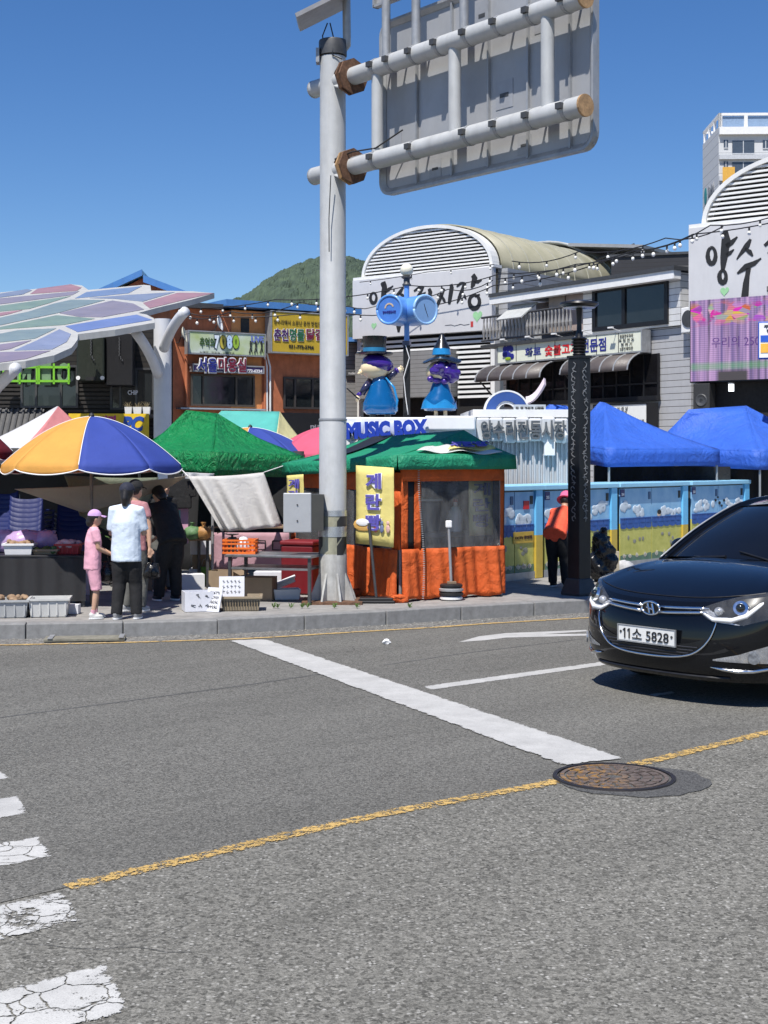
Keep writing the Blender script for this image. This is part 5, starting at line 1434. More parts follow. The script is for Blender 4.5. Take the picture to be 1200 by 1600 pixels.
# banners
ban_y = cloth('banner_yellow_cloth', hexc(236, 222, 138), .2, .35, 5); ban_w = cloth('banner_white_cloth', hexc(232, 232, 228), .3, .6, 6)
vio_p = mat('violet_print', hexc(92, 84, 168), .6)
def plane_thing(name, label, cat, p_tl, p_tr, hgt, m, rows=8, wav=.012):
    d = (p_tr - p_tl); w = d.length; ang = math.atan2(d.y, d.x)
    t = thing(name, label, cat, (p_tl.x, p_tl.y, p_tl.z), ang)
    tilt = (p_tr.z - p_tl.z) / w
    part(B().grid(lambda u, v: (u * w, -.01 + wav * math.sin(u * 6 + v * 4) * v, u * w * tilt - v * hgt), 8, rows), 'cloth', m, t, smooth=True, solid=.004)
    return t, w
def on_left(s, z, o=.06):
    p = G0 + Vd * s; nrm = Vector((-.865, -.502, 0)); return p + nrm * o + Vector((0, 0, z))
bt, w = plane_thing('egg_bread_banner', 'yellow hanging banner with violet egg bread lettering beside the pole', 'banner', at(557, 727, 17.15), at(616, 731, 16.82), .95, ban_y)
for k, ch_ in enumerate('계란빵'):
    text(ch_, .42 * w, .2, white_clean, bt, (w * .5, -.03, -.19 - .25 * k), bold=.06, depth=.012)
    text(ch_, .4 * w, .19, vio_p, bt, (w * .5, -.04, -.19 - .25 * k), bold=.03, depth=.012)
bun = part(B().ell((w * .22, -.03, -.72), .15, .012, .08, 14, 6), 'printed_bun', mat('bun_print', hexc(215, 170, 95), .6), bt)
part(B().ell((w * .22, -.046, -.69), .1, .008, .045, 14, 6), 'printed_egg', white_clean, bun)
for k, cc in enumerate(((200, 110, 100), (110, 120, 150), (210, 170, 160))):
    part(B().ell((w * (.55 + .16 * k), -.03, -.76), .03, .01, .05, 8, 6).ell((w * (.55 + .16 * k), -.03, -.69), .024, .01, .026, 8, 6), 'printed_child', mat('print_%d' % k, hexc(*cc), .6), bt)
b2, w = plane_thing('egg_bread_banner', 'small tilted yellow egg bread banner left of the sign pole', 'banner', at(449, 743, 18.6), at(475, 741, 18.3), .34, ban_y)
text('계\n란', .62 * w, .3, vio_p, b2, (w * .5, -.03, -.18), bold=.02, depth=.012)
# banner thrown over the roof's right slope
def on_hip(u, v, o=.02): 
    p = (Cf * (1 - u) + Cr * u) * (1 - v) + R1 * v
    nr = (Cr - Cf).cross(R1 - Cf).normalized()
    if nr.z < 0: nr = -nr
    return p + nr * o + Vector((0, 0, -.05 * math.sin(math.pi * v) * (.55 + .45 * math.sin(math.pi * u))))
hb2 = thing('roof_banner', 'white and yellow egg bread banner thrown over the stall roof', 'banner', tuple(on_hip(.5, .2)))
pts = [(.1, .22), (.48, -.06), (.8, .0), (.99, -.16), (.9, .42), (.6, .44), (.42, .36)]
b = B().grid(lambda u, v: tuple(on_hip(lerp(.08, .88, u), lerp(.02 + .12 * (1 - u) - .1 * math.sin(u * 9) * .3, .42, v), .03 + .02 * math.sin(u * 14 + v * 4))), 16, 8)
part(b, 'cloth', ban_w, hb2, world=True, smooth=True, solid=.004)
b = B().grid(lambda u, v: tuple(on_hip(lerp(.38, .86, u), lerp(.14, .44, v), .06 + .02 * math.sin(lerp(6, 13, u) + v * 4))), 10, 6)
part(b, 'yellow_field', ban_y, hb2, world=True, smooth=True, solid=.004)
e1 = (Cr - Cf).normalized(); e2 = (R1 - Cf.lerp(Cr, .5)).normalized()
for k, (ch_, u) in enumerate(zip('계란빵', (.45, .6, .75))):
    me = text_mesh(ch_, .2, .2, .01, .06); me.materials.clear(); me.materials.append(vio_p)
    o_ = on_hip(u, .27, .1); iv = INV[hb2.name]; nz = e1.cross(e2).normalized()
    for v_ in me.vertices:
        c = v_.co; v_.co = iv @ (o_ + e1 * c.x + e2 * c.z + nz * (-c.y))
    lo_ = bpy.data.objects.new('lettering', me); COL.objects.link(lo_); lo_.parent = hb2
# reversed banner seen through the window
b3, w = plane_thing('egg_bread_banner', 'egg bread banner hung inside the right stall window', 'banner', G0 + Ud * 1.15 + Vd * .25 + Vector((0, 0, 1.5)), G0 + Ud * 1.52 + Vd * .25 + Vector((0, 0, 1.5)), .75, cloth('shaded_banner', hexc(170, 165, 110), .3, .3))  # duller yellow and violet paint the shade inside the window
text('계\n란\n빵', w * .7, .6, mat('shaded_violet', hexc(60, 58, 90), .6), b3, (w * .5, -.03, -.36), bold=.02, depth=.012)

# parasol foot weights in front of the stall
f1 = gr(588, 941, ZP)
pf = thing('umbrella_stand', 'black flat parasol stand with leaning tube at the stall corner', 'stand', (f1.x, f1.y, ZP))
part(B().box(-.22, .22, -.12, .12, 0, .03).box(-.2, .2, -.1, .1, .03, .06), 'foot', black_plastic, pf, bevel=.01)
part(B().cyl((-.0, 0, .06), (-.09, .02, .95), .018, n=10), 'tube', grey_dark, pf, smooth=True, angle=40)
f2 = gr(705, 937, ZP)
pf2 = thing('umbrella_stand', 'stack of round weights carrying a grey tube before the stall window', 'stand', (f2.x, f2.y, ZP))
for k, r_ in enumerate((.14, .15, .15, .14)):
    part(B().lathe([(r_ - .02, k * .05), (r_, k * .05 + .012), (r_, k * .05 + .035), (r_ - .02, k * .05 + .048)], n=24), 'weight_disc', (white, black_plastic, steel, black_plastic)[k], pf2, smooth=True, angle=40)
part(B().box(-.05, .06, -.06, .03, .2, .225), 'wood_wedge', wood, pf2)
part(B().cyl((0, 0, .2), (-.03, 0, .88), .018, n=10), 'tube', steel, pf2, smooth=True, angle=40)
part(B().box(-.07, .01, -.03, .03, .88, .97), 'clamp_head', white, pf2, bevel=.015)

# ------------------------------------------------------------------ music box stage, container, statues, clock
YM = 21.5
KX = YM / F
def mx(px): return (px - 600) / F * YM
def mzz(py, Y=YM): return H - (py - HZ) / F * Y - ZP
stage = thing('stage_box', 'white stage box carrying the statues behind the food stall', 'stage', (mx(640), YM, ZP))
fm = Face(640, YM, (1, 0))
part(B().box(mx(540) - mx(640), mx(744) - mx(640), 0, 2.0, 0, mzz(652)), 'body', white, stage, bevel=.02)
part(B().box(mx(664) - mx(640), mx(742) - mx(640), -.08, -.001, mzz(672), mzz(650)), 'sign_blank', white_clean, stage, bevel=.02)
cl_ = B()
for k in range(9):
    cl_.ell((mx(548 + k * 14) - mx(640), -.03, mzz(672) + .03 * math.sin(k * 1.7)), .11, .03, .13, 12, 7)
part(cl_, 'cloud_cutout', mat('pale_blue_cutout', hexc(200, 210, 232), .5), stage, smooth=True)
mbl = mat('music_blue', hexc(36, 62, 170), .35, 0, .08)
text('MUSIC BOX', mx(668) - mx(541), .26, mbl, stage, (mx(604.5) - mx(640), -.2, mzz(671)), bold=.07, depth=.12, ry=R(-2.6), label='blue raised MUSIC BOX letters')
# white corrugated container
YC = 21.9
fc_ = Face(742, YC, (1, .03))
cn = thing('container', 'white rust-stained corrugated container carrying the market name', 'container', fc_.loc, fc_.a)
uc, ztc = fc_.uv(898, 652)
cont_m = mat('container_white', (.46, .48, .5), .5, 0, .08, 3, 0, 60, .55, (.3, .2, .11))
b = B(); nrib = 22
prof = []
for k in range(nrib):
    x = lerp(0, uc, k / nrib); w = uc / nrib
    prof += [(x, 0), (x + w * .35, 0), (x + w * .5, .035), (x + w * .85, .035)]
prof.append((uc, 0))
b.rings([[(x, y, z) for x, y in prof] for z in (0, ztc)], False, False)
part(b, 'corrugated_front', cont_m, cn)
part(B().box(0, uc, .04, 2.3, 0, ztc - .004), 'body', cont_m, cn)
part(B().box(-.03, uc + .03, -.03, 2.33, ztc, ztc + .12), 'top_rail', white, cn)
us, zs_ = fc_.uv(816, 672)
for k in range(7):
    uq = lerp(fc_.uv(744, 672)[0], fc_.uv(886, 672)[0], (k + .5) / 7)
    part(B().box(uq - .105, uq + .105, -.1 - .002 * (k % 2), -.04, zs_ - .19 + .015 * math.sin(k * 2), zs_ + .19 + .015 * math.sin(k * 3)), 'letter_backing', mat('letter_backing_pale', (.6, .62, .64), .4), cn, bevel=.05)
for off, m_, bl, yy in ((0, mat('letter_grey', (.1, .11, .12), .5), .02, -.15),) if True else ((0, mat('letter_halo', (.78, .79, .8), .4), .085, -.08), (0, mat('letter_grey', (.1, .11, .12), .5), .03, -.15)):
    text('양수리전통시장', fc_.uv(886, 672)[0] - fc_.uv(744, 672)[0] - (.0 if bl > .05 else .1), .36 if bl > .05 else .3, m_, cn, (us, yy, zs_), bold=bl, depth=.05)
el = part(B().box(*[fc_.uv(849, 700)[0], fc_.uv(866, 700)[0]], -.1, -.001, fc_.uv(850, 712)[1], fc_.uv(850, 690)[1]), 'meter_box', white, cn, bevel=.01)
part(B().tube([(fc_.uv(876, 672)[0], -.12, fc_.uv(876, 668)[1]), (fc_.uv(882, 672)[0], -.14, fc_.uv(882, 680)[1]), (fc_.uv(878, 672)[0], -.1, fc_.uv(878, 692)[1])], .03, 8), 'bent_pipe', white, cn)
# arch emblem on top
em = thing('arch_emblem', 'blue and white arch emblem with small slogan plate on the container', 'sign', (*fc_.o, ZP), fc_.a)
def arch(c0, r0, r1, a0, a1, y0, y1, sx=1.0):
    n = 18; rs = []
    for k in range(n + 1):
        a = lerp(a0, a1, k / n); c, s = math.cos(a), math.sin(a)
        rs.append([(c0[0] + r0 * c * sx, y0, c0[1] + r0 * s), (c0[0] + r1 * c * sx, y0, c0[1] + r1 * s), (c0[0] + r1 * c * sx, y1, c0[1] + r1 * s), (c0[0] + r0 * c * sx, y1, c0[1] + r0 * s)])
    return B().rings(rs)
ua, za = fc_.uv(793, 643)
zc0 = za
part(arch((ua, zc0), .17, .31, .05, math.pi, .1, .22, 1.05), 'blue_arch', mat('emblem_blue', hexc(55, 85, 150), .4), em)
part(arch((ua, zc0), .125, .165, .05, math.pi, .12, .2, 1.05), 'white_arch', white_clean, em)
part(arch((ua, zc0), .315, .34, .05, math.pi, .1, .24, 1.05), 'white_rim', white_clean, em)
u2_, z2_ = fc_.uv(846, 618)
part(B().grid(lambda u, v: (u2_ - .22 + u * .3, .15 + .05 * v, z2_ - .12 + .3 * u * u + v * .1), 8, 2), 'red_white_sail', mat('sail_pale', hexc(205, 190, 200), .5), em, solid=.05)
pu0, pz1 = fc_.uv(803, 632); pu1, pz0 = fc_.uv(853, 645)
part(B().box(pu0, pu1, .02, .06, pz0, pz1), 'slogan_plate', mat('plate_grey', (.5, .54, .58), .5), em)
text('맛, 멋 그리고 사람들', pu1 - pu0 - .06, .07, black_print, em, ((pu0 + pu1) / 2, .01, (pz0 + pz1) / 2), bold=.03)
for px in (812, 833):
    u = fc_.uv(px, 645)[0]; part(B().box(u - .02, u + .02, .03, .055, ztc + .1, pz0 + .0), 'stand', white, em)

# statues (backs to us)
skin_s = mat('statue_skin', hexc(238, 215, 175), .35, 0, .05, coat=.3); purple = mat('statue_purple', hexc(62, 34, 130), .18, 0, .1, coat=.6)
tealb = mat('statue_blue', hexc(14, 92, 150), .22, .1, .1, 3, coat=.5); tealb2 = mat('statue_light_blue', hexc(40, 135, 195), .22, .1, .1, coat=.5)
st_black = mat('statue_black', (.01, .01, .012), .3, 0, .1, coat=.3); st_band = mat('statue_band', hexc(40, 120, 165), .3); st_navy = mat('statue_navy', (.02, .02, .06), .25, coat=.4)
def P_(px, py, cx, cy, dy=0): return ((px - cx) * KX, dy, (cy - py) * KX)
mg = thing('magician_statue', 'glossy cartoon magician statue with black top hat and blue cloak', 'statue', (mx(595), YM + .5, ZP + mzz(650)))
q = lambda px, py, dy=0: P_(px, py, 595, 650, dy)
part(B().loft([(q(595, 646), .22, .2), (q(594, 640), .28, .25), (q(594, 628), .27, .24), (q(594, 610), .2, .18), (q(594, 594), .14, .13), (q(594, 585), .1, .1)], 24), 'cloak', tealb, mg, smooth=True)
part(B().tube([q(603, 588, -.12), q(616, 604, -.17), q(621, 625, -.22), q(619, 642, -.22)], [.012, .02, .02, .012], 8), 'cloak_fold', tealb2, mg, smooth=True)
for fx_ in (582, 606): part(B().tube([q(fx_, 652), q(fx_, 643)], .05, 8), 'foot', st_black, mg)
hd = part(B().ell(q(586, 572), .235, .21, .17, 20, 12), 'head', skin_s, mg, smooth=True)
part(B().ell(q(564, 578, -.02), .05, .05, .05, 10, 7).ell(q(560, 581, -.1), .025, .03, .02, 8, 5), 'nose', skin_s, mg, smooth=True)
part(B().ell(q(590, 565), .25, .235, .15, 20, 12, Matrix.Rotation(R(12), 3, 'Y')), 'hair', purple, mg, smooth=True)
part(B().lathe([(.27, -.02), (.29, .0), (.285, .02), (.18, .03)], q(585, 549), 28), 'hat_brim', st_black, mg, smooth=True, angle=50)
part(B().lathe([(.185, .02), (.185, .08)], q(585, 548), 28), 'hat_band', st_band, mg, smooth=True, angle=50)
part(B().lathe([(.178, .07), (.175, .12), (.19, .25), (.195, .26), (.17, .255), (.0, .25)], q(585, 548), 28), 'hat_crown', st_black, mg, smooth=True, angle=50)
for name_, pth, rr_, mm in (('sleeve', [q(579, 592), q(570, 604, -.05), q(564, 614, -.07)], [.06, .055, .05], st_navy), ('sleeve', [q(603, 590), q(613, 583, -.05), q(619, 578, -.06)], [.06, .05, .045], st_navy)):
    part(B().tube(pth, rr_, 12), name_, mm, mg, smooth=True)
for p in (q(561, 614, -.07), q(621, 576, -.06)):
    part(B().ell(p, .055, .055, .035, 12, 7, Matrix.Rotation(R(40 if p[0] > 0 else -25), 3, 'Y')), 'cuff', purple, mg, smooth=True)
for p, sgn in ((q(558, 620, -.08), -1), (q(625, 575, -.07), 1)):
    b = B().ell(p, .045, .04, .045, 12, 8)
    for k in range(4):
        a = -.7 + k * .45 + (2.4 if sgn < 0 else .6)
        b.tube([p, (p[0] + .065 * math.cos(a) * (1 if sgn > 0 else .5), p[1] - .01 * k, p[2] + .065 * math.sin(a) * (1 if sgn > 0 else -1))], [.016, .012], 6)
    part(b, 'hand', skin_s, mg, smooth=True)
part(B().tube([q(560, 622, -.12), q(541, 605, -.14)], [.014, .01], 6), 'wand', st_black, mg)

wt = thing('witch_statue', 'glossy cartoon witch statue with pointed black hat and purple curls', 'statue', (mx(690), YM + .5, ZP + mzz(648)))
q = lambda px, py, dy=0: P_(px, py, 690, 648, dy)
part(B().loft([(q(690, 640), .24, .22), (q(688, 634), .275, .25), (q(688, 624), .25, .22), (q(690, 610), .17, .16), (q(690, 595), .12, .12), (q(690, 588), .1, .1)], 24), 'dress', tealb, wt, smooth=True)
hem = B(); rs = []
for k in range(49):
    a = 2 * math.pi * k / 48; zz = q(0, 627)[2] + .05 * abs(((k * 5 / 48) % 1) - .5) * 4 - .05
    rs.append([(q(688, 0)[0] + .285 * math.cos(a), .26 * math.sin(a), q(0, 637)[2]), (q(688, 0)[0] + .268 * math.cos(a), .245 * math.sin(a), zz)])
hem.rings(rs, False, False)
part(hem, 'hem', tealb2, wt, smooth=True)
for fx_ in (683, 698): part(B().tube([q(fx_, 650), q(fx_, 638)], .03, 8), 'leg', skin_s, wt)
part(B().ell(q(688, 578), .2, .19, .17, 18, 10), 'head', skin_s, wt, smooth=True)
hb3 = B().ell(q(693, 576, -.02), .19, .19, .16, 18, 10)
for k in range(22):
    a = random.uniform(-2.6, 1.0); e = random.uniform(-1, 1)
    hb3.ell(q(693 + 18 * math.cos(a), 579 + 11 * e, -.12 + .08 * math.sin(a)), .07, .065, .06, 10, 7)
for px, py in ((714, 588), (708, 592), (717, 580), (674, 590), (684, 593), (696, 594)): hb3.ell(q(px, py, -.12), .06, .06, .055, 10, 7)
part(hb3, 'hair', purple, wt, remesh=.014, relax=5)
br = []
for r_ in (.1, .2, .29, .3):
    br.append([(q(693, 0)[0] + r_ * math.cos(2 * math.pi * k / 32), r_ * math.sin(2 * math.pi * k / 32), q(0, 550)[2] - (r_ / .3) ** 1.3 * .12 + .03 * (r_ / .3) ** 2 * math.sin(3 * 2 * math.pi * k / 32 + .6)) for k in range(32)])
part(B().rings(br, False), 'hat_brim', st_black, wt, smooth=True, solid=.02)
part(B().lathe([(.15, 0), (.135, .1)], q(692, 551), 24), 'hat_band', tealb2, wt, smooth=True, angle=50)
part(B().lathe([(.135, .095), (.08, .2), (.03, .31), (.0, .35)], q(692.5, 551), 24), 'hat_cone', st_black, wt, smooth=True, angle=60)

# clock post
ck = thing('clock_post', 'sky blue twin-drum clock post with white globe between the statues', 'clock', (mx(637), YM + .9, ZP))
YK = YM + .9
cz = lambda py: H - (py - HZ) / F * YK - ZP
kx = lambda px: (px - 637) / F * YK
sky_b = mat('clock_blue', hexc(96, 150, 218), .35, 0, .06, coat=.3); sky_d = mat('clock_face_blue', hexc(70, 120, 200), .4)
part(B().box(-.055, .055, -.055, .055, 0, cz(535)), 'base_post', black_paint, ck)
part(B().box(-.07, .07, -.07, .07, cz(540), cz(533)), 'collar', mat('old_collar', (.1, .1, .14), .5), ck)
part(B().cyl((0, 0, cz(534)), (0, 0, cz(443)), .042, n=14), 'post', sky_b, ck, smooth=True, angle=40)
part(B().lathe([(.06, 0), (.075, .02), (.05, .05), (.05, .11), (.085, .13), (.085, .15)], (0, 0, cz(447)), 16), 'globe_holder', grey_dark, ck, smooth=True, angle=40)
part(B().ell((0, 0, cz(422)), .105, .105, .105, 20, 14), 'globe', mat('globe_cream', (.75, .72, .6), .3), ck, smooth=True)
for px, yaw, fm_, nm in ((620, R(-30), sky_d, 'emblem_face'), (654, R(35), mat('clock_glass', hexc(125, 160, 205), .12, 0, .05), 'clock_face')):
    c0 = Vector((kx(px), -.05, cz(486))); ax = Vector((math.sin(yaw), -math.cos(yaw), 0))
    dr = part(B().cyl(c0 + ax * .2, c0 - ax * .16, .235, n=32, cap=True), 'drum', sky_b, ck, smooth=True, angle=40)
    sd = Vector((ax.y, -ax.x, 0)); 
    ring_ = [c0 + ax * .205 + (sd * math.cos(2 * math.pi * k / 32) + Vector((0, 0, 1)) * math.sin(2 * math.pi * k / 32)) * .222 for k in range(33)]
    part(B().tube(ring_, .022, 8), 'rim', sky_b if nm == 'emblem_face' else mat('rim_pale', hexc(150, 190, 235), .3), dr, smooth=True)
    part(B().cyl(c0 + ax * .201, c0 + ax * .208, .205, n=32), nm, fm_, dr)
    mrot = Matrix.Translation(c0 + ax * .212) @ Matrix.Rotation(yaw, 4, 'Z')
    if nm == 'emblem_face':
        b = arch((0, .02), .06, .085, .3, math.pi, -.003, .003); b.v = [tuple(mrot @ Vector(p)) for p in b.v]
        part(b, 'emblem_arch', mat('emblem_tan', hexc(190, 170, 150), .5), dr)
        o = text('양수리전통시장', .24, .045, navy_print, ck, tuple(c0 + ax * .214 + Vector((0, 0, -.04))), bold=.04, rz=yaw)
    else:
        b = B().stroke([(0, 0, .01), (-.03, .09, .004)]).stroke([(0, 0, .008), (.05, -.12, .003)]); b.v = [tuple(mrot @ Vector(p)) for p in b.v]
        part(b, 'hands', black_print, dr)
part(B().tube([(-.02, -.08, cz(540)), (.04, -.1, cz(560)), (-.05, -.1, cz(590)), (-.02, -.09, cz(620)), (.02, -.08, cz(648))], .008, 5), 'cable', white, ck)

# ------------------------------------------------------------------ painted lockers
fl_ = Face(770, 19.6, (.656, .754))
sky_p, nt_, bs_, N_, L_ = nodes('locker_sky_paint')
v_ = coord(nt_)
L_.new(mixc(nt_, ramp(nt_, noise(nt_, 2.5, 4, .6, v_), .4, .7), hexc(120, 172, 212), hexc(156, 198, 226)), bs_.inputs['Base Color']); bs_.inputs['Roughness'].default_value = .45
oliv, nt_, bs_, N_, L_ = nodes('locker_meadow_paint')
v_ = coord(nt_)
L_.new(mixc(nt_, ramp(nt_, noise(nt_, 5, 5, .7, v_), .35, .7), hexc(178, 176, 82), hexc(205, 200, 110)), bs_.inputs['Base Color']); bs_.inputs['Roughness'].default_value = .5
cap_b = mat('locker_cap_blue', hexc(150, 205, 232), .4, 0, .06); post_b = mat('locker_post_blue', hexc(110, 190, 235), .4, 0, .06); post_y = mat('locker_post_ochre', hexc(200, 172, 70), .5, 0, .1)
cloud_m = mat('painted_cloud', hexc(205, 216, 224), .6, 0, .06); tile_b = mat('painted_tile_blue', hexc(45, 88, 160), .5, 0, .2, 12); stone_p = mat('painted_stone', hexc(150, 148, 130), .6, 0, .25, 10); lotus_p = mat('painted_lotus', hexc(200, 196, 180), .6, 0, .15, 10); pond_p = mat('painted_pond', hexc(90, 120, 100), .6, 0, .25, 9)
ZT = 1.27
random.seed(21)
cells = [(772, 834, None, 'leftmost painted locker beside the food stall'), (850, 952, '205', 'painted locker behind the woman in the orange top'), (968, 1064, '204', 'painted locker with a peeking child, number 204'), (1080, 1161, '203', 'rightmost painted locker, number 203, behind the car roof')]
for px0, px1, num, lab in cells:
    u0 = fl_.uv(px0, 800)[0]; u1 = fl_.uv(px1, 800)[0]; pw = .1
    wo_ = thing('locker', lab, 'locker', (*(fl_.o + fl_.d * u0), ZP), fl_.a, 'painted lockers along the plaza')
    w = u1 - u0; zb_ = .14
    part(B().box(0, w, .02, .75, .03, ZT), 'body', grey_dark, wo_)
    part(B().box(-.06, w + .2, -.06, .8, ZT, ZT + .07), 'top_cap', cap_b, wo_, bevel=.01)
    part(B().box(-.02, w + .05, -.02, .1, -.005, .1), 'plinth', steel, wo_)
    part(B().box(w + .005, w + .17, -.04, .72, .62, ZT - .003), 'post', post_b, wo_); part(B().box(w + .005, w + .17, -.04, .72, 0, .619), 'post', post_y, wo_)
    zt_ = .7
    for k in range(2):
        a = lerp(0, w, k / 2) + .008; c = lerp(0, w, (k + 1) / 2) - .008
        d = part(B().box(a, c, -.005, .018, zt_, ZT - .02), 'door', sky_p, wo_)
        part(B().box(a, c, -.005, .018, .1, zt_ - .002), 'door_lower', oliv, d)
        part(B().box(c - .1, c - .03, -.014, -.006, ZT - .2, ZT - .08), 'vent', black_plastic if k else mat('vent_blue', hexc(50, 90, 130), .4), d)
        b = B()
        for j in range(3):
            cx_ = lerp(a + .1, c - .1, random.random()); cz_ = zt_ + random.uniform(.1, .3)
            for i in range(5):
                b.ell((min(c - .07, max(a + .07, cx_ + random.uniform(-.14, .14))), -.008, cz_ + random.uniform(-.03, .06)), random.uniform(.05, .09), .004, random.uniform(.035, .075), 10, 5)
        part(b, 'painted_clouds', cloud_m, d, smooth=True)
        n_ = 5; tb = B(); tw_ = (c - a) / n_
        for j in range(n_):
            for row in range(2):
                pts = [(a + tw_ * j + .004, zt_ + .07 - row * .07)] + [(a + tw_ * (j + .5) - (tw_ / 2 - .004) * math.cos(math.pi * i / 8), zt_ + .01 - row * .07 - .028 * math.sin(math.pi * i / 8)) for i in range(9)] + [(a + tw_ * (j + 1) - .004, zt_ + .07 - row * .07)]
                tb.prism(pts, -.012 - row * .0, -.0065)
        tb.box(a, c, -.016, -.0065, zt_ + .071, zt_ + .085)
        part(tb, 'painted_tiles', tile_b, d)
        sb_ = B()
        for j in range(4):
            sb_.ell((lerp(a + .06, c - .06, random.random()), -.008, random.uniform(.3, .52)), random.uniform(.03, .05), .003, random.uniform(.025, .045), 10, 5)
        part(sb_, 'painted_stones', stone_p, d)
        part(B().grid(lambda u, v: (lerp(a, c, u), -.0075, .1 + v * (.09 + .02 * math.sin(u * 8))), 12, 1), 'painted_pond', pond_p, d)
        lb_ = B()
        for j in range(4):
            cx_ = lerp(a + .06, c - .06, (j + random.random() * .6) / 4)
            for an in (-50, -25, 0, 25, 50):
                s_ = math.sin(R(an)); c_ = math.cos(R(an)); L0 = random.uniform(.06, .09)
                lb_.stroke([(cx_, .15, .012), (cx_ + s_ * L0 * .5, .15 + c_ * L0 * .5, .03), (cx_ + s_ * L0, .15 + c_ * L0, .003)], -.012, -.009)
        o = part(lb_, 'painted_lotus', lotus_p, d); o['kind'] = 'stuff'
        if num == '204' and k == 0:
            pass
    if num:
        npn = part(B().box(.01, .13, -.016, -.007, ZT - .15, ZT - .03), 'number_plate', mat('plate_navy' + num, hexc(40, 45, 110), .4), wo_)
        text(num, .08, .045, white_clean, npn, (.07, -.018, ZT - .11), bold=.03)
    if num == '204':
        fx = w * .62
        part(B().ell((fx, -.012, zt_ + .12), .06, .005, .055, 14, 7), 'painted_face', mat('painted_skin', hexc(215, 190, 165), .6), wo_)
        part(B().ell((fx, -.016, zt_ + .155), .064, .005, .04, 14, 7), 'painted_hair', black_print, wo_)
    if num == '203':
        b = B()
        for sx_, sz_, r_ in ((.35, .25, .05), (.41, .29, .04), (.3, .3, .04), (.38, .2, .035), (.33, .35, .03)): b.ell((w * .55 * sx_ / .37, -.012, zt_ + sz_), r_, .004, r_ * .6, 8, 5)
        part(b, 'painted_bird', black_print, wo_)
    if num is None:
        part(B().box(w * .45, w * .97, -.02, -.008, .52, .68), 'warning_notice', mat('notice_yellow', hexc(200, 165, 60), .5), wo_)
        text('CCTV 촬영중', w * .44, .05, mat('notice_brown', hexc(70, 40, 20), .5), wo_, (w * .71, -.023, .6), bold=.03)
        part(B().box(w * .72, w * .86, -.016, -.008, 1.0, 1.12), 'red_seal', red_print, wo_)

# ------------------------------------------------------------------ festoon lights
bulb_m = mat('bulb_white', (.8, .79, .74), .25); wire_m = black_plastic
bulb_mesh = sock_mesh = None
def strings(label, pts, step=.62, sag=.25):
    V = [at(*p) for p in pts]
    t = thing('string_lights', label, 'string lights', tuple(V[0]), 0, 'festoon strings over the plaza')
    path = []
    for a, b in zip(V, V[1:]):
        n = max(4, int((b - a).length / .3))
        for k in range(n):
            u = k / n; p = a.lerp(b, u); path.append(p - Vector((0, 0, sag * 4 * u * (1 - u))))
    path.append(V[-1])
    part(B().tube(path, .013, 5), 'wire', wire_m, t, world=True)
    global bulb_mesh, sock_mesh
    o0 = V[0]
    for i, p in enumerate(resample(path, step, random.uniform(.1, .5))):
        lo = p - o0
        if bulb_mesh is None:
            s_ = part(B().cyl((0, 0, 0), (0, 0, -.07), .02, n=8), 'socket', wire_m, t, loc=lo)
            g_ = part(B().ell((0, 0, -.11), .036, .036, .044, 10, 7), 'bulb', bulb_m, t, smooth=True, loc=lo)
            bulb_mesh, sock_mesh = g_, s_
        else:
            dup(sock_mesh, t, lo); c = dup(bulb_mesh, t, lo); c.scale = (random.uniform(.85, 1.1),) * 3
strings('uppermost festoon string crossing the whole market', [(262, 478, 38), (430, 468, 36), (640, 446, 34), (780, 428, 32), (990, 392, 29), (1110, 352, 27), (1260, 318, 26)], .75, .12)
strings('festoon string sagging before the orange building signs', [(272, 489, 37), (345, 495, 36), (545, 478, 35)], .6, .1)
strings('festoon string low over the hall sign', [(545, 490, 35), (640, 482, 34), (772, 446, 32), (960, 403, 29.5)], .8, .1)
strings('double festoon string in front of the sided building', [(776, 436, 32), (900, 413, 30), (1005, 391, 28.5), (1083, 366, 27.5), (1260, 335, 26)], .55, .05)
strings('thin festoon string rising to the right hall', [(800, 408, 33), (905, 393, 31), (1040, 372, 29), (1130, 354, 28)], 1.0, .12)
strings('festoon string tied to the shop eave beside the dish', [(280, 483, 38), (362, 487, 37), (470, 472, 36), (545, 462, 35)], .7, .15)
strings('short festoon string under the hall eave left end', [(543, 478, 36), (600, 472, 36), (700, 452, 35), (770, 438, 34)], .8, .12)
strings('row of bulbs along the cornice of the left hall', [(562, 441, 47.5), (668, 425, 46.5), (772, 413, 45)], 1.5, .02)

# ------------------------------------------------------------------ car
CS = 1.085
cpos = gr(1013, 992, .47 * CS)
car = thing('car', 'black saloon car with white plate entering from the right', 'car', (cpos.x, cpos.y, 0), math.atan2(-.635, -.773))
car.scale = (CS, CS, CS)
cpaint, nt_, bs_, N_, L_ = nodes('car_black_paint')
bs_.inputs['Base Color'].default_value = (.003, .0035, .005, 1); bs_.inputs['Roughness'].default_value = .25; bs_.inputs['Metallic'].default_value = .0
bs_.inputs['Coat Weight'].default_value = 1.0; bs_.inputs['Coat Roughness'].default_value = .02; bs_.inputs['Specular IOR Level'].default_value = .1; bs_.inputs['Coat IOR'].default_value = 1.4
car_glass = mat('car_glass', (.005, .006, .009), .1, 0, .1, 3, spec=.35)
trim = mat('car_black_trim', (.01, .01, .011), .4); tyre_m = mat('tyre_rubber', (.02, .02, .02), .8, 0, .2, 20, .2); lamp_clear = clear('lamp_cover', alpha=.05, rough=.02, col=(.8, .82, .85))
lamp_in = mat('lamp_reflector', (.42, .43, .45), .2, .35, .75, 24, 0, 60)  # mottled light grey stands in for reflections in the lamp bowl
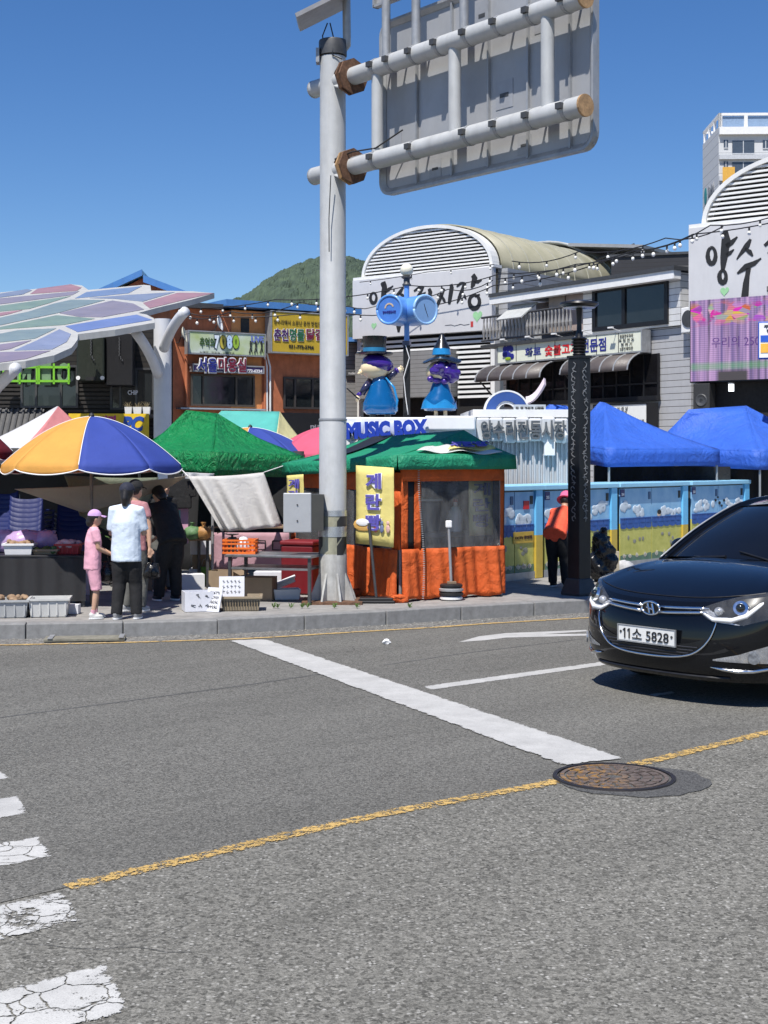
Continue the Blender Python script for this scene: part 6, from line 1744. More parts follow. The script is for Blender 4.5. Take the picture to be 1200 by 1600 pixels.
X0 = [(.18, -.07), (.24, -.02), (.34, .0), (.46, .0), (.56, -.012), (.64, -.035), (.7, -.075), (.76, -.13), (.85, -.25), (1.0, -.4)]
WZ = [(.18, .82), (.28, .875), (.45, .9), (.65, .907), (.78, .89), (.86, .86), (.95, .82), (1.02, .78)]
LN, NS = .58, 2.5
def fas(y, z, off=0.0):
    w = interp(WZ, z); x0 = interp(X0, z)
    def xx(yy):
        q = min(.9999, abs(yy) / w); return x0 - LN + LN * (1 - q ** NS) ** (1 / NS)
    p = Vector((xx(y), y, z))
    if off:
        e = .004
        dx = (xx(min(abs(y) + e, w * .999)) - xx(max(0, abs(y) - e))) / (2 * e) * (1 if y >= 0 else -1)
        w2 = interp(X0, z + .01) - interp(X0, z - .01)
        n_ = Vector((1, -dx, -w2 / .02 * .6)).normalized()
        p += n_ * off
    return p
def zs(x):      # height of the shoulder line
    return interp([(-4.7, .93), (-4.2, .97), (-3.0, .955), (-1.9, .93), (-1.15, .885), (-.8, .862), (-.58, .835), (-.3, .8), (-.1, .757), (.0, .72)], x)
# lower body side with wheel arches, from front centre round to the rear centre
WX = (-.93, -3.70)
def side_pt(s, v, sg_):
    """s 0..1 round the front corner, 1..2 along the side, 2..3 round the rear"""
    if s <= 1:
        th = s * math.pi / 2; yq = math.sin(th) ** (2 / NS); xq = math.cos(th) ** (2 / NS) if th < math.pi / 2 - 1e-6 else 0
        xr = -LN + LN * xq; kind = 'f'
    elif s <= 2:
        xr = lerp(-LN, -4.2, s - 1); yq = 1; kind = 's'
    else:
        th = (s - 2) * math.pi / 2; yq = math.cos(th) ** (2 / NS) if th < math.pi / 2 - 1e-6 else 0; xr = -4.2 - .5 * math.sin(th) ** (2 / NS); kind = 'r'
    ztop = zs(xr)
    zbot = .18
    for wx in WX:
        d = abs(xr - wx)
        if d < .37 and yq > .9: zbot = max(zbot, .31 + math.sqrt(.37 ** 2 - d * d))
    z = lerp(zbot, ztop, v)
    w = interp(WZ, z)
    x = xr
    if kind == 'f': x = xr + interp(X0, z) * (1 - (1 - (xr + LN) / LN) * 1.0)
    if kind == 'r': x = xr - interp([(.18, -.12), (.4, 0), (.7, .0), (.97, -.1)], z) * (1 - (math.cos(th) ** 2))
    bulge = 1
    return Vector((x, sg_ * w * yq, z))
b = B()
for sg_ in (-1, 1):
    ss = [k / 24 for k in range(25)] + [1 + k / 70 for k in range(1, 71)] + [2 + k / 14 for k in range(1, 15)]
    NVv = 16
    vs_ = [side_pt(s, j / NVv, sg_) for j in range(NVv + 1) for s in ss]
    W_ = len(ss)
    fs_ = [(j * W_ + i, j * W_ + i + 1, (j + 1) * W_ + i + 1, (j + 1) * W_ + i) for j in range(NVv) for i in range(W_ - 1)]
    if sg_ < 0: fs_ = [f[::-1] for f in fs_]
    b.add(vs_, fs_)
part(b, 'body', cpaint, car, smooth=True, angle=50)
# bonnet
COWL = lambda y: -1.0 - .14 * (y / .8) ** 2
def bonnet(t, k):
    th = t * math.pi / 2; sgn = 1 if t >= 0 else -1; at_ = abs(th)
    yq = math.sin(at_) ** (2 / NS); xq = math.cos(at_) ** (2 / NS) if at_ < math.pi / 2 - 1e-6 else 0
    xr = -LN + LN * xq; z0 = zs(xr); x0 = xr + interp(X0, z0) * ((xr + LN) / LN); y0 = interp(WZ, z0) * yq
    yc = .81 * (abs(t) ** .9); x1 = COWL(yc); z1 = .975 - .09 * (abs(t)) ** 2.4
    kk = k
    x = lerp(x0, x1, kk); y = lerp(y0, yc, kk ** 1.1)
    e = 1 - abs(t)
    z = lerp(z0, z1, kk ** .9) + .045 * math.sin(math.pi * min(1, kk * 1.0)) * (1 - abs(t) ** 3) + .012 * math.exp(-((abs(t) - .62) / .1) ** 2) * math.sin(math.pi * kk) ** .7
    return (x, sgn * y, z)
part(B().grid(lambda u, v: bonnet(u * 2 - 1, v), 64, 24), 'bonnet', cpaint, car, smooth=True)
# bonnet shut line
ln = [Vector(bonnet(t, .055)) + Vector((0, 0, .002)) for t in [q / 20 * .62 for q in range(-20, 21)]]
part(B().tube(ln, .004, 4), 'shut_line', trim, car)
# greenhouse
RAIL = [(-1.12, .80, .91), (-1.5, .735, 1.14), (-1.95, .66, 1.335), (-2.35, .625, 1.4), (-2.9, .615, 1.42), (-3.5, .62, 1.375), (-4.0, .66, 1.2), (-4.35, .72, 1.0)]
def rail(s):
    s = s * (len(RAIL) - 1); i = min(int(s), len(RAIL) - 2); f = s - i
    P = [Vector(RAIL[max(0, min(len(RAIL) - 1, i + k))]) for k in (-1, 0, 1, 2)]
    return (P[1] * 2 + (P[2] - P[0]) * f + (P[0] * 2 - P[1] * 5 + P[2] * 4 - P[3]) * f * f + (-P[0] + P[1] * 3 - P[2] * 3 + P[3]) * f ** 3) / 2
def top_sheet(s0, s1, bulge, bz, inset=.0):
    def fn(u, v):
        p = rail(lerp(s0, s1, v)); t = u * 2 - 1
        c = 1 - t * t
        return (p.x + bulge(lerp(s0, s1, v)) * c, p.y * t * (1 - inset), p.z + bz * c)
    return fn
ws_b = lambda s: interp([(0, .13), (.29, .1), (.4, .02), (.7, -.02), (.85, -.1), (1, -.16)], s)
part(B().grid(top_sheet(.03, .285, ws_b, .03, .03), 24, 14), 'windscreen', car_glass, car, smooth=True)
part(B().grid(top_sheet(.285, .72, ws_b, .045), 24, 16), 'roof', cpaint, car, smooth=True)
part(B().grid(top_sheet(.72, .97, ws_b, .03, .03), 24, 12), 'rear_window', car_glass, car, smooth=True)
for sg_ in (-1, 1):
    part(B().tube([Vector((rail(k / 30).x, rail(k / 30).y * sg_, rail(k / 30).z)) for k in range(31)], .028, 8), 'pillar', cpaint, car, smooth=True)
    part(B().tube([Vector((rail(k / 20 * .3).x + .03, rail(k / 20 * .3).y * sg_ * .985, rail(k / 20 * .3).z + .03)) for k in range(21)], .007, 6), 'screen_trim', steel, car, smooth=True)
    def sgl(u, v):
        p = rail(lerp(.06, .95, u)); lo = Vector((p.x, .83 - .0 * u, zs(p.x) + .005))
        hi = Vector((p.x, p.y, p.z - .02)); q = lo.lerp(hi, v); return (q.x, sg_ * (q.y + .02 * math.sin(math.pi * v)), q.z)
    part(B().grid(sgl, 30, 8), 'side_window', car_glass, car, smooth=True)
    # door mirror
    mr = part(B().ell((-1.62, sg_ * 1.0, 1.0), .07, .1, .07, 14, 9), 'door_mirror', cpaint, car, smooth=True)
    part(B().tube([(-1.6, sg_ * .84, .94), (-1.61, sg_ * .95, .97)], .03, 8), 'mirror_stalk', cpaint, mr)
    for xd in (-2.55, -3.35):
        part(B().tube([(xd, sg_ * .915, .82), (xd - .1, sg_ * .93, .825), (xd - .2, sg_ * .915, .82)], .014, 6), 'door_handle', chrome, car)
    for xd in (-1.62, -2.68, -3.45):
        part(B().tube([(xd, sg_ * (interp(WZ, z) + .001), z) for z in (.3, .5, .7, .85, zs(xd))], .004, 4), 'door_seam', trim, car)
    # headlight: reflector bowl, strips, projector, clear cover
    def hl(off, y0=.415, y1=.887):
        def fn(u, v):
            y = lerp(y0, y1, u); hi = interp([(0, .682), (.3, .742), (.6, .785), (1, .826)], u); lo = interp([(0, .655), (.2, .604), (.6, .585), (.85, .63), (1, .74)], u)
            return tuple(fas(sg_ * y, lerp(lo, hi, v), off))
        return fn
    hd = part(B().grid(hl(.004), 18, 8), 'headlight', lamp_in, car, smooth=True)
    def hp_(u, v, o): return Vector(hl(o)(u, v))
    part(B().tube([hp_(.05, .2, .014), hp_(.2, .12, .014), hp_(.45, .14, .014), hp_(.62, .3, .014), hp_(.72, .6, .014), hp_(.78, .85, .014)], [.007, .014, .017, .017, .015, .009], 8), 'light_strip', white_clean, hd, smooth=True)
    c0 = hp_(.52, .58, .012)
    nn = (hp_(.52, .58, .05) - hp_(.52, .58, 0)).normalized()
    part(B().cyl(c0, c0 + nn * .022, .058, .052, 20), 'projector_ring', chrome, hd, smooth=True, angle=40)
    part(B().ell(c0 + nn * .016, .034, .034, .034, 14, 9), 'projector_lens', glass_dark, hd, smooth=True)
    part(B().ell(hp_(.25, .55, .012), .03, .035, .03, 12, 8), 'turn_lamp', lamp_in, hd, smooth=True)
    part(B().grid(hl(.034), 18, 8), 'cover', lamp_clear, hd, smooth=True)
    # fog lamp pocket
    def fg_(off):
        def fn(u, v):
            y = lerp(.52, .84, u); lo = lerp(.335, .325, u); hi = interp([(0, .345), (.5, .385), (1, .455)], u); return tuple(fas(sg_ * y, lerp(lo, hi, v), off))
        return fn
    fp = part(B().grid(fg_(.004), 12, 5), 'fog_lamp', mat('fog_reflector_%d' % sg_, (.5, .51, .53), .25, .6, .3, 20), car, smooth=True)
    p_ = Vector(fg_(.012)(.74, .42)); n2 = (Vector(fg_(.05)(.74, .42)) - Vector(fg_(0)(.74, .42))).normalized()
    part(B().cyl(p_, p_ + n2 * .012, .042, n=18), 'fog_glass', mat('fog_glass_%d' % sg_, (.3, .32, .35), .08, .5, .5, 40), fp, smooth=True, angle=40)
    part(B().tube([fas(sg_ * y, interp([(.5, .29), (.7, .262), (.86, .3)], y), .012) for y in (.5, .58, .66, .74, .82, .86)], [.004, .012, .014, .014, .012, .004], 8), 'lip_blade', chrome, car, smooth=True)
    # wheels
    for wx in WX:
        wh = part(B().lathe([(.2, -.1), (.3, -.1), (.325, -.06), (.325, .06), (.3, .1), (.2, .1)], n=32), 'wheel', tyre_m, car, smooth=True, angle=40, loc=(wx, sg_ * .78, .325))
        wh.rotation_euler = (R(90), 0, 0)
        rimb = B().lathe([(.205, -.09), (.2, -.02), (.06, .03), (.0, .03)], n=24).lathe([(.205, .09), (.2, .02), (.06, -.03), (.0, -.03)], n=24)
        part(rimb, 'rim', mat('alloy', (.45, .46, .47), .3, .8), wh, smooth=True, angle=40)
# underside
part(B().slab([(-.3, -.55), (-.3, .55), (-4.5, .75), (-4.5, -.75)], .185, .2), 'underside', black_plastic, car)
wa = B()
for wx in WX:
    for sg_ in (-1, 1):
        wa.rings([[(wx + .375 * math.cos(math.pi * k / 12), y, .31 + .375 * math.sin(math.pi * k / 12)) for k in range(13)] for y in (sg_ * .55, sg_ * .89)], False, False)
part(wa, 'wheel_arch_liner', black_plastic, car)
# grille
gm = mat('grille_black', (.006, .006, .007), .35)
def patch(zlo, zhi, y0, y1, off, nu=20, nv=6):
    return B().grid(lambda u, v: tuple(fas(lerp(y0, y1, u), lerp(zlo(lerp(y0, y1, u)), zhi(lerp(y0, y1, u)), v), off)), nu, nv)
part(patch(lambda y: .615 + .05 * (abs(y) / .44) ** 1.2, lambda y: .678 + .012 * (abs(y) / .44), -.44, .44, .003), 'upper_grille', gm, car, smooth=True)
for zc_, th_ in ((.67, .013), (.634, .013)):
    for sg_ in (-1, 1):
        pth = [fas(sg_ * y, zc_ + .016 * (y / .44) ** 1.6 + (.008 if zc_ < .65 else 0) * (y / .44), .014) for y in (.08, .16, .24, .32, .4, .46)]
        part(B().tube(pth, [(th_, .012)] * 5 + [(.003, .004)], 8), 'chrome_bar', chrome, car, smooth=True)
# emblem: an oval ring with a slanted letter in it
ec = fas(0, .655, .02)
ring_ = [ec + Vector((0, .082 * math.cos(a), .046 * math.sin(a))) for a in [2 * math.pi * k / 28 for k in range(29)]]
eb = part(B().tube(ring_, .009, 8), 'emblem', chrome, car, smooth=True)
part(B().ell(ec - Vector((.004, 0, 0)), .006, .078, .042, 18, 7), 'emblem_field', gm, eb)
hb4 = B()
for pts in ([(.028, -.034), (.012, .034)], [(-.012, -.034), (-.028, .034)]):
    hb4.tube([ec + Vector((.01, pts[0][0] + .008, pts[0][1])), ec + Vector((.012, pts[1][0] + .008, pts[1][1]))], .008, 6)
hb4.tube([ec + Vector((.011, .03, -.006)), ec + Vector((.011, -.03, .008))], .007, 6)
part(hb4, 'emblem_letter', chrome, eb)
# lower grille with bars and chrome U
glo = lambda y: interp([(0, .335), (.25, .347), (.36, .37), (.44, .417), (.5, .49)], abs(y))
part(patch(glo, lambda y: interp([(0, .425), (.25, .43), (.36, .445), (.44, .47), (.5, .5)], abs(y)), -.5, .5, .006), 'lower_grille', gm, car, smooth=True)
for zc_ in (.352, .374, .396, .418):
    part(B().tube([fas(y / 20 * (.33 + (zc_ - .36) * 1.5), zc_, .012) for y in range(-20, 21)], (.005), 6), 'grille_bar', mat('bar_grey', (.05, .05, .055), .3, .3), car)
US = [(.535, .6), (.525, .545), (.495, .475), (.44, .412), (.36, .365), (.25, .342), (.12, .333), (0, .331)]
def ucurve(t):
    s_ = abs(t) * (len(US) - 1); i = min(int(s_), len(US) - 2); f = s_ - i
    P = [Vector((US[max(0, min(len(US) - 1, i + k))][0], US[max(0, min(len(US) - 1, i + k))][1], 0)) for k in (-1, 0, 1, 2)]
    if i + 2 > len(US) - 1: P[3] = Vector((-US[-2][0], US[-2][1], 0))
    return (P[1] * 2 + (P[2] - P[0]) * f + (P[0] * 2 - P[1] * 5 + P[2] * 4 - P[3]) * f * f + (-P[0] + P[1] * 3 - P[2] * 3 + P[3]) * f ** 3) / 2
up_ = []
for k in range(-40, 41):
    q_ = ucurve(1 - abs(k) / 40); up_.append(fas(q_.x * (1 if k >= 0 else -1), q_.y, .012))
part(B().tube(up_, [.003 + .007 * (1 - abs(k) / 40) ** .5 for k in range(-40, 41)], 8), 'chrome_surround', chrome, car, smooth=True)
part(B().tube([fas(y / 20 * .6, .215, .01) for y in range(-20, 21)], .01, 6), 'lower_lip', trim, car)
# number plate
npx = fas(0, .47, .02).x
npl = part(B().box(npx, npx + .008, -.26, .26, .415, .525), 'number_plate', mat('plate_white', (.72, .72, .7), .4, 0, .03), car, bevel=.004)
npt = text('소 5828', .335, .078, black_print, npl, (npx + .012, .042, .47), bold=.004, depth=.004, rz=R(90))
for y_ in (-.2, -.158):
    one = B().stroke([(.004, -.036, .011), (.004, .036, .011)], -.002, .002).stroke([(-.013, .02, .007), (.004, .033, .009)], -.0021, .0019)
    part(one, 'numeral', black_print, npl, loc=(npx + .012, y_, .47)).rotation_euler.z = R(90)
pr = B()
for y_, z_ in ((0, .5285), (0, .4115)): pr.box(npx - .002, npx + .012, -.268, .268, z_ - .003, z_ + .003)
for y_ in (-.264, .264): pr.box(npx - .002, npx + .012, y_ - .004, y_ + .004, .415, .525)
part(pr, 'plate_frame', steel, npl)
part(B().box(npx - .03, npx - .001, -.22, .22, .43, .51), 'plate_bracket', trim, npl)
for y_ in (-.235, .235): part(B().cyl((npx + .008, y_, .478), (npx + .013, y_, .478), .01, n=8), 'rivet', grey_dark, npl)
# wipers
for y0, y1 in ((.62, -.02), (-.1, -.62)):
    pth = [Vector((COWL(y) - .035 - .0, y, 0)) for y in (y0, lerp(y0, y1, .5), y1)]
    for p in pth:
        p.z = .985 - .1 * (abs(p.y) / .8) ** 2
    pth[0].x -= .0; pth[2].x -= .07; pth[2].z += .04
    wp = part(B().tube(pth, [.012, .01, .007], 6), 'wiper', trim, car)
part(B().grid(lambda u, v: (COWL(lerp(-.78, .78, u)) - .005 - v * .11, lerp(-.78, .78, u), .972 - .1 * (abs(lerp(-.78, .78, u)) / .8) ** 2 - .004 + .01 * v), 20, 2), 'cowl', trim, car, smooth=True)

# ------------------------------------------------------------------ people
skin = mat('skin', (.5, .3, .2), .55, 0, .08, 8)
hair_m = mat('dark_hair', (.014, .011, .01), .45, 0, .3, 30)
def pring(p, d, X, rx, ry, n=16):
    Yv = d.cross(X).normalized()
    return [p + X * (rx * math.cos(2 * math.pi * k / n)) + Yv * (ry * math.sin(2 * math.pi * k / n)) for k in range(n)]
def trunk(b, pts, X=Vector((1, 0, 0))):
    rs = []
    for i, (p, rx, ry) in enumerate(pts):
        d = (Vector(pts[min(i + 1, len(pts) - 1)][0]) - Vector(pts[max(i - 1, 0)][0])).normalized()
        rs.append(pring(Vector(p), d, X, rx, ry))
    return b.rings(rs)
def hand(b, w, dirv, h, side, curl=.4):
    d = Vector(dirv).normalized(); s = Vector((0, 0, 1)).cross(d)
    s = s.normalized() if s.length > .1 else Vector((0, 1, 0)); n_ = d.cross(s)
    w = Vector(w)
    b.tube([w, w + d * .03 * h, w + d * .055 * h], [(.011 * h, .011 * h), (.021 * h, .012 * h), (.02 * h, .011 * h)], 8)
    for k in range(4):
        o = s * ((k - 1.5) * .0105 * h); L0 = (.04, .046, .043, .034)[k] * h
        a = w + d * .052 * h + o
        b.tube([a, a + d * L0 * .5 - n_ * L0 * .12 * curl * side, a + d * L0 * .85 - n_ * L0 * .5 * curl * side], [.0062 * h, .0055 * h, .0045 * h], 6)
    a = w + d * .02 * h + s * .016 * h
    b.tube([a, a + s * .016 * h + d * .02 * h, a + s * .018 * h + d * .04 * h], [.0075 * h, .0065 * h, .005 * h], 6)
fold_tx = bpy.data.textures.new('cloth_folds', 'CLOUDS'); fold_tx.noise_scale = .11; fold_tx.noise_depth = 2
def crease(o, s):
    k = o.modifiers.new('folds', 'DISPLACE'); k.texture = fold_tx; k.strength = s; k.mid_level = .45
def person(label, loc, rz, h, bend, arms, feet, top_m, bot_m, shoe_m, hat=None, sleeve=.55, leg_cut=0.0, top_len=.0, hair_len=.0, head_bend=None, head_turn=0.0, wide=1.0, loose=1.0, pony=False, sock=None, hat_m=None, knee_fwd=.03):
    t = thing('person', label, 'person', (loc[0], loc[1], ZP), rz)
    V = Vector
    up = V((0, -math.sin(R(bend)), math.cos(R(bend))))
    hb_ = R(bend if head_bend is None else head_bend); hu = V((0, -math.sin(hb_), math.cos(hb_)))
    hip = V((0, .01 + .12 * math.sin(R(bend)), .515)); ch = hip + up * .2; sh = hip + up * .3; nk = hip + up * .345
    hc = nk + hu * .075 + V((0, -.008, 0))
    S = lambda v: V(v) * h
    # body: one continuous surface
    b = B()
    trunk(b, [(S(hip - up * .04), .075 * h, .055 * h), (S(hip + up * .06), .07 * h, .05 * h), (S(ch), .078 * h, .055 * h), (S(sh), .088 * h, .045 * h), (S(nk - up * .01), .034 * h, .034 * h), (S(nk + hu * .03), .028 * h, .03 * h)])
    m_ = Matrix.Rotation(head_turn, 3, 'Z') @ Matrix.Rotation(hb_, 3, 'X')
    b.ell(S(hc), .047 * h, .058 * h, .068 * h, 16, 12, m_)
    b.ell(S(hc) + m_ @ V((0, -.02, -.03)) * h, .036 * h, .04 * h, .042 * h, 12, 8, m_)
    b.ell(S(hc) + m_ @ V((0, -.06, -.008)) * h, .009 * h, .014 * h, .014 * h, 8, 6, m_)
    for sg_ in (-1, 1): b.ell(S(hc) + m_ @ V((sg_ * .047, .003, -.008)) * h, .006 * h, .012 * h, .018 * h, 8, 6, m_)
    shp = {-1: sh + V((-.088 * wide, 0, -.005)), 1: sh + V((.088 * wide, 0, -.005))}
    for sg_, (el, wr) in arms.items():
        el, wr = V(el), V(wr); s0 = shp[sg_]
        b.tube([S(s0 - V((sg_ * .03, 0, 0))), S(s0), S(s0.lerp(el, .5)), S(el), S(el.lerp(wr, .35)), S(wr)], [.03 * h, .031 * h, .028 * h, .023 * h, .022 * h, .014 * h], 10)
        hand(b, S(wr), wr - el, h, sg_)
    for sg_, (fx, fy) in feet.items():
        a0 = hip + V((sg_ * .045, 0, -.02)); an = V((fx, fy, .04)); kn = a0.lerp(an, .5) + V((0, -knee_fwd, 0))
        b.tube([S(a0), S(a0.lerp(kn, .5)), S(kn), S(kn.lerp(an, .35)), S(an), S(an - V((0, 0, .03)))], [.05 * h, .044 * h, .031 * h, .03 * h, .019 * h, .018 * h], 10)
        b.ell(S(an + V((0, -.03, -.025))), .02 * h, .05 * h, .014 * h, 10, 6)
    part(b, 'body', skin, t, remesh=.011 * h / 1.4, relax=2)
    # eyes and mouth
    fb_ = B()
    for sg_ in (-1, 1): fb_.ell(S(hc) + m_ @ V((sg_ * .018, -.053, .002)) * h, .007 * h, .004 * h, .004 * h, 8, 5, m_)
    part(fb_, 'eyes', hair_m, t)
    part(B().ell(S(hc) + m_ @ V((0, -.054, -.038)) * h, .014 * h, .004 * h, .004 * h, 8, 5, m_), 'mouth', mat('lip_' + label[:8], (.35, .13, .11), .5), t)
    # top
    b = B(); lo = hip - up * (.0 + top_len)
    if bend < 10: lo = hip - V((0, 0, top_len))
    trunk(b, [(S(lo), .098 * h * loose, .07 * h * loose), (S(hip + up * .08), .092 * h * loose, .068 * h * loose), (S(ch), .094 * h * loose, .07 * h * loose), (S(sh - up * .02), .1 * h, .06 * h), (S(sh + up * .012), .075 * h, .045 * h), (S(nk - up * .005), .042 * h, .042 * h)])
    for sg_, (el, wr) in arms.items():
        el, wr = V(el), V(wr); s0 = shp[sg_]
        if sleeve <= 1: end = s0.lerp(el, sleeve); pth = [s0 - V((sg_ * .04, 0, 0)), s0, s0.lerp(end, .5), end]; rr = [.042, .044, .042, .041]
        else: end = el.lerp(wr, sleeve - 1); pth = [s0 - V((sg_ * .04, 0, 0)), s0, s0.lerp(el, .5), el, end]; rr = [.042, .042, .036, .031, .024]
        b.tube([S(p) for p in pth], [r * h for r in rr], 10)
    crease(part(b, 'shirt', top_m, t, remesh=.011 * h / 1.4, relax=3), .014)
    # trousers
    b = B()
    trunk(b, [(S(hip - V((0, 0, .055))), .088 * h, .066 * h), (S(hip + up * .02), .09 * h, .066 * h), (S(hip + up * .075), .083 * h, .06 * h)])
    for sg_, (fx, fy) in feet.items():
        a0 = hip + V((sg_ * .045, 0, -.02)); an = V((fx, fy, .035)); kn = a0.lerp(an, .5) + V((0, -knee_fwd, 0))
        if leg_cut: pth = [a0, a0.lerp(kn, .55), a0.lerp(kn, leg_cut)]; rr = [.062, .056, .052]
        else: pth = [a0, a0.lerp(kn, .5), kn, kn.lerp(an, .5), an]; rr = [.06, .054 * loose, .044 * loose, .04 * loose, .036 * loose]
        b.tube([S(p) for p in pth], [r * h for r in rr], 12)
    crease(part(b, 'trousers', bot_m, t, remesh=.011 * h / 1.4, relax=3), .011)
    for sg_, (fx, fy) in feet.items():
        b = B().ell((fx * h, (fy - .03) * h, .022 * h), .03 * h, .068 * h, .022 * h, 14, 8).ell((fx * h, (fy + .005) * h, .04 * h), .026 * h, .035 * h, .028 * h, 12, 8)
        sh_ = part(b, 'shoe', shoe_m, t, remesh=.008, relax=2)
        part(B().slab([(fx * h + .031 * h * math.cos(a), (fy - .03) * h + .07 * h * math.sin(a)) for a in [k * math.pi / 8 for k in range(16)]], .0, .012 * h), 'sole', white, sh_)
        if sock: part(B().cyl((fx * h, fy * h, .05 * h), (fx * h, fy * h - .002, .085 * h), .023 * h, .024 * h, 12), 'sock', sock, t, smooth=True, angle=40)
    # hair and hat
    b = B().ell(S(hc) + m_ @ V((0, .012, .012)) * h, .053 * h, .06 * h, .066 * h, 16, 12, m_)
    if hair_len: b.tube([S(hc) + m_ @ V((0, .025, .0)) * h, S(hc) + m_ @ V((0, .04, -.05)) * h, S(hc) + m_ @ V((0, .045, -.05 - hair_len)) * h], [(.05 * h, .04 * h), (.048 * h, .034 * h), (.03 * h, .02 * h)], 12)
    if pony: b.tube([S(hc) + m_ @ V((0, .06, -.01)) * h, S(hc) + m_ @ V((0, .085, -.04)) * h, S(hc) + m_ @ V((0, .075, -.1)) * h], [.02 * h, .022 * h, .008 * h], 10)
    part(b, 'hair', hair_m, t, remesh=.009, relax=2)
    if hat == 'cap':
        rs = []
        for k in range(7):
            a = math.pi / 2 * k / 6.2
            rs.append([S(hc) + m_ @ V((.058 * math.cos(a) * math.cos(2 * math.pi * j / 20), .004 + .066 * math.cos(a) * math.sin(2 * math.pi * j / 20), .022 + .062 * math.sin(a))) * h for j in range(20)])
        cpp = part(B().rings(rs), 'cap', hat_m, t, smooth=True, angle=60)
        part(B().grid(lambda u, v: tuple(S(hc) + m_ @ V(((u * 2 - 1) * .048 * (1 - .25 * v), -.052 - .06 * v * (1 - .45 * (u * 2 - 1) ** 2), .03 - .012 * v - .012 * (u * 2 - 1) ** 2)) * h), 10, 5), 'visor', hat_m, cpp, smooth=True, solid=.005)
    if hat == 'bucket':
        rs = []
        for r_, z_ in ((.085, .0), (.062, .03), (.058, .065), (.045, .082), (.005, .088)):
            rs.append([S(hc) + m_ @ V((r_ * math.cos(2 * math.pi * j / 20), .004 + r_ * 1.08 * math.sin(2 * math.pi * j / 20), z_ + .005)) * h for j in range(20)])
        part(B().rings(rs, True), 'hat', hat_m, t, smooth=True, angle=60)
    return t
def fabric(name, col, var=.16, bump=1.0): return mat(name, col, .85, 0, var, 7, bump, 11)
f_pink = fabric('pink_cotton', hexc(226, 168, 184)); f_white = fabric('white_cotton', hexc(206, 218, 230), .06); f_black = fabric('black_cotton', (.012, .012, .013)); f_check = fabric('faded_rose_shirt', hexc(186, 132, 136), .3); f_grey = fabric('grey_trousers', (.12, .12, .11)); f_orange = fabric('orange_knit', hexc(235, 92, 62)); f_navy = fabric('navy_cap', (.015, .018, .035)); f_lilac = fabric('lilac_cap', hexc(196, 158, 204)); f_pinkhat = fabric('pink_hat', hexc(222, 100, 140))
pg = gr(147, 966, ZP)
person('girl in pink T-shirt, pink shorts and lilac cap, facing right', (pg.x, pg.y), R(112), 1.16, 2, {-1: ((-.1, -.02, .66), (-.06, -.13, .6)), 1: ((.1, -.03, .67), (.05, -.15, .61))}, {-1: (-.06, .02), 1: (.055, -.02)}, f_pink, f_pink, mat('white_trainer', (.66, .65, .62), .6), 'cap', .62, 1.0, .06, .03, sock=f_pink, hat_m=f_lilac, loose=1.12)
pw_ = gr(198, 967, ZP)
person('person in loose white T-shirt, black trousers and navy cap, seen from behind', (pw_.x, pw_.y), R(172), 1.45, 2, {-1: ((-.125, -.03, .63), (-.09, -.14, .66)), 1: ((.125, -.02, .63), (.08, -.14, .62))}, {-1: (-.07, -.02), 1: (.07, .03)}, f_white, f_black, mat('grey_trainer', (.3, .3, .3), .6), 'cap', .85, 0, .085, .05, hat_m=f_navy, loose=1.18, wide=1.1)
pc_ = gr(219, 960, ZP)
person('person in faded rose shirt half hidden behind the white T-shirt', (pc_.x - .12, pc_.y + .35), R(150), 1.47, 2, {-1: ((-.135, -.0, .66), (-.16, .02, .5)), 1: ((.12, -.02, .64), (.08, -.12, .6))}, {-1: (-.06, 0), 1: (.06, .04)}, f_check, f_grey, mat('pale_trainer', (.5, .5, .5), .6), 'cap', .6, 0, .05, .0, hat_m=f_black, loose=1.1)
pb_ = gr(262, 938, ZP)
person('person in black bending over the stall, back to the road', (pb_.x, pb_.y), R(215), 1.5, 34, {-1: ((-.12, -.3, .55), (-.08, -.4, .48)), 1: ((.12, -.3, .55), (.08, -.4, .48))}, {-1: (-.07, .02), 1: (.07, -.02)}, f_black, f_black, black_plastic, None, 1.7, 0, .06, .04, head_bend=40, loose=1.25)
person('shopper in black standing in the shade beneath the tarpaulin', (pb_.x - .25, pb_.y + 1.2), R(30), 1.45, 8, {-1: ((-.12, -.05, .64), (-.08, -.15, .56)), 1: ((.12, -.05, .64), (.08, -.15, .56))}, {-1: (-.06, .02), 1: (.06, -.02)}, f_black, f_grey, black_plastic, None, 1.6, 0, .04, .03)
po_ = gr(874, 917, ZP)
person('person in orange top and pink hat bending forward by the lamp post', (po_.x, po_.y), R(158), 1.5, 58, {-1: ((-.13, -.22, .5), (-.1, -.32, .36)), 1: ((.13, -.22, .5), (.1, -.32, .36))}, {-1: (-.065, .02), 1: (.065, -.01)}, f_orange, f_black, black_plastic, 'bucket', 1.75, 0, .075, .0, hat_m=f_pinkhat, head_bend=35, loose=1.12)
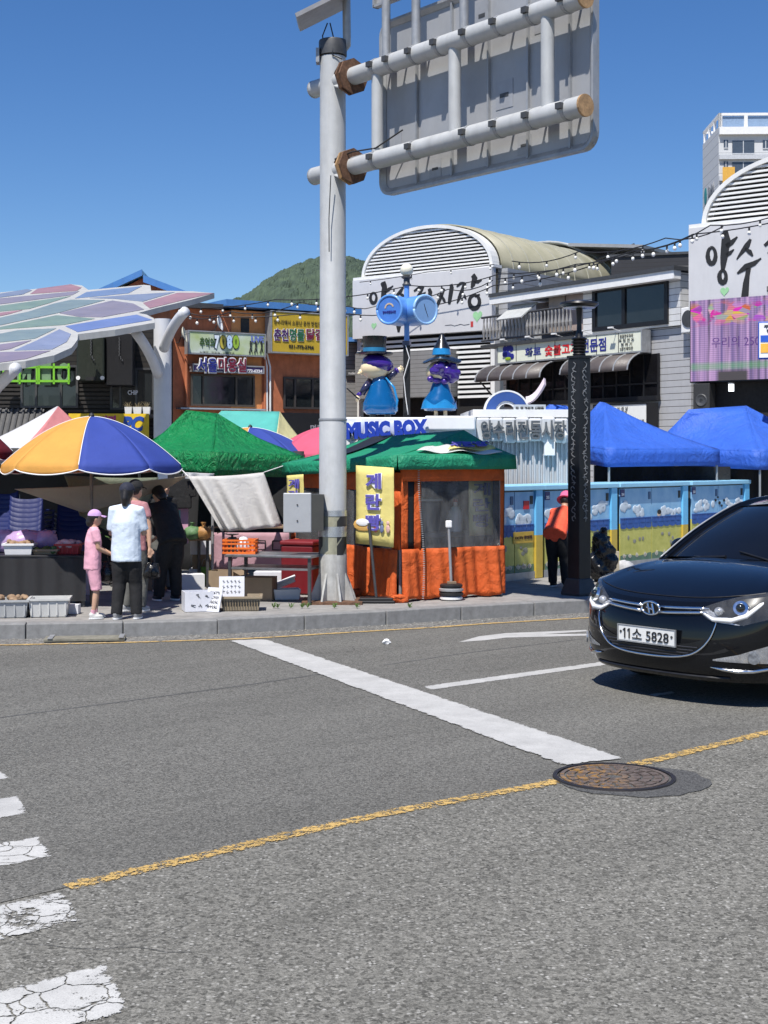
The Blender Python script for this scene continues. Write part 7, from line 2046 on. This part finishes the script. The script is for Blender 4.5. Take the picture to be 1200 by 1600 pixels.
# carrier bags
def lumpy(b, amp, seed):
    rnd = random.Random(seed); b.v = [(x + rnd.uniform(-amp, amp), y + rnd.uniform(-amp, amp), z + rnd.uniform(-amp, amp) * .6) for x, y, z in b.v]; return b
bag_m = mat('black_bag', (.012, .012, .013), .25, 0, .2, 10, .5, 18)
def bag(label, p, s, m, z=0.0, hgt=1.3, cat='bag', handles=True):
    t = thing('carrier_bag', label, cat, (p.x, p.y, z))
    part(lumpy(B().lathe([(.02, 0), (.8 * s, .03), (s, .35 * s), (s * .95, .9 * s), (s * .6, hgt * s), (.1 * s, hgt * s * 1.06)], n=16, sy=.75), s * .13, int(p.x * 100)), 'bag', m, t, smooth=True)
    if handles: part(B().tube([(-.1 * s, 0, hgt * s), (-.16 * s, 0, hgt * s * 1.3), (0, 0, hgt * s * 1.5), (.16 * s, 0, hgt * s * 1.3), (.1 * s, 0, hgt * s)], .006, 5), 'handle', m, t)
    return t
bag('black carrier bag hanging between the girl and the white T-shirt', at(171, 900, 15.45), .13, bag_m, at(171, 912, 15.45).z, 1.8)
bag('dark carrier bag held by the person in rose shirt', at(238, 905, 15.9), .1, bag_m, at(238, 905, 15.9).z, 1.8)
g_ = gr(940, 909, ZP)
rub = thing('rubbish_bag', 'tall black rubbish bag standing behind the lamp post', 'bag', (g_.x, g_.y, ZP))
rb2 = B()
for cx_, cz_, rx_, rz2 in ((0, .18, .19, .18), (.03, .4, .17, .17), (-.02, .58, .13, .13), (.06, .3, .16, .2), (-.06, .26, .14, .2), (.02, .7, .06, .08)): rb2.ell((cx_, random.uniform(-.03, .03), cz_), rx_, rx_ * .8, rz2, 14, 10)
part(rb2, 'sack', mat('wrinkled_black_bag', (.012, .012, .013), .3, 0, .2, 10, 1.0, 9), rub, remesh=.02, relax=1)
rubm = [x for x in bpy.data.objects if x.parent == rub][0]
tx_ = bpy.data.textures.new('bag_lumps', 'CLOUDS'); tx_.noise_scale = .09; tx_.noise_depth = 3
k_ = rubm.modifiers.new('lumps', 'DISPLACE'); k_.texture = tx_; k_.strength = .11; k_.mid_level = .5
g_ = gr(975, 897, ZP)
bag('white sack slumped beside the wooden stake', g_, .16, mat('sack_white', (.5, .5, .5), .6, 0, .3, 8, .4, 14), ZP, 1.2, 'sack', False)
g_ = gr(962, 905, ZP)
sk_ = thing('wooden_stake', 'short square wooden stake beside the lockers', 'stake', (g_.x, g_.y, ZP))
part(B().box(-.045, .045, -.045, .045, 0, .4), 'post', mat('pale_wood', (.42, .37, .28), .8, 0, .2, 10), sk_, bevel=.006)
part(B().tube([(.0, -.05, .3), (-.3, -.05, .42), (-.5, -.05, .55)], .006, 5), 'rope', black_plastic, sk_)

# ------------------------------------------------------------------ vegetable stall goods
tarp_b = cloth('beige_tarp', hexc(176, 165, 148), .3, .6, 5); tarp_g = cloth('grey_green_tarp', hexc(130, 138, 118), .25, .6, 5); shade_sheet = cloth('added_shade_sheet', (.02, .02, .022), .05, .15)
def sheet_thing(name, label, cat, quad, m, fold=.03, sag=.05, nu=26, nv=12, fq=16, extra=None):
    tl, tr, br, bl = [Vector(p) for p in quad]
    t = thing(name, label, cat, tuple((tl + tr) / 2))
    def fn(u, v):
        p = tl.lerp(tr, u).lerp(bl.lerp(br, u), v)
        f = fold * math.sin(u * fq + 2 * math.sin(u * 5)) * (.3 + v)
        return (p.x, p.y + f, p.z - sag * math.sin(math.pi * u) * (1 - .3 * v))
    part(B().grid(fn, nu, nv), 'cloth', m, t, world=True, smooth=True, solid=.005)
    if extra:
        part(B().tube([tl, extra[0]], .006, 5).tube([tr, extra[1]], .006, 5), 'cord', white, t, world=True)
    return t
sheet_thing('tarpaulin', 'beige tarpaulin slung under the yellow parasol', 'tarpaulin', (at(22, 764, 16.4), at(292, 744, 17.4), at(262, 762, 17.6), at(130, 801, 16.9)), tarp_b, .02, .03)
sheet_thing('tarpaulin', 'grey green tarpaulin hanging behind the beige one', 'tarpaulin', (at(100, 742, 17.6), at(248, 746, 18.2), at(205, 848, 18.2), at(125, 806, 17.6)), tarp_g, .03, .02)
sheet_thing('hanging_cloth', 'off white cloth hung below the green tent', 'cloth', (at(294, 744, 18.3), at(412, 738, 18.6), at(440, 822, 18.5), at(346, 830, 18.3)), cloth('off_white_cloth', hexc(222, 220, 216), .3, .35, 10), .07, .02, 40, 14, 22, (at(285, 735, 18.4), at(442, 728, 18.8)))
sheet_thing('tarpaulin', 'pale tarpaulin strip below the green tent edge by the parasol', 'tarpaulin', (at(288, 738, 18.5), at(335, 740, 18.6), at(330, 752, 18.6), at(290, 748, 18.5)), wht_c, .02, .0)
for lab, q_ in (('added dark sheet keeping light out behind the vegetable stall', (at(-90, 700, 20.8), at(246, 700, 20.8), at(246, 910, 20.8), at(-90, 910, 20.8))), ('added dark sheet keeping light out behind the green tent', (at(262, 700, 21.9), at(475, 705, 21.9), at(475, 900, 21.9), at(262, 900, 21.9)))):
    sheet_thing('tarpaulin', lab, 'tarpaulin', q_, shade_sheet, .05, 0, 30, 6)  # dark sheets added to darken the space behind the stalls
sheet_thing('tarpaulin', 'added dark sheet blocking light over the chair stacks', 'tarpaulin', (at(-90, 705, 20.7), at(236, 705, 20.7), at(236, 722, 18.3), at(-90, 722, 18.3)), shade_sheet, .0, .05, 20, 10)  # added overhead to throw shade on the chairs and plaza
def table(name, label, p0, p1, depth, ztop, mtop, mleg, shelf=None, shade_skirt=None):
    d = p1 - p0; w = d.length; a = math.atan2(d.y, d.x)
    t = thing(name, label, 'table', (p0.x, p0.y, ZP), a)
    zt = ztop - ZP
    part(B().box(0, w, 0, depth, zt - .03, zt), 'top', mtop, t, bevel=.006)
    for x in (.04, w - .04):
        for y in (.05, depth - .05): part(B().box(x - .018, x + .018, y - .018, y + .018, 0, zt - .03), 'leg', mleg, t)
    if shelf: part(B().box(.06, w - .06, .04, depth - .04, shelf, shelf + .025), 'shelf', mtop, t)
    if shade_skirt: part(B().grid(lambda u, v: (u * w, -.01 + .015 * math.sin(u * 40), zt - .031 - v * (zt - .1)), 50, 3), 'shade_skirt', shade_skirt, t, smooth=True)
    return t
zt1 = .8
a_ = at(-60, 868, 16.4); b_ = at(134, 868, 16.4)
table('stall_table', 'black vegetable stall table under the yellow parasol with added dark front sheet', a_, b_, .8, at(0, 868, 16.4).z, black_paint, grey_dark, None, shade_sheet)  # dark front sheet added for the shade under the open table
ztab = at(0, 868, 16.4).z
def tub(name, label, c, w, dpt, hgt, m, rz=0.0, z=ZP, group=None, lip=.015, ribs=True, cat='crate', taper=.88, fill=None):
    t = thing(name, label, cat, (c.x, c.y, z), rz, group)
    def rect(f, zz, o=0): return [(sx * (w / 2 * f + o), sy * (dpt / 2 * f + o), zz) for sx, sy in ((-1, -1), (1, -1), (1, 1), (-1, 1))]
    part(B().rings([rect(taper, 0), rect(1, hgt), rect(1, hgt, -.012), rect(taper, .02, -.012)]), 'shell', m, t, bevel=.004)
    b = B(); o = [rect(1, hgt - .02, lip), rect(1, hgt + .003, lip), rect(1, hgt + .003, -.013), rect(1, hgt - .02, -.0)]
    b.rings(o, False)
    part(b, 'rim', m, t)
    if ribs:
        for k in range(5):
            x = lerp(-.42, .42, k / 4) * w; part(B().box(x - .008, x + .008, -dpt / 2 * .97 - .006, -dpt / 2 * taper + .0, .02, hgt - .025), 'rib', m, t)
    if fill:
        fm_, kind = fill
        rnd = random.Random(int(c.x * 97))
        b = B()
        for k in range(22):
            b.ell((rnd.uniform(-.4, .4) * w, rnd.uniform(-.38, .38) * dpt, hgt - .03 + rnd.uniform(0, .05)), rnd.uniform(.03, .055), rnd.uniform(.03, .05), rnd.uniform(.02, .04), 8, 6)
        o = part(b, kind, fm_, t, smooth=True); o['kind'] = 'stuff'
    return t
tubg = mat('grey_plastic', (.37, .38, .38), .5, 0, .1, 6, 0, 60, .2, (.15, .14, .13), False)
leafy = mat('leafy_green', (.06, .12, .03), .7, 0, .4, 20); roots = mat('roots_brown', (.3, .2, .12), .8, 0, .3, 20)
c0 = gr(71, 965, ZP); tub('plastic_tub', 'empty light grey plastic tub nearest the girl, on the kerb', c0 + Vector((0, .2, 0)), .43, .34, .2, mat('pale_grey_plastic', (.52, .52, .5), .5, 0, .08), R(8), group='grey plastic tubs')
c0 = gr(4, 966, ZP); tub('plastic_tub', 'grey plastic tub with produce at the left edge', c0 + Vector((0, .2, 0)), .5, .36, .19, tubg, R(5), group='grey plastic tubs', fill=(roots, 'produce'))
c0 = gr(86, 945, ZP); std = thing('low_stand', 'low dark stand carrying the upper grey tub', 'stand', (c0.x, c0.y + .2, ZP))
part(B().box(-.28, .28, -.16, .16, .16, .19), 'top', black_paint, std)
for x in (-.25, .25): part(B().box(x - .02, x + .02, -.15, .15, 0, .16), 'leg', black_paint, std)
tub('plastic_tub', 'grey plastic tub raised on the low stand', c0 + Vector((0, .2, 0)), .47, .32, .19, tubg, R(-6), z=ZP + .19, group='grey plastic tubs', fill=(leafy, 'produce'))
c0 = gr(110, 960, ZP)
def carton(label, c, w, d, h, m, rz=0.0, z=ZP, flaps=True, writing=None, name='carton'):
    t = thing(name, label, 'box', (c.x, c.y, z), rz)
    b = B().box(-w / 2, w / 2, -d / 2, d / 2, 0, h if not flaps else .01)
    if flaps:
        for x0, x1, y0, y1 in ((-w / 2, w / 2, -d / 2, -d / 2 + .008), (-w / 2, w / 2, d / 2 - .008, d / 2), (-w / 2, -w / 2 + .008, -d / 2 + .0085, d / 2 - .0085), (w / 2 - .008, w / 2, -d / 2 + .0085, d / 2 - .0085)): b.box(x0, x1, y0, y1, .0105, h)
    part(b, 'box', m, t)
    if flaps:
        part(B().add([(w / 2, -d / 2, h), (w / 2, d / 2, h), (w / 2 + .1, d / 2, h - .05), (w / 2 + .1, -d / 2, h - .05)], [(0, 1, 2, 3)]), 'flap', m, t, solid=.006)
    if writing:
        rnd = random.Random(int(c.x * 50)); wr_ = B()
        for (x, zz) in writing:
            for k in range(3): wr_.stroke([(x + rnd.uniform(-.02, .02), zz + rnd.uniform(-.015, .02), .004), (x + rnd.uniform(-.02, .025), zz + rnd.uniform(-.015, .015), .005), (x + rnd.uniform(-.02, .04), zz + rnd.uniform(-.03, .01), .004)], -d / 2 - .004, -d / 2 - .001)
        part(wr_, 'handwriting', black_print, t)
    return t
white_card = mat('white_card', (.66, .67, .72), .7, 0, .06, 5, 0, 60, .1); brown_card = mat('brown_card', (.3, .22, .14), .8, 0, .12, 5, 0, 60, .15)
carton('small white carton behind the pale tub', c0 + Vector((0, .12, 0)), .15, .14, .1, white_card, 0, flaps=False)
c0 = gr(306, 956, ZP); carton('open white carton with handwriting on the kerb edge', c0 + Vector((0, .16, 0)), .33, .28, .22, white_card, R(16), writing=((-.02, .18), (.08, .18), (-.08, .07), (.0, .07), (.08, .07)))
# price boards
def board_thing(label, px, py, w, h, rz, rx, lines, Y, z=None):
    c = gr(px, py, ZP) if Y is None else at(px, py, Y)
    t = thing('price_board', label, 'sign', (c.x, c.y, c.z if z is None else z), rz)
    t.rotation_euler.x = rx
    part(B().box(-w / 2, w / 2, 0, .012, 0, h), 'board', white_card, t)
    rnd = random.Random(px); b = B()
    for r_ in range(lines):
        zz = h - .05 - r_ * (h - .06) / lines
        for k in range(5):
            x = -w / 2 + .04 + k * (w - .07) / 5; s_ = .028
            b.stroke([(x, zz, .004), (x + s_ * rnd.random(), zz - s_ * rnd.random(), .004), (x + s_, zz - s_ * 1.2 * rnd.random(), .004)], -.005, -.001)
            b.stroke([(x + s_ * .5, zz + .01, .003), (x + s_ * .5, zz - s_, .004)], -.005, -.001)
    part(b, 'handwriting', black_print, t)
    return t
board_thing('white handwritten price board above the brown basket', 362, 933, .29, .24, R(5), R(-12), 3, 16.2)
board_thing('tilted handwritten card between carton and basket', 330, 955, .2, .28, R(-28), R(-18), 4, 15.9, ZP)
c0 = gr(374, 955, ZP)
bask = mat('basket_tan', (.3, .24, .16), .6, 0, .15)
bk_ = tub('basket', 'flat tan plastic basket on the kerb below the price board', c0 + Vector((0, .2, 0)), .46, .34, .16, bask, R(4), cat='basket', ribs=False)
for k in range(14):
    x = lerp(-.2, .2, k / 13); part(B().box(x - .006, x + .006, -.178, -.172, .05, .12), 'slot', dark, bk_)
c0 = gr(405, 940, ZP); carton('brown carton under the steel rack', c0 + Vector((0, .25, 0)), .34, .3, .28, brown_card, R(-8), flaps=False)
foam = mat('white_foam', (.72, .72, .72), .8, 0, .05, 8, .1, 90)
c0 = gr(446, 938, ZP)
fb1 = thing('foam_box', 'white foam box under the steel rack', 'box', (c0.x, c0.y + .15, ZP), R(10))
part(B().rings([[(sx * w, sy * d, z) for sx, sy in ((-1, -1), (1, -1), (1, 1), (-1, 1))] for w, d, z in ((.15, .11, 0), (.17, .13, .13), (.145, .105, .13), (.14, .1, .03))]), 'box', foam, fb1, bevel=.01)
fb2 = thing('foam_slab', 'white foam slab leaning inside the steel rack', 'foam slab', (c0.x - .05, c0.y + .4, ZP + .14), R(5)); fb2.rotation_euler.y = R(-22)
part(B().box(-.16, .16, -.1, .1, 0, .05), 'lid', foam, fb2, bevel=.012)
part(B().box(-.18, .18, -.12, .12, .05, .07), 'lip', foam, fb2, bevel=.008)
bag('small blue carrier bag beside the foam box', gr(452, 930, ZP) + Vector((.08, .3, 0)), .07, mat('blue_bag', hexc(50, 90, 200), .3, 0, .2, 10, .4), ZP, 1.3, 'bag', False)
# steel rack
r0 = gr(350, 938, ZP); r1 = gr(484, 944, ZP)
rk = table('steel_rack', 'two-tier steel rack with orange crate beside the sign pole', at(352, 866, 16.9), at(486, 856, 16.6), .62, at(352, 866, 16.9).z, mat('rack_steel', (.3, .3, .3), .35, .7, .2, 8), grey_dark, shelf=.4)
ztr = at(352, 866, 16.9).z
oc = thing('orange_crate', 'orange slatted plastic crate on the steel rack', 'crate', (at(376, 860, 17.1).x, 17.1, ztr), R(-3))
orc = mat('orange_plastic', hexc(225, 110, 35), .45)
for z in (.0, .055, .11, .15):
    part(B().box(-.2, .2, -.15, -.138, z, z + .022).box(-.2, .2, .138, .15, z, z + .022).box(-.2, -.188, -.137, .137, z, z + .022).box(.188, .2, -.137, .137, z, z + .022), 'slat_ring', orc, oc)
b = B()
for k in range(9):
    x = lerp(-.19, .19, k / 8); b.box(x - .007, x + .007, -.136, -.124, 0, .17)
for k in range(7):
    y = lerp(-.12, .12, k / 6); b.box(.176, .187, y - .006, y + .006, 0, .17); b.box(-.187, -.176, y - .006, y + .006, 0, .17)
part(b, 'upright', orc, oc); part(B().box(-.187, .187, -.137, .137, .002, .012), 'floor', orc, oc)
bag('white carrier bag stuffed in the orange crate', at(380, 852, 17.1), .08, mat('white_bag', (.6, .62, .66), .4, 0, .1, 10, .5, 20), ztr + .012, 2.2, 'bag', False)
scl = thing('kitchen_scale', 'small black scale standing in the orange crate', 'scale', (at(362, 850, 17.1).x, 17.16, ztr + .012))
part(B().box(-.05, .05, -.05, .05, 0, .18), 'body', black_plastic, scl, bevel=.01); part(B().lathe([(.015, .18), (.015, .2), (.08, .21), (.085, .22), (.0, .221)], n=18), 'pan', grey_dark, scl)
# on the vegetable table
lil = mat('lilac_plastic_bag', hexc(176, 150, 190), .3, 0, .12, 8, .5, 16); redp = mat('red_plastic', hexc(165, 30, 40), .45)
for k, (px, s_, lab) in enumerate(((8, .15, 'lilac plastic sack of produce at the left end of the table'), (42, .2, 'large lilac plastic sack lying on the stall table'), (72, .12, 'small lilac plastic sack beside the red basket'))):
    c = at(px, 850, 16.95); t = thing('produce_sack', lab, 'sack', (c.x, c.y, ztab), R(20 * k), 'lilac sacks on the stall table')
    part(lumpy(B().ell((0, 0, .13), s_ * 1.25, s_ * .8, .14, 16, 10), .018, k + 3), 'sack', lil, t, smooth=True)
    part(lumpy(B().lathe([(.03, 0), (.015, .02), (.04, .06)], (s_ * .8, 0, .2), 8), .008, k + 9), 'tied_neck', lil, t)
c = at(31, 868, 16.62); fb3 = tub('foam_tray', 'white foam tray at the front of the stall table', c, .34, .26, .13, foam, R(4), z=ztab, ribs=False, cat='tray', fill=(roots, 'produce'))
c = at(74, 868, 16.66); tub('wooden_tray', 'dark shallow tray of greens on the stall table', c, .3, .24, .06, brown_card, R(-4), z=ztab, ribs=False, cat='tray', fill=(leafy, 'greens'))
c = at(108, 866, 16.72); tub('red_basket', 'red plastic basket at the right end of the stall table', c, .28, .24, .12, redp, R(3), z=ztab, cat='basket', fill=(mat('pale_produce', (.55, .4, .42), .6, 0, .2, 12), 'produce'))
bag('dark blue bag beside the red basket on the table', at(84, 850, 17.0), .09, mat('navy_bag', (.02, .03, .1), .35, 0, .2, 10, .4), ztab, 1.2, 'bag', False)
# stacks of blue chairs
blue_pl = mat('blue_chair_plastic', hexc(10, 26, 84), .6, 0, .1)
def chair_mesh(w, tint):
    b = B()
    # seat shell with a back, side profile swept across
    prof = [(-.2, .42), (-.1, .43), (.05, .42), (.15, .415), (.2, .45), (.23, .6), (.25, .78)]
    b.grid(lambda u, v: ((u - .5) * w * (1 - .12 * max(0, v - .6)), prof[min(6, int(v * 6))][0] + (prof[min(6, int(v * 6) + 1)][0] - prof[min(6, int(v * 6))][0]) * (v * 6 - int(v * 6)), prof[min(6, int(v * 6))][1] + (prof[min(6, int(v * 6) + 1)][1] - prof[min(6, int(v * 6))][1]) * (v * 6 - int(v * 6)) + .02 * math.cos(math.pi * (u - .5)) * -1 + .03 * (abs(u - .5) * 2) ** 6), 10, 12)
    return b
ch0 = None
for si, (px, Y, n_, a_, nm) in enumerate(((20, 18.9, 9, R(160), 'left'), (48, 18.7, 8, R(175), 'middle'), (110, 19.2, 7, R(200), 'right'))):
    base = at(px, 900, Y)
    for k in range(n_):
        lab = '%s blue plastic chair of the %s stack behind the stall table' % ('topmost' if k == n_ - 1 else 'lowest' if k == 0 else ('second', 'third', 'fourth', 'fifth', 'sixth', 'seventh', 'eighth')[k - 1] + ' lowest', nm)
        if ch0 is None:
            ch0 = thing('plastic_chair', lab, 'chair', (base.x, base.y, ZP), a_, 'stacked blue plastic chairs')
            part(chair_mesh(.46, 0), 'shell', blue_pl, ch0, smooth=True, solid=.012)
            for sx in (-1, 1):
                for sy, ty in ((-.17, -.21), (.17, .22)): part(B().tube([(sx * .17, sy, .42), (sx * .2, ty, 0)], [.02, .014], 6), 'leg', blue_pl, ch0)
                part(B().tube([(sx * .225, -.15, .42), (sx * .235, -.14, .6), (sx * .235, .1, .61), (sx * .21, .22, .6)], .016, 6), 'armrest', blue_pl, ch0)
        else:
            dup_tree(ch0, lab, (base.x + .004 * k, base.y, ZP + k * .062), a_)
# goods behind: carton stack, pink banner, hanging shirt, red box, bottle
for k in range(3):
    c = at(318 + 4 * (k % 2), 900, 19.6); carton(('lowest', 'middle', 'topmost')[k] + ' pale carton of the stack under the green tent', c, .36, .3, .2, white_card if k != 1 else brown_card, R(4 * k), z=ZP + .201 * k, flaps=False)
pbn, w = plane_thing('pink_banner', 'pink printed cloth across the back table under the green tent', 'banner', at(330, 832, 19.3), at(452, 832, 19.0), .5, cloth('shaded_pink_cloth', hexc(190, 150, 160), .2, .3))  # pink toned down to paint the shade under the tent
b = B()
for k in range(4):
    x = w * (.2 + .2 * k)
    b.stroke([(x, -.1, .02), (x + .12, -.1, .02), (x + .12, -.22, .02), (x, -.22, .02), (x, -.1, .02)], -.036, -.03); b.stroke([(x - .02, -.29, .02), (x + .14, -.29, .02)], -.036, -.03)
part(b, 'printed_outline', black_print, pbn)
table('back_table', 'low back table behind the pink printed cloth', at(325, 900, 19.6), at(455, 900, 19.4), .6, .95, wood, grey_dark)
hs2 = thing('hanging_shirt', 'dark shirt hanging under the green tent corner', 'shirt', tuple(at(285, 752, 18.6)))
part(B().prism([(-.16, -.02), (-.05, .04), (.05, .04), (.16, -.02), (.19, -.2), (.12, -.21), (.12, -.36), (-.12, -.36), (-.12, -.21), (-.19, -.2)], -.03, .03), 'cloth', f_black, hs2, bevel=.015)
part(B().tube([(0, 0, .04), (0, 0, .09), (.02, 0, .11)], .004, 5), 'hanger', steel, hs2)
rbx = thing('red_chest', 'dark red chest beside the sign pole under the stall edge', 'chest', (gr(474, 925, ZP).x, 18.1, ZP), R(-20))
part(B().box(-.22, .22, -.2, .2, 0, .62), 'body', mat('chest_red', hexc(110, 20, 28), .5), rbx, bevel=.02); part(B().box(-.235, .235, -.215, .215, .621, .68), 'lid', mat('chest_red_lid', hexc(120, 24, 32), .5), rbx, bevel=.02)
pk2 = thing('pink_notice_cloth', 'pink notice sheet hanging beside the bending person', 'sign', tuple(at(280, 790, 18.7)))
part(B().box(-.12, .12, -.01, .01, -.5, 0), 'sheet', mat('pink_sheet', hexc(200, 150, 175), .7, 0, .15), pk2); part(B().box(-.1, .02, -.016, -.011, -.2, -.06), 'printed_field', mat('mint_print', hexc(130, 180, 180), .7), pk2)
gbk = gr(310, 925, ZP); gk = thing('green_bucket', 'green plastic bucket in the shade under the green tent', 'bucket', (gbk.x, gbk.y + 1.2, ZP))
part(B().rings([[(r_ * math.cos(2 * math.pi * k / 20), r_ * math.sin(2 * math.pi * k / 20), z) for k in range(20)] for r_, z in ((.1, 0), (.13, .24), (.12, .24), (.09, .02))]), 'shell', mat('green_plastic', (.12, .28, .03), .4), gk, smooth=True, angle=40); part(B().tube([(-.13, 0, .22), (-.09, 0, .33), (0, 0, .37), (.09, 0, .33), (.13, 0, .22)], .005, 5), 'handle', steel, gk)
c = at(225, 868, 18.3); tbl2 = table('produce_table', 'table of leafy produce behind the bending person', at(180, 872, 18.4), at(330, 872, 18.8), .7, .82, wood, grey_dark)
lb2 = thing('leafy_produce', 'heap of leafy greens on the produce table', 'vegetables', (at(262, 866, 18.8).x, 18.8, .82))
rnd = random.Random(4); b = B()
for k in range(160):
    x, y, z = rnd.gauss(0, .3), rnd.uniform(-.18, .2), abs(rnd.gauss(.03, .04)); a = rnd.uniform(0, 6.28); e = rnd.uniform(.03, .07)
    b.add([(x, y, z), (x + e * math.cos(a), y + e * math.sin(a), z + .02), (x + 1.8 * e * math.cos(a + .3), y + 1.8 * e * math.sin(a + .3), z + .03), (x + e * math.cos(a + .8), y + e * math.sin(a + .8), z + .015)], [(0, 1, 2, 3)])
o = part(b, 'leaves', leafy, lb2); o['kind'] = 'stuff'
# weeds along the kerb edge
wd = B(); rnd = random.Random(8)
for px in (430, 436, 455, 470, 478, 520, 560, 640):
    c = gr(px + rnd.uniform(-4, 4), 950, ZP)
    for k in range(14):
        a = rnd.uniform(0, 6.28); r_ = rnd.uniform(.02, .06); hgt = rnd.uniform(.02, .06)
        wd.add([(c.x, c.y, ZP), (c.x + r_ * .5 * math.cos(a) - .006, c.y + r_ * .5 * math.sin(a), ZP + hgt), (c.x + r_ * math.cos(a), c.y + r_ * math.sin(a), ZP + hgt * 1.1), (c.x + r_ * .5 * math.cos(a) + .006, c.y + r_ * .5 * math.sin(a), ZP + hgt * .9)], [(0, 1, 2, 3)])
tag(obj(wd, 'weeds', mat('weed_green', (.1, .17, .04), .8)), 'small green weeds along the back of the kerb', 'weeds', kind='stuff')

# more goods in the shade of the stalls
rnd = random.Random(77)
for k, (px, py, Y, w, h, m_, lab) in enumerate((
        (20, 930, 17.3, .4, .3, brown_card, 'brown carton deep under the stall table at the left edge'),
        (128, 925, 18.0, .34, .34, white_card, 'white carton behind the girl in pink'),
        (236, 918, 18.6, .38, .3, brown_card, 'brown carton on the ground behind the bending person'),
        (300, 905, 18.4, .3, .22, foam, 'foam box behind the open white carton'),
        (352, 915, 18.0, .34, .3, brown_card, 'brown carton behind the price board'),
        (420, 905, 18.3, .36, .26, white_card, 'white carton behind the steel rack'))):
    c = at(px, 900, Y); carton(lab, c, w, w * .8, h, m_, rnd.uniform(-.4, .4), flaps=k % 2 == 0)
for k, (px, s_, m_, lab) in enumerate(((196, .12, lil, 'lilac sack on the produce table left end'), (300, .12, mat('green_net_sack', (.1, .2, .08), .6, 0, .3, 12, .5, 16), 'green net sack on the produce table right end'), (318, .1, mat('amber_sack', (.4, .2, .06), .6, 0, .3, 12, .5, 16), 'small amber sack on the produce table corner'))):
    c = at(px, 866, 18.7); t = thing('produce_sack', lab, 'sack', (c.x, c.y, .82))
    part(lumpy(B().ell((0, 0, .08), s_ * 1.1, s_ * .8, .09, 14, 9), .014, k + 40), 'sack', m_, t, smooth=True); part(lumpy(B().lathe([(.03, 0), (.015, .02), (.04, .06)], (0, 0, .16), 8), .008, k + 50), 'tied_neck', m_, t)
for k, (px, lab) in enumerate(((345, 'bunch of dark bags hung left of the white cloth'), (232, 'dark bag hung from the beige tarpaulin'))):
    bag(lab, at(px if k else 288, 800, 18.9), .08, bag_m, at(px, 790, 18.9).z, 2.0)
for k in range(5):
    c = at(356 + 14 * k, 880, 19.55); bt2 = thing('bottle', ('leftmost', 'second', 'third', 'fourth', 'rightmost')[k] + ' bottle on the back table under the white cloth', 'bottle', (c.x, c.y, .95), 0, 'bottles on the back table')
    part(B().lathe([(.035, 0), (.038, .01), (.038, .16), (.015, .21), (.014, .25)], n=12), 'glass', mat('bottle_tint_%d' % k, ((.1, .2, .06), (.3, .2, .05), (.4, .42, .4), (.08, .15, .05), (.3, .05, .04))[k], .15), bt2, smooth=True, angle=50); part(B().cyl((0, 0, .25), (0, 0, .27), .017, n=10), 'cap', red_print if k % 2 else white_clean, bt2)
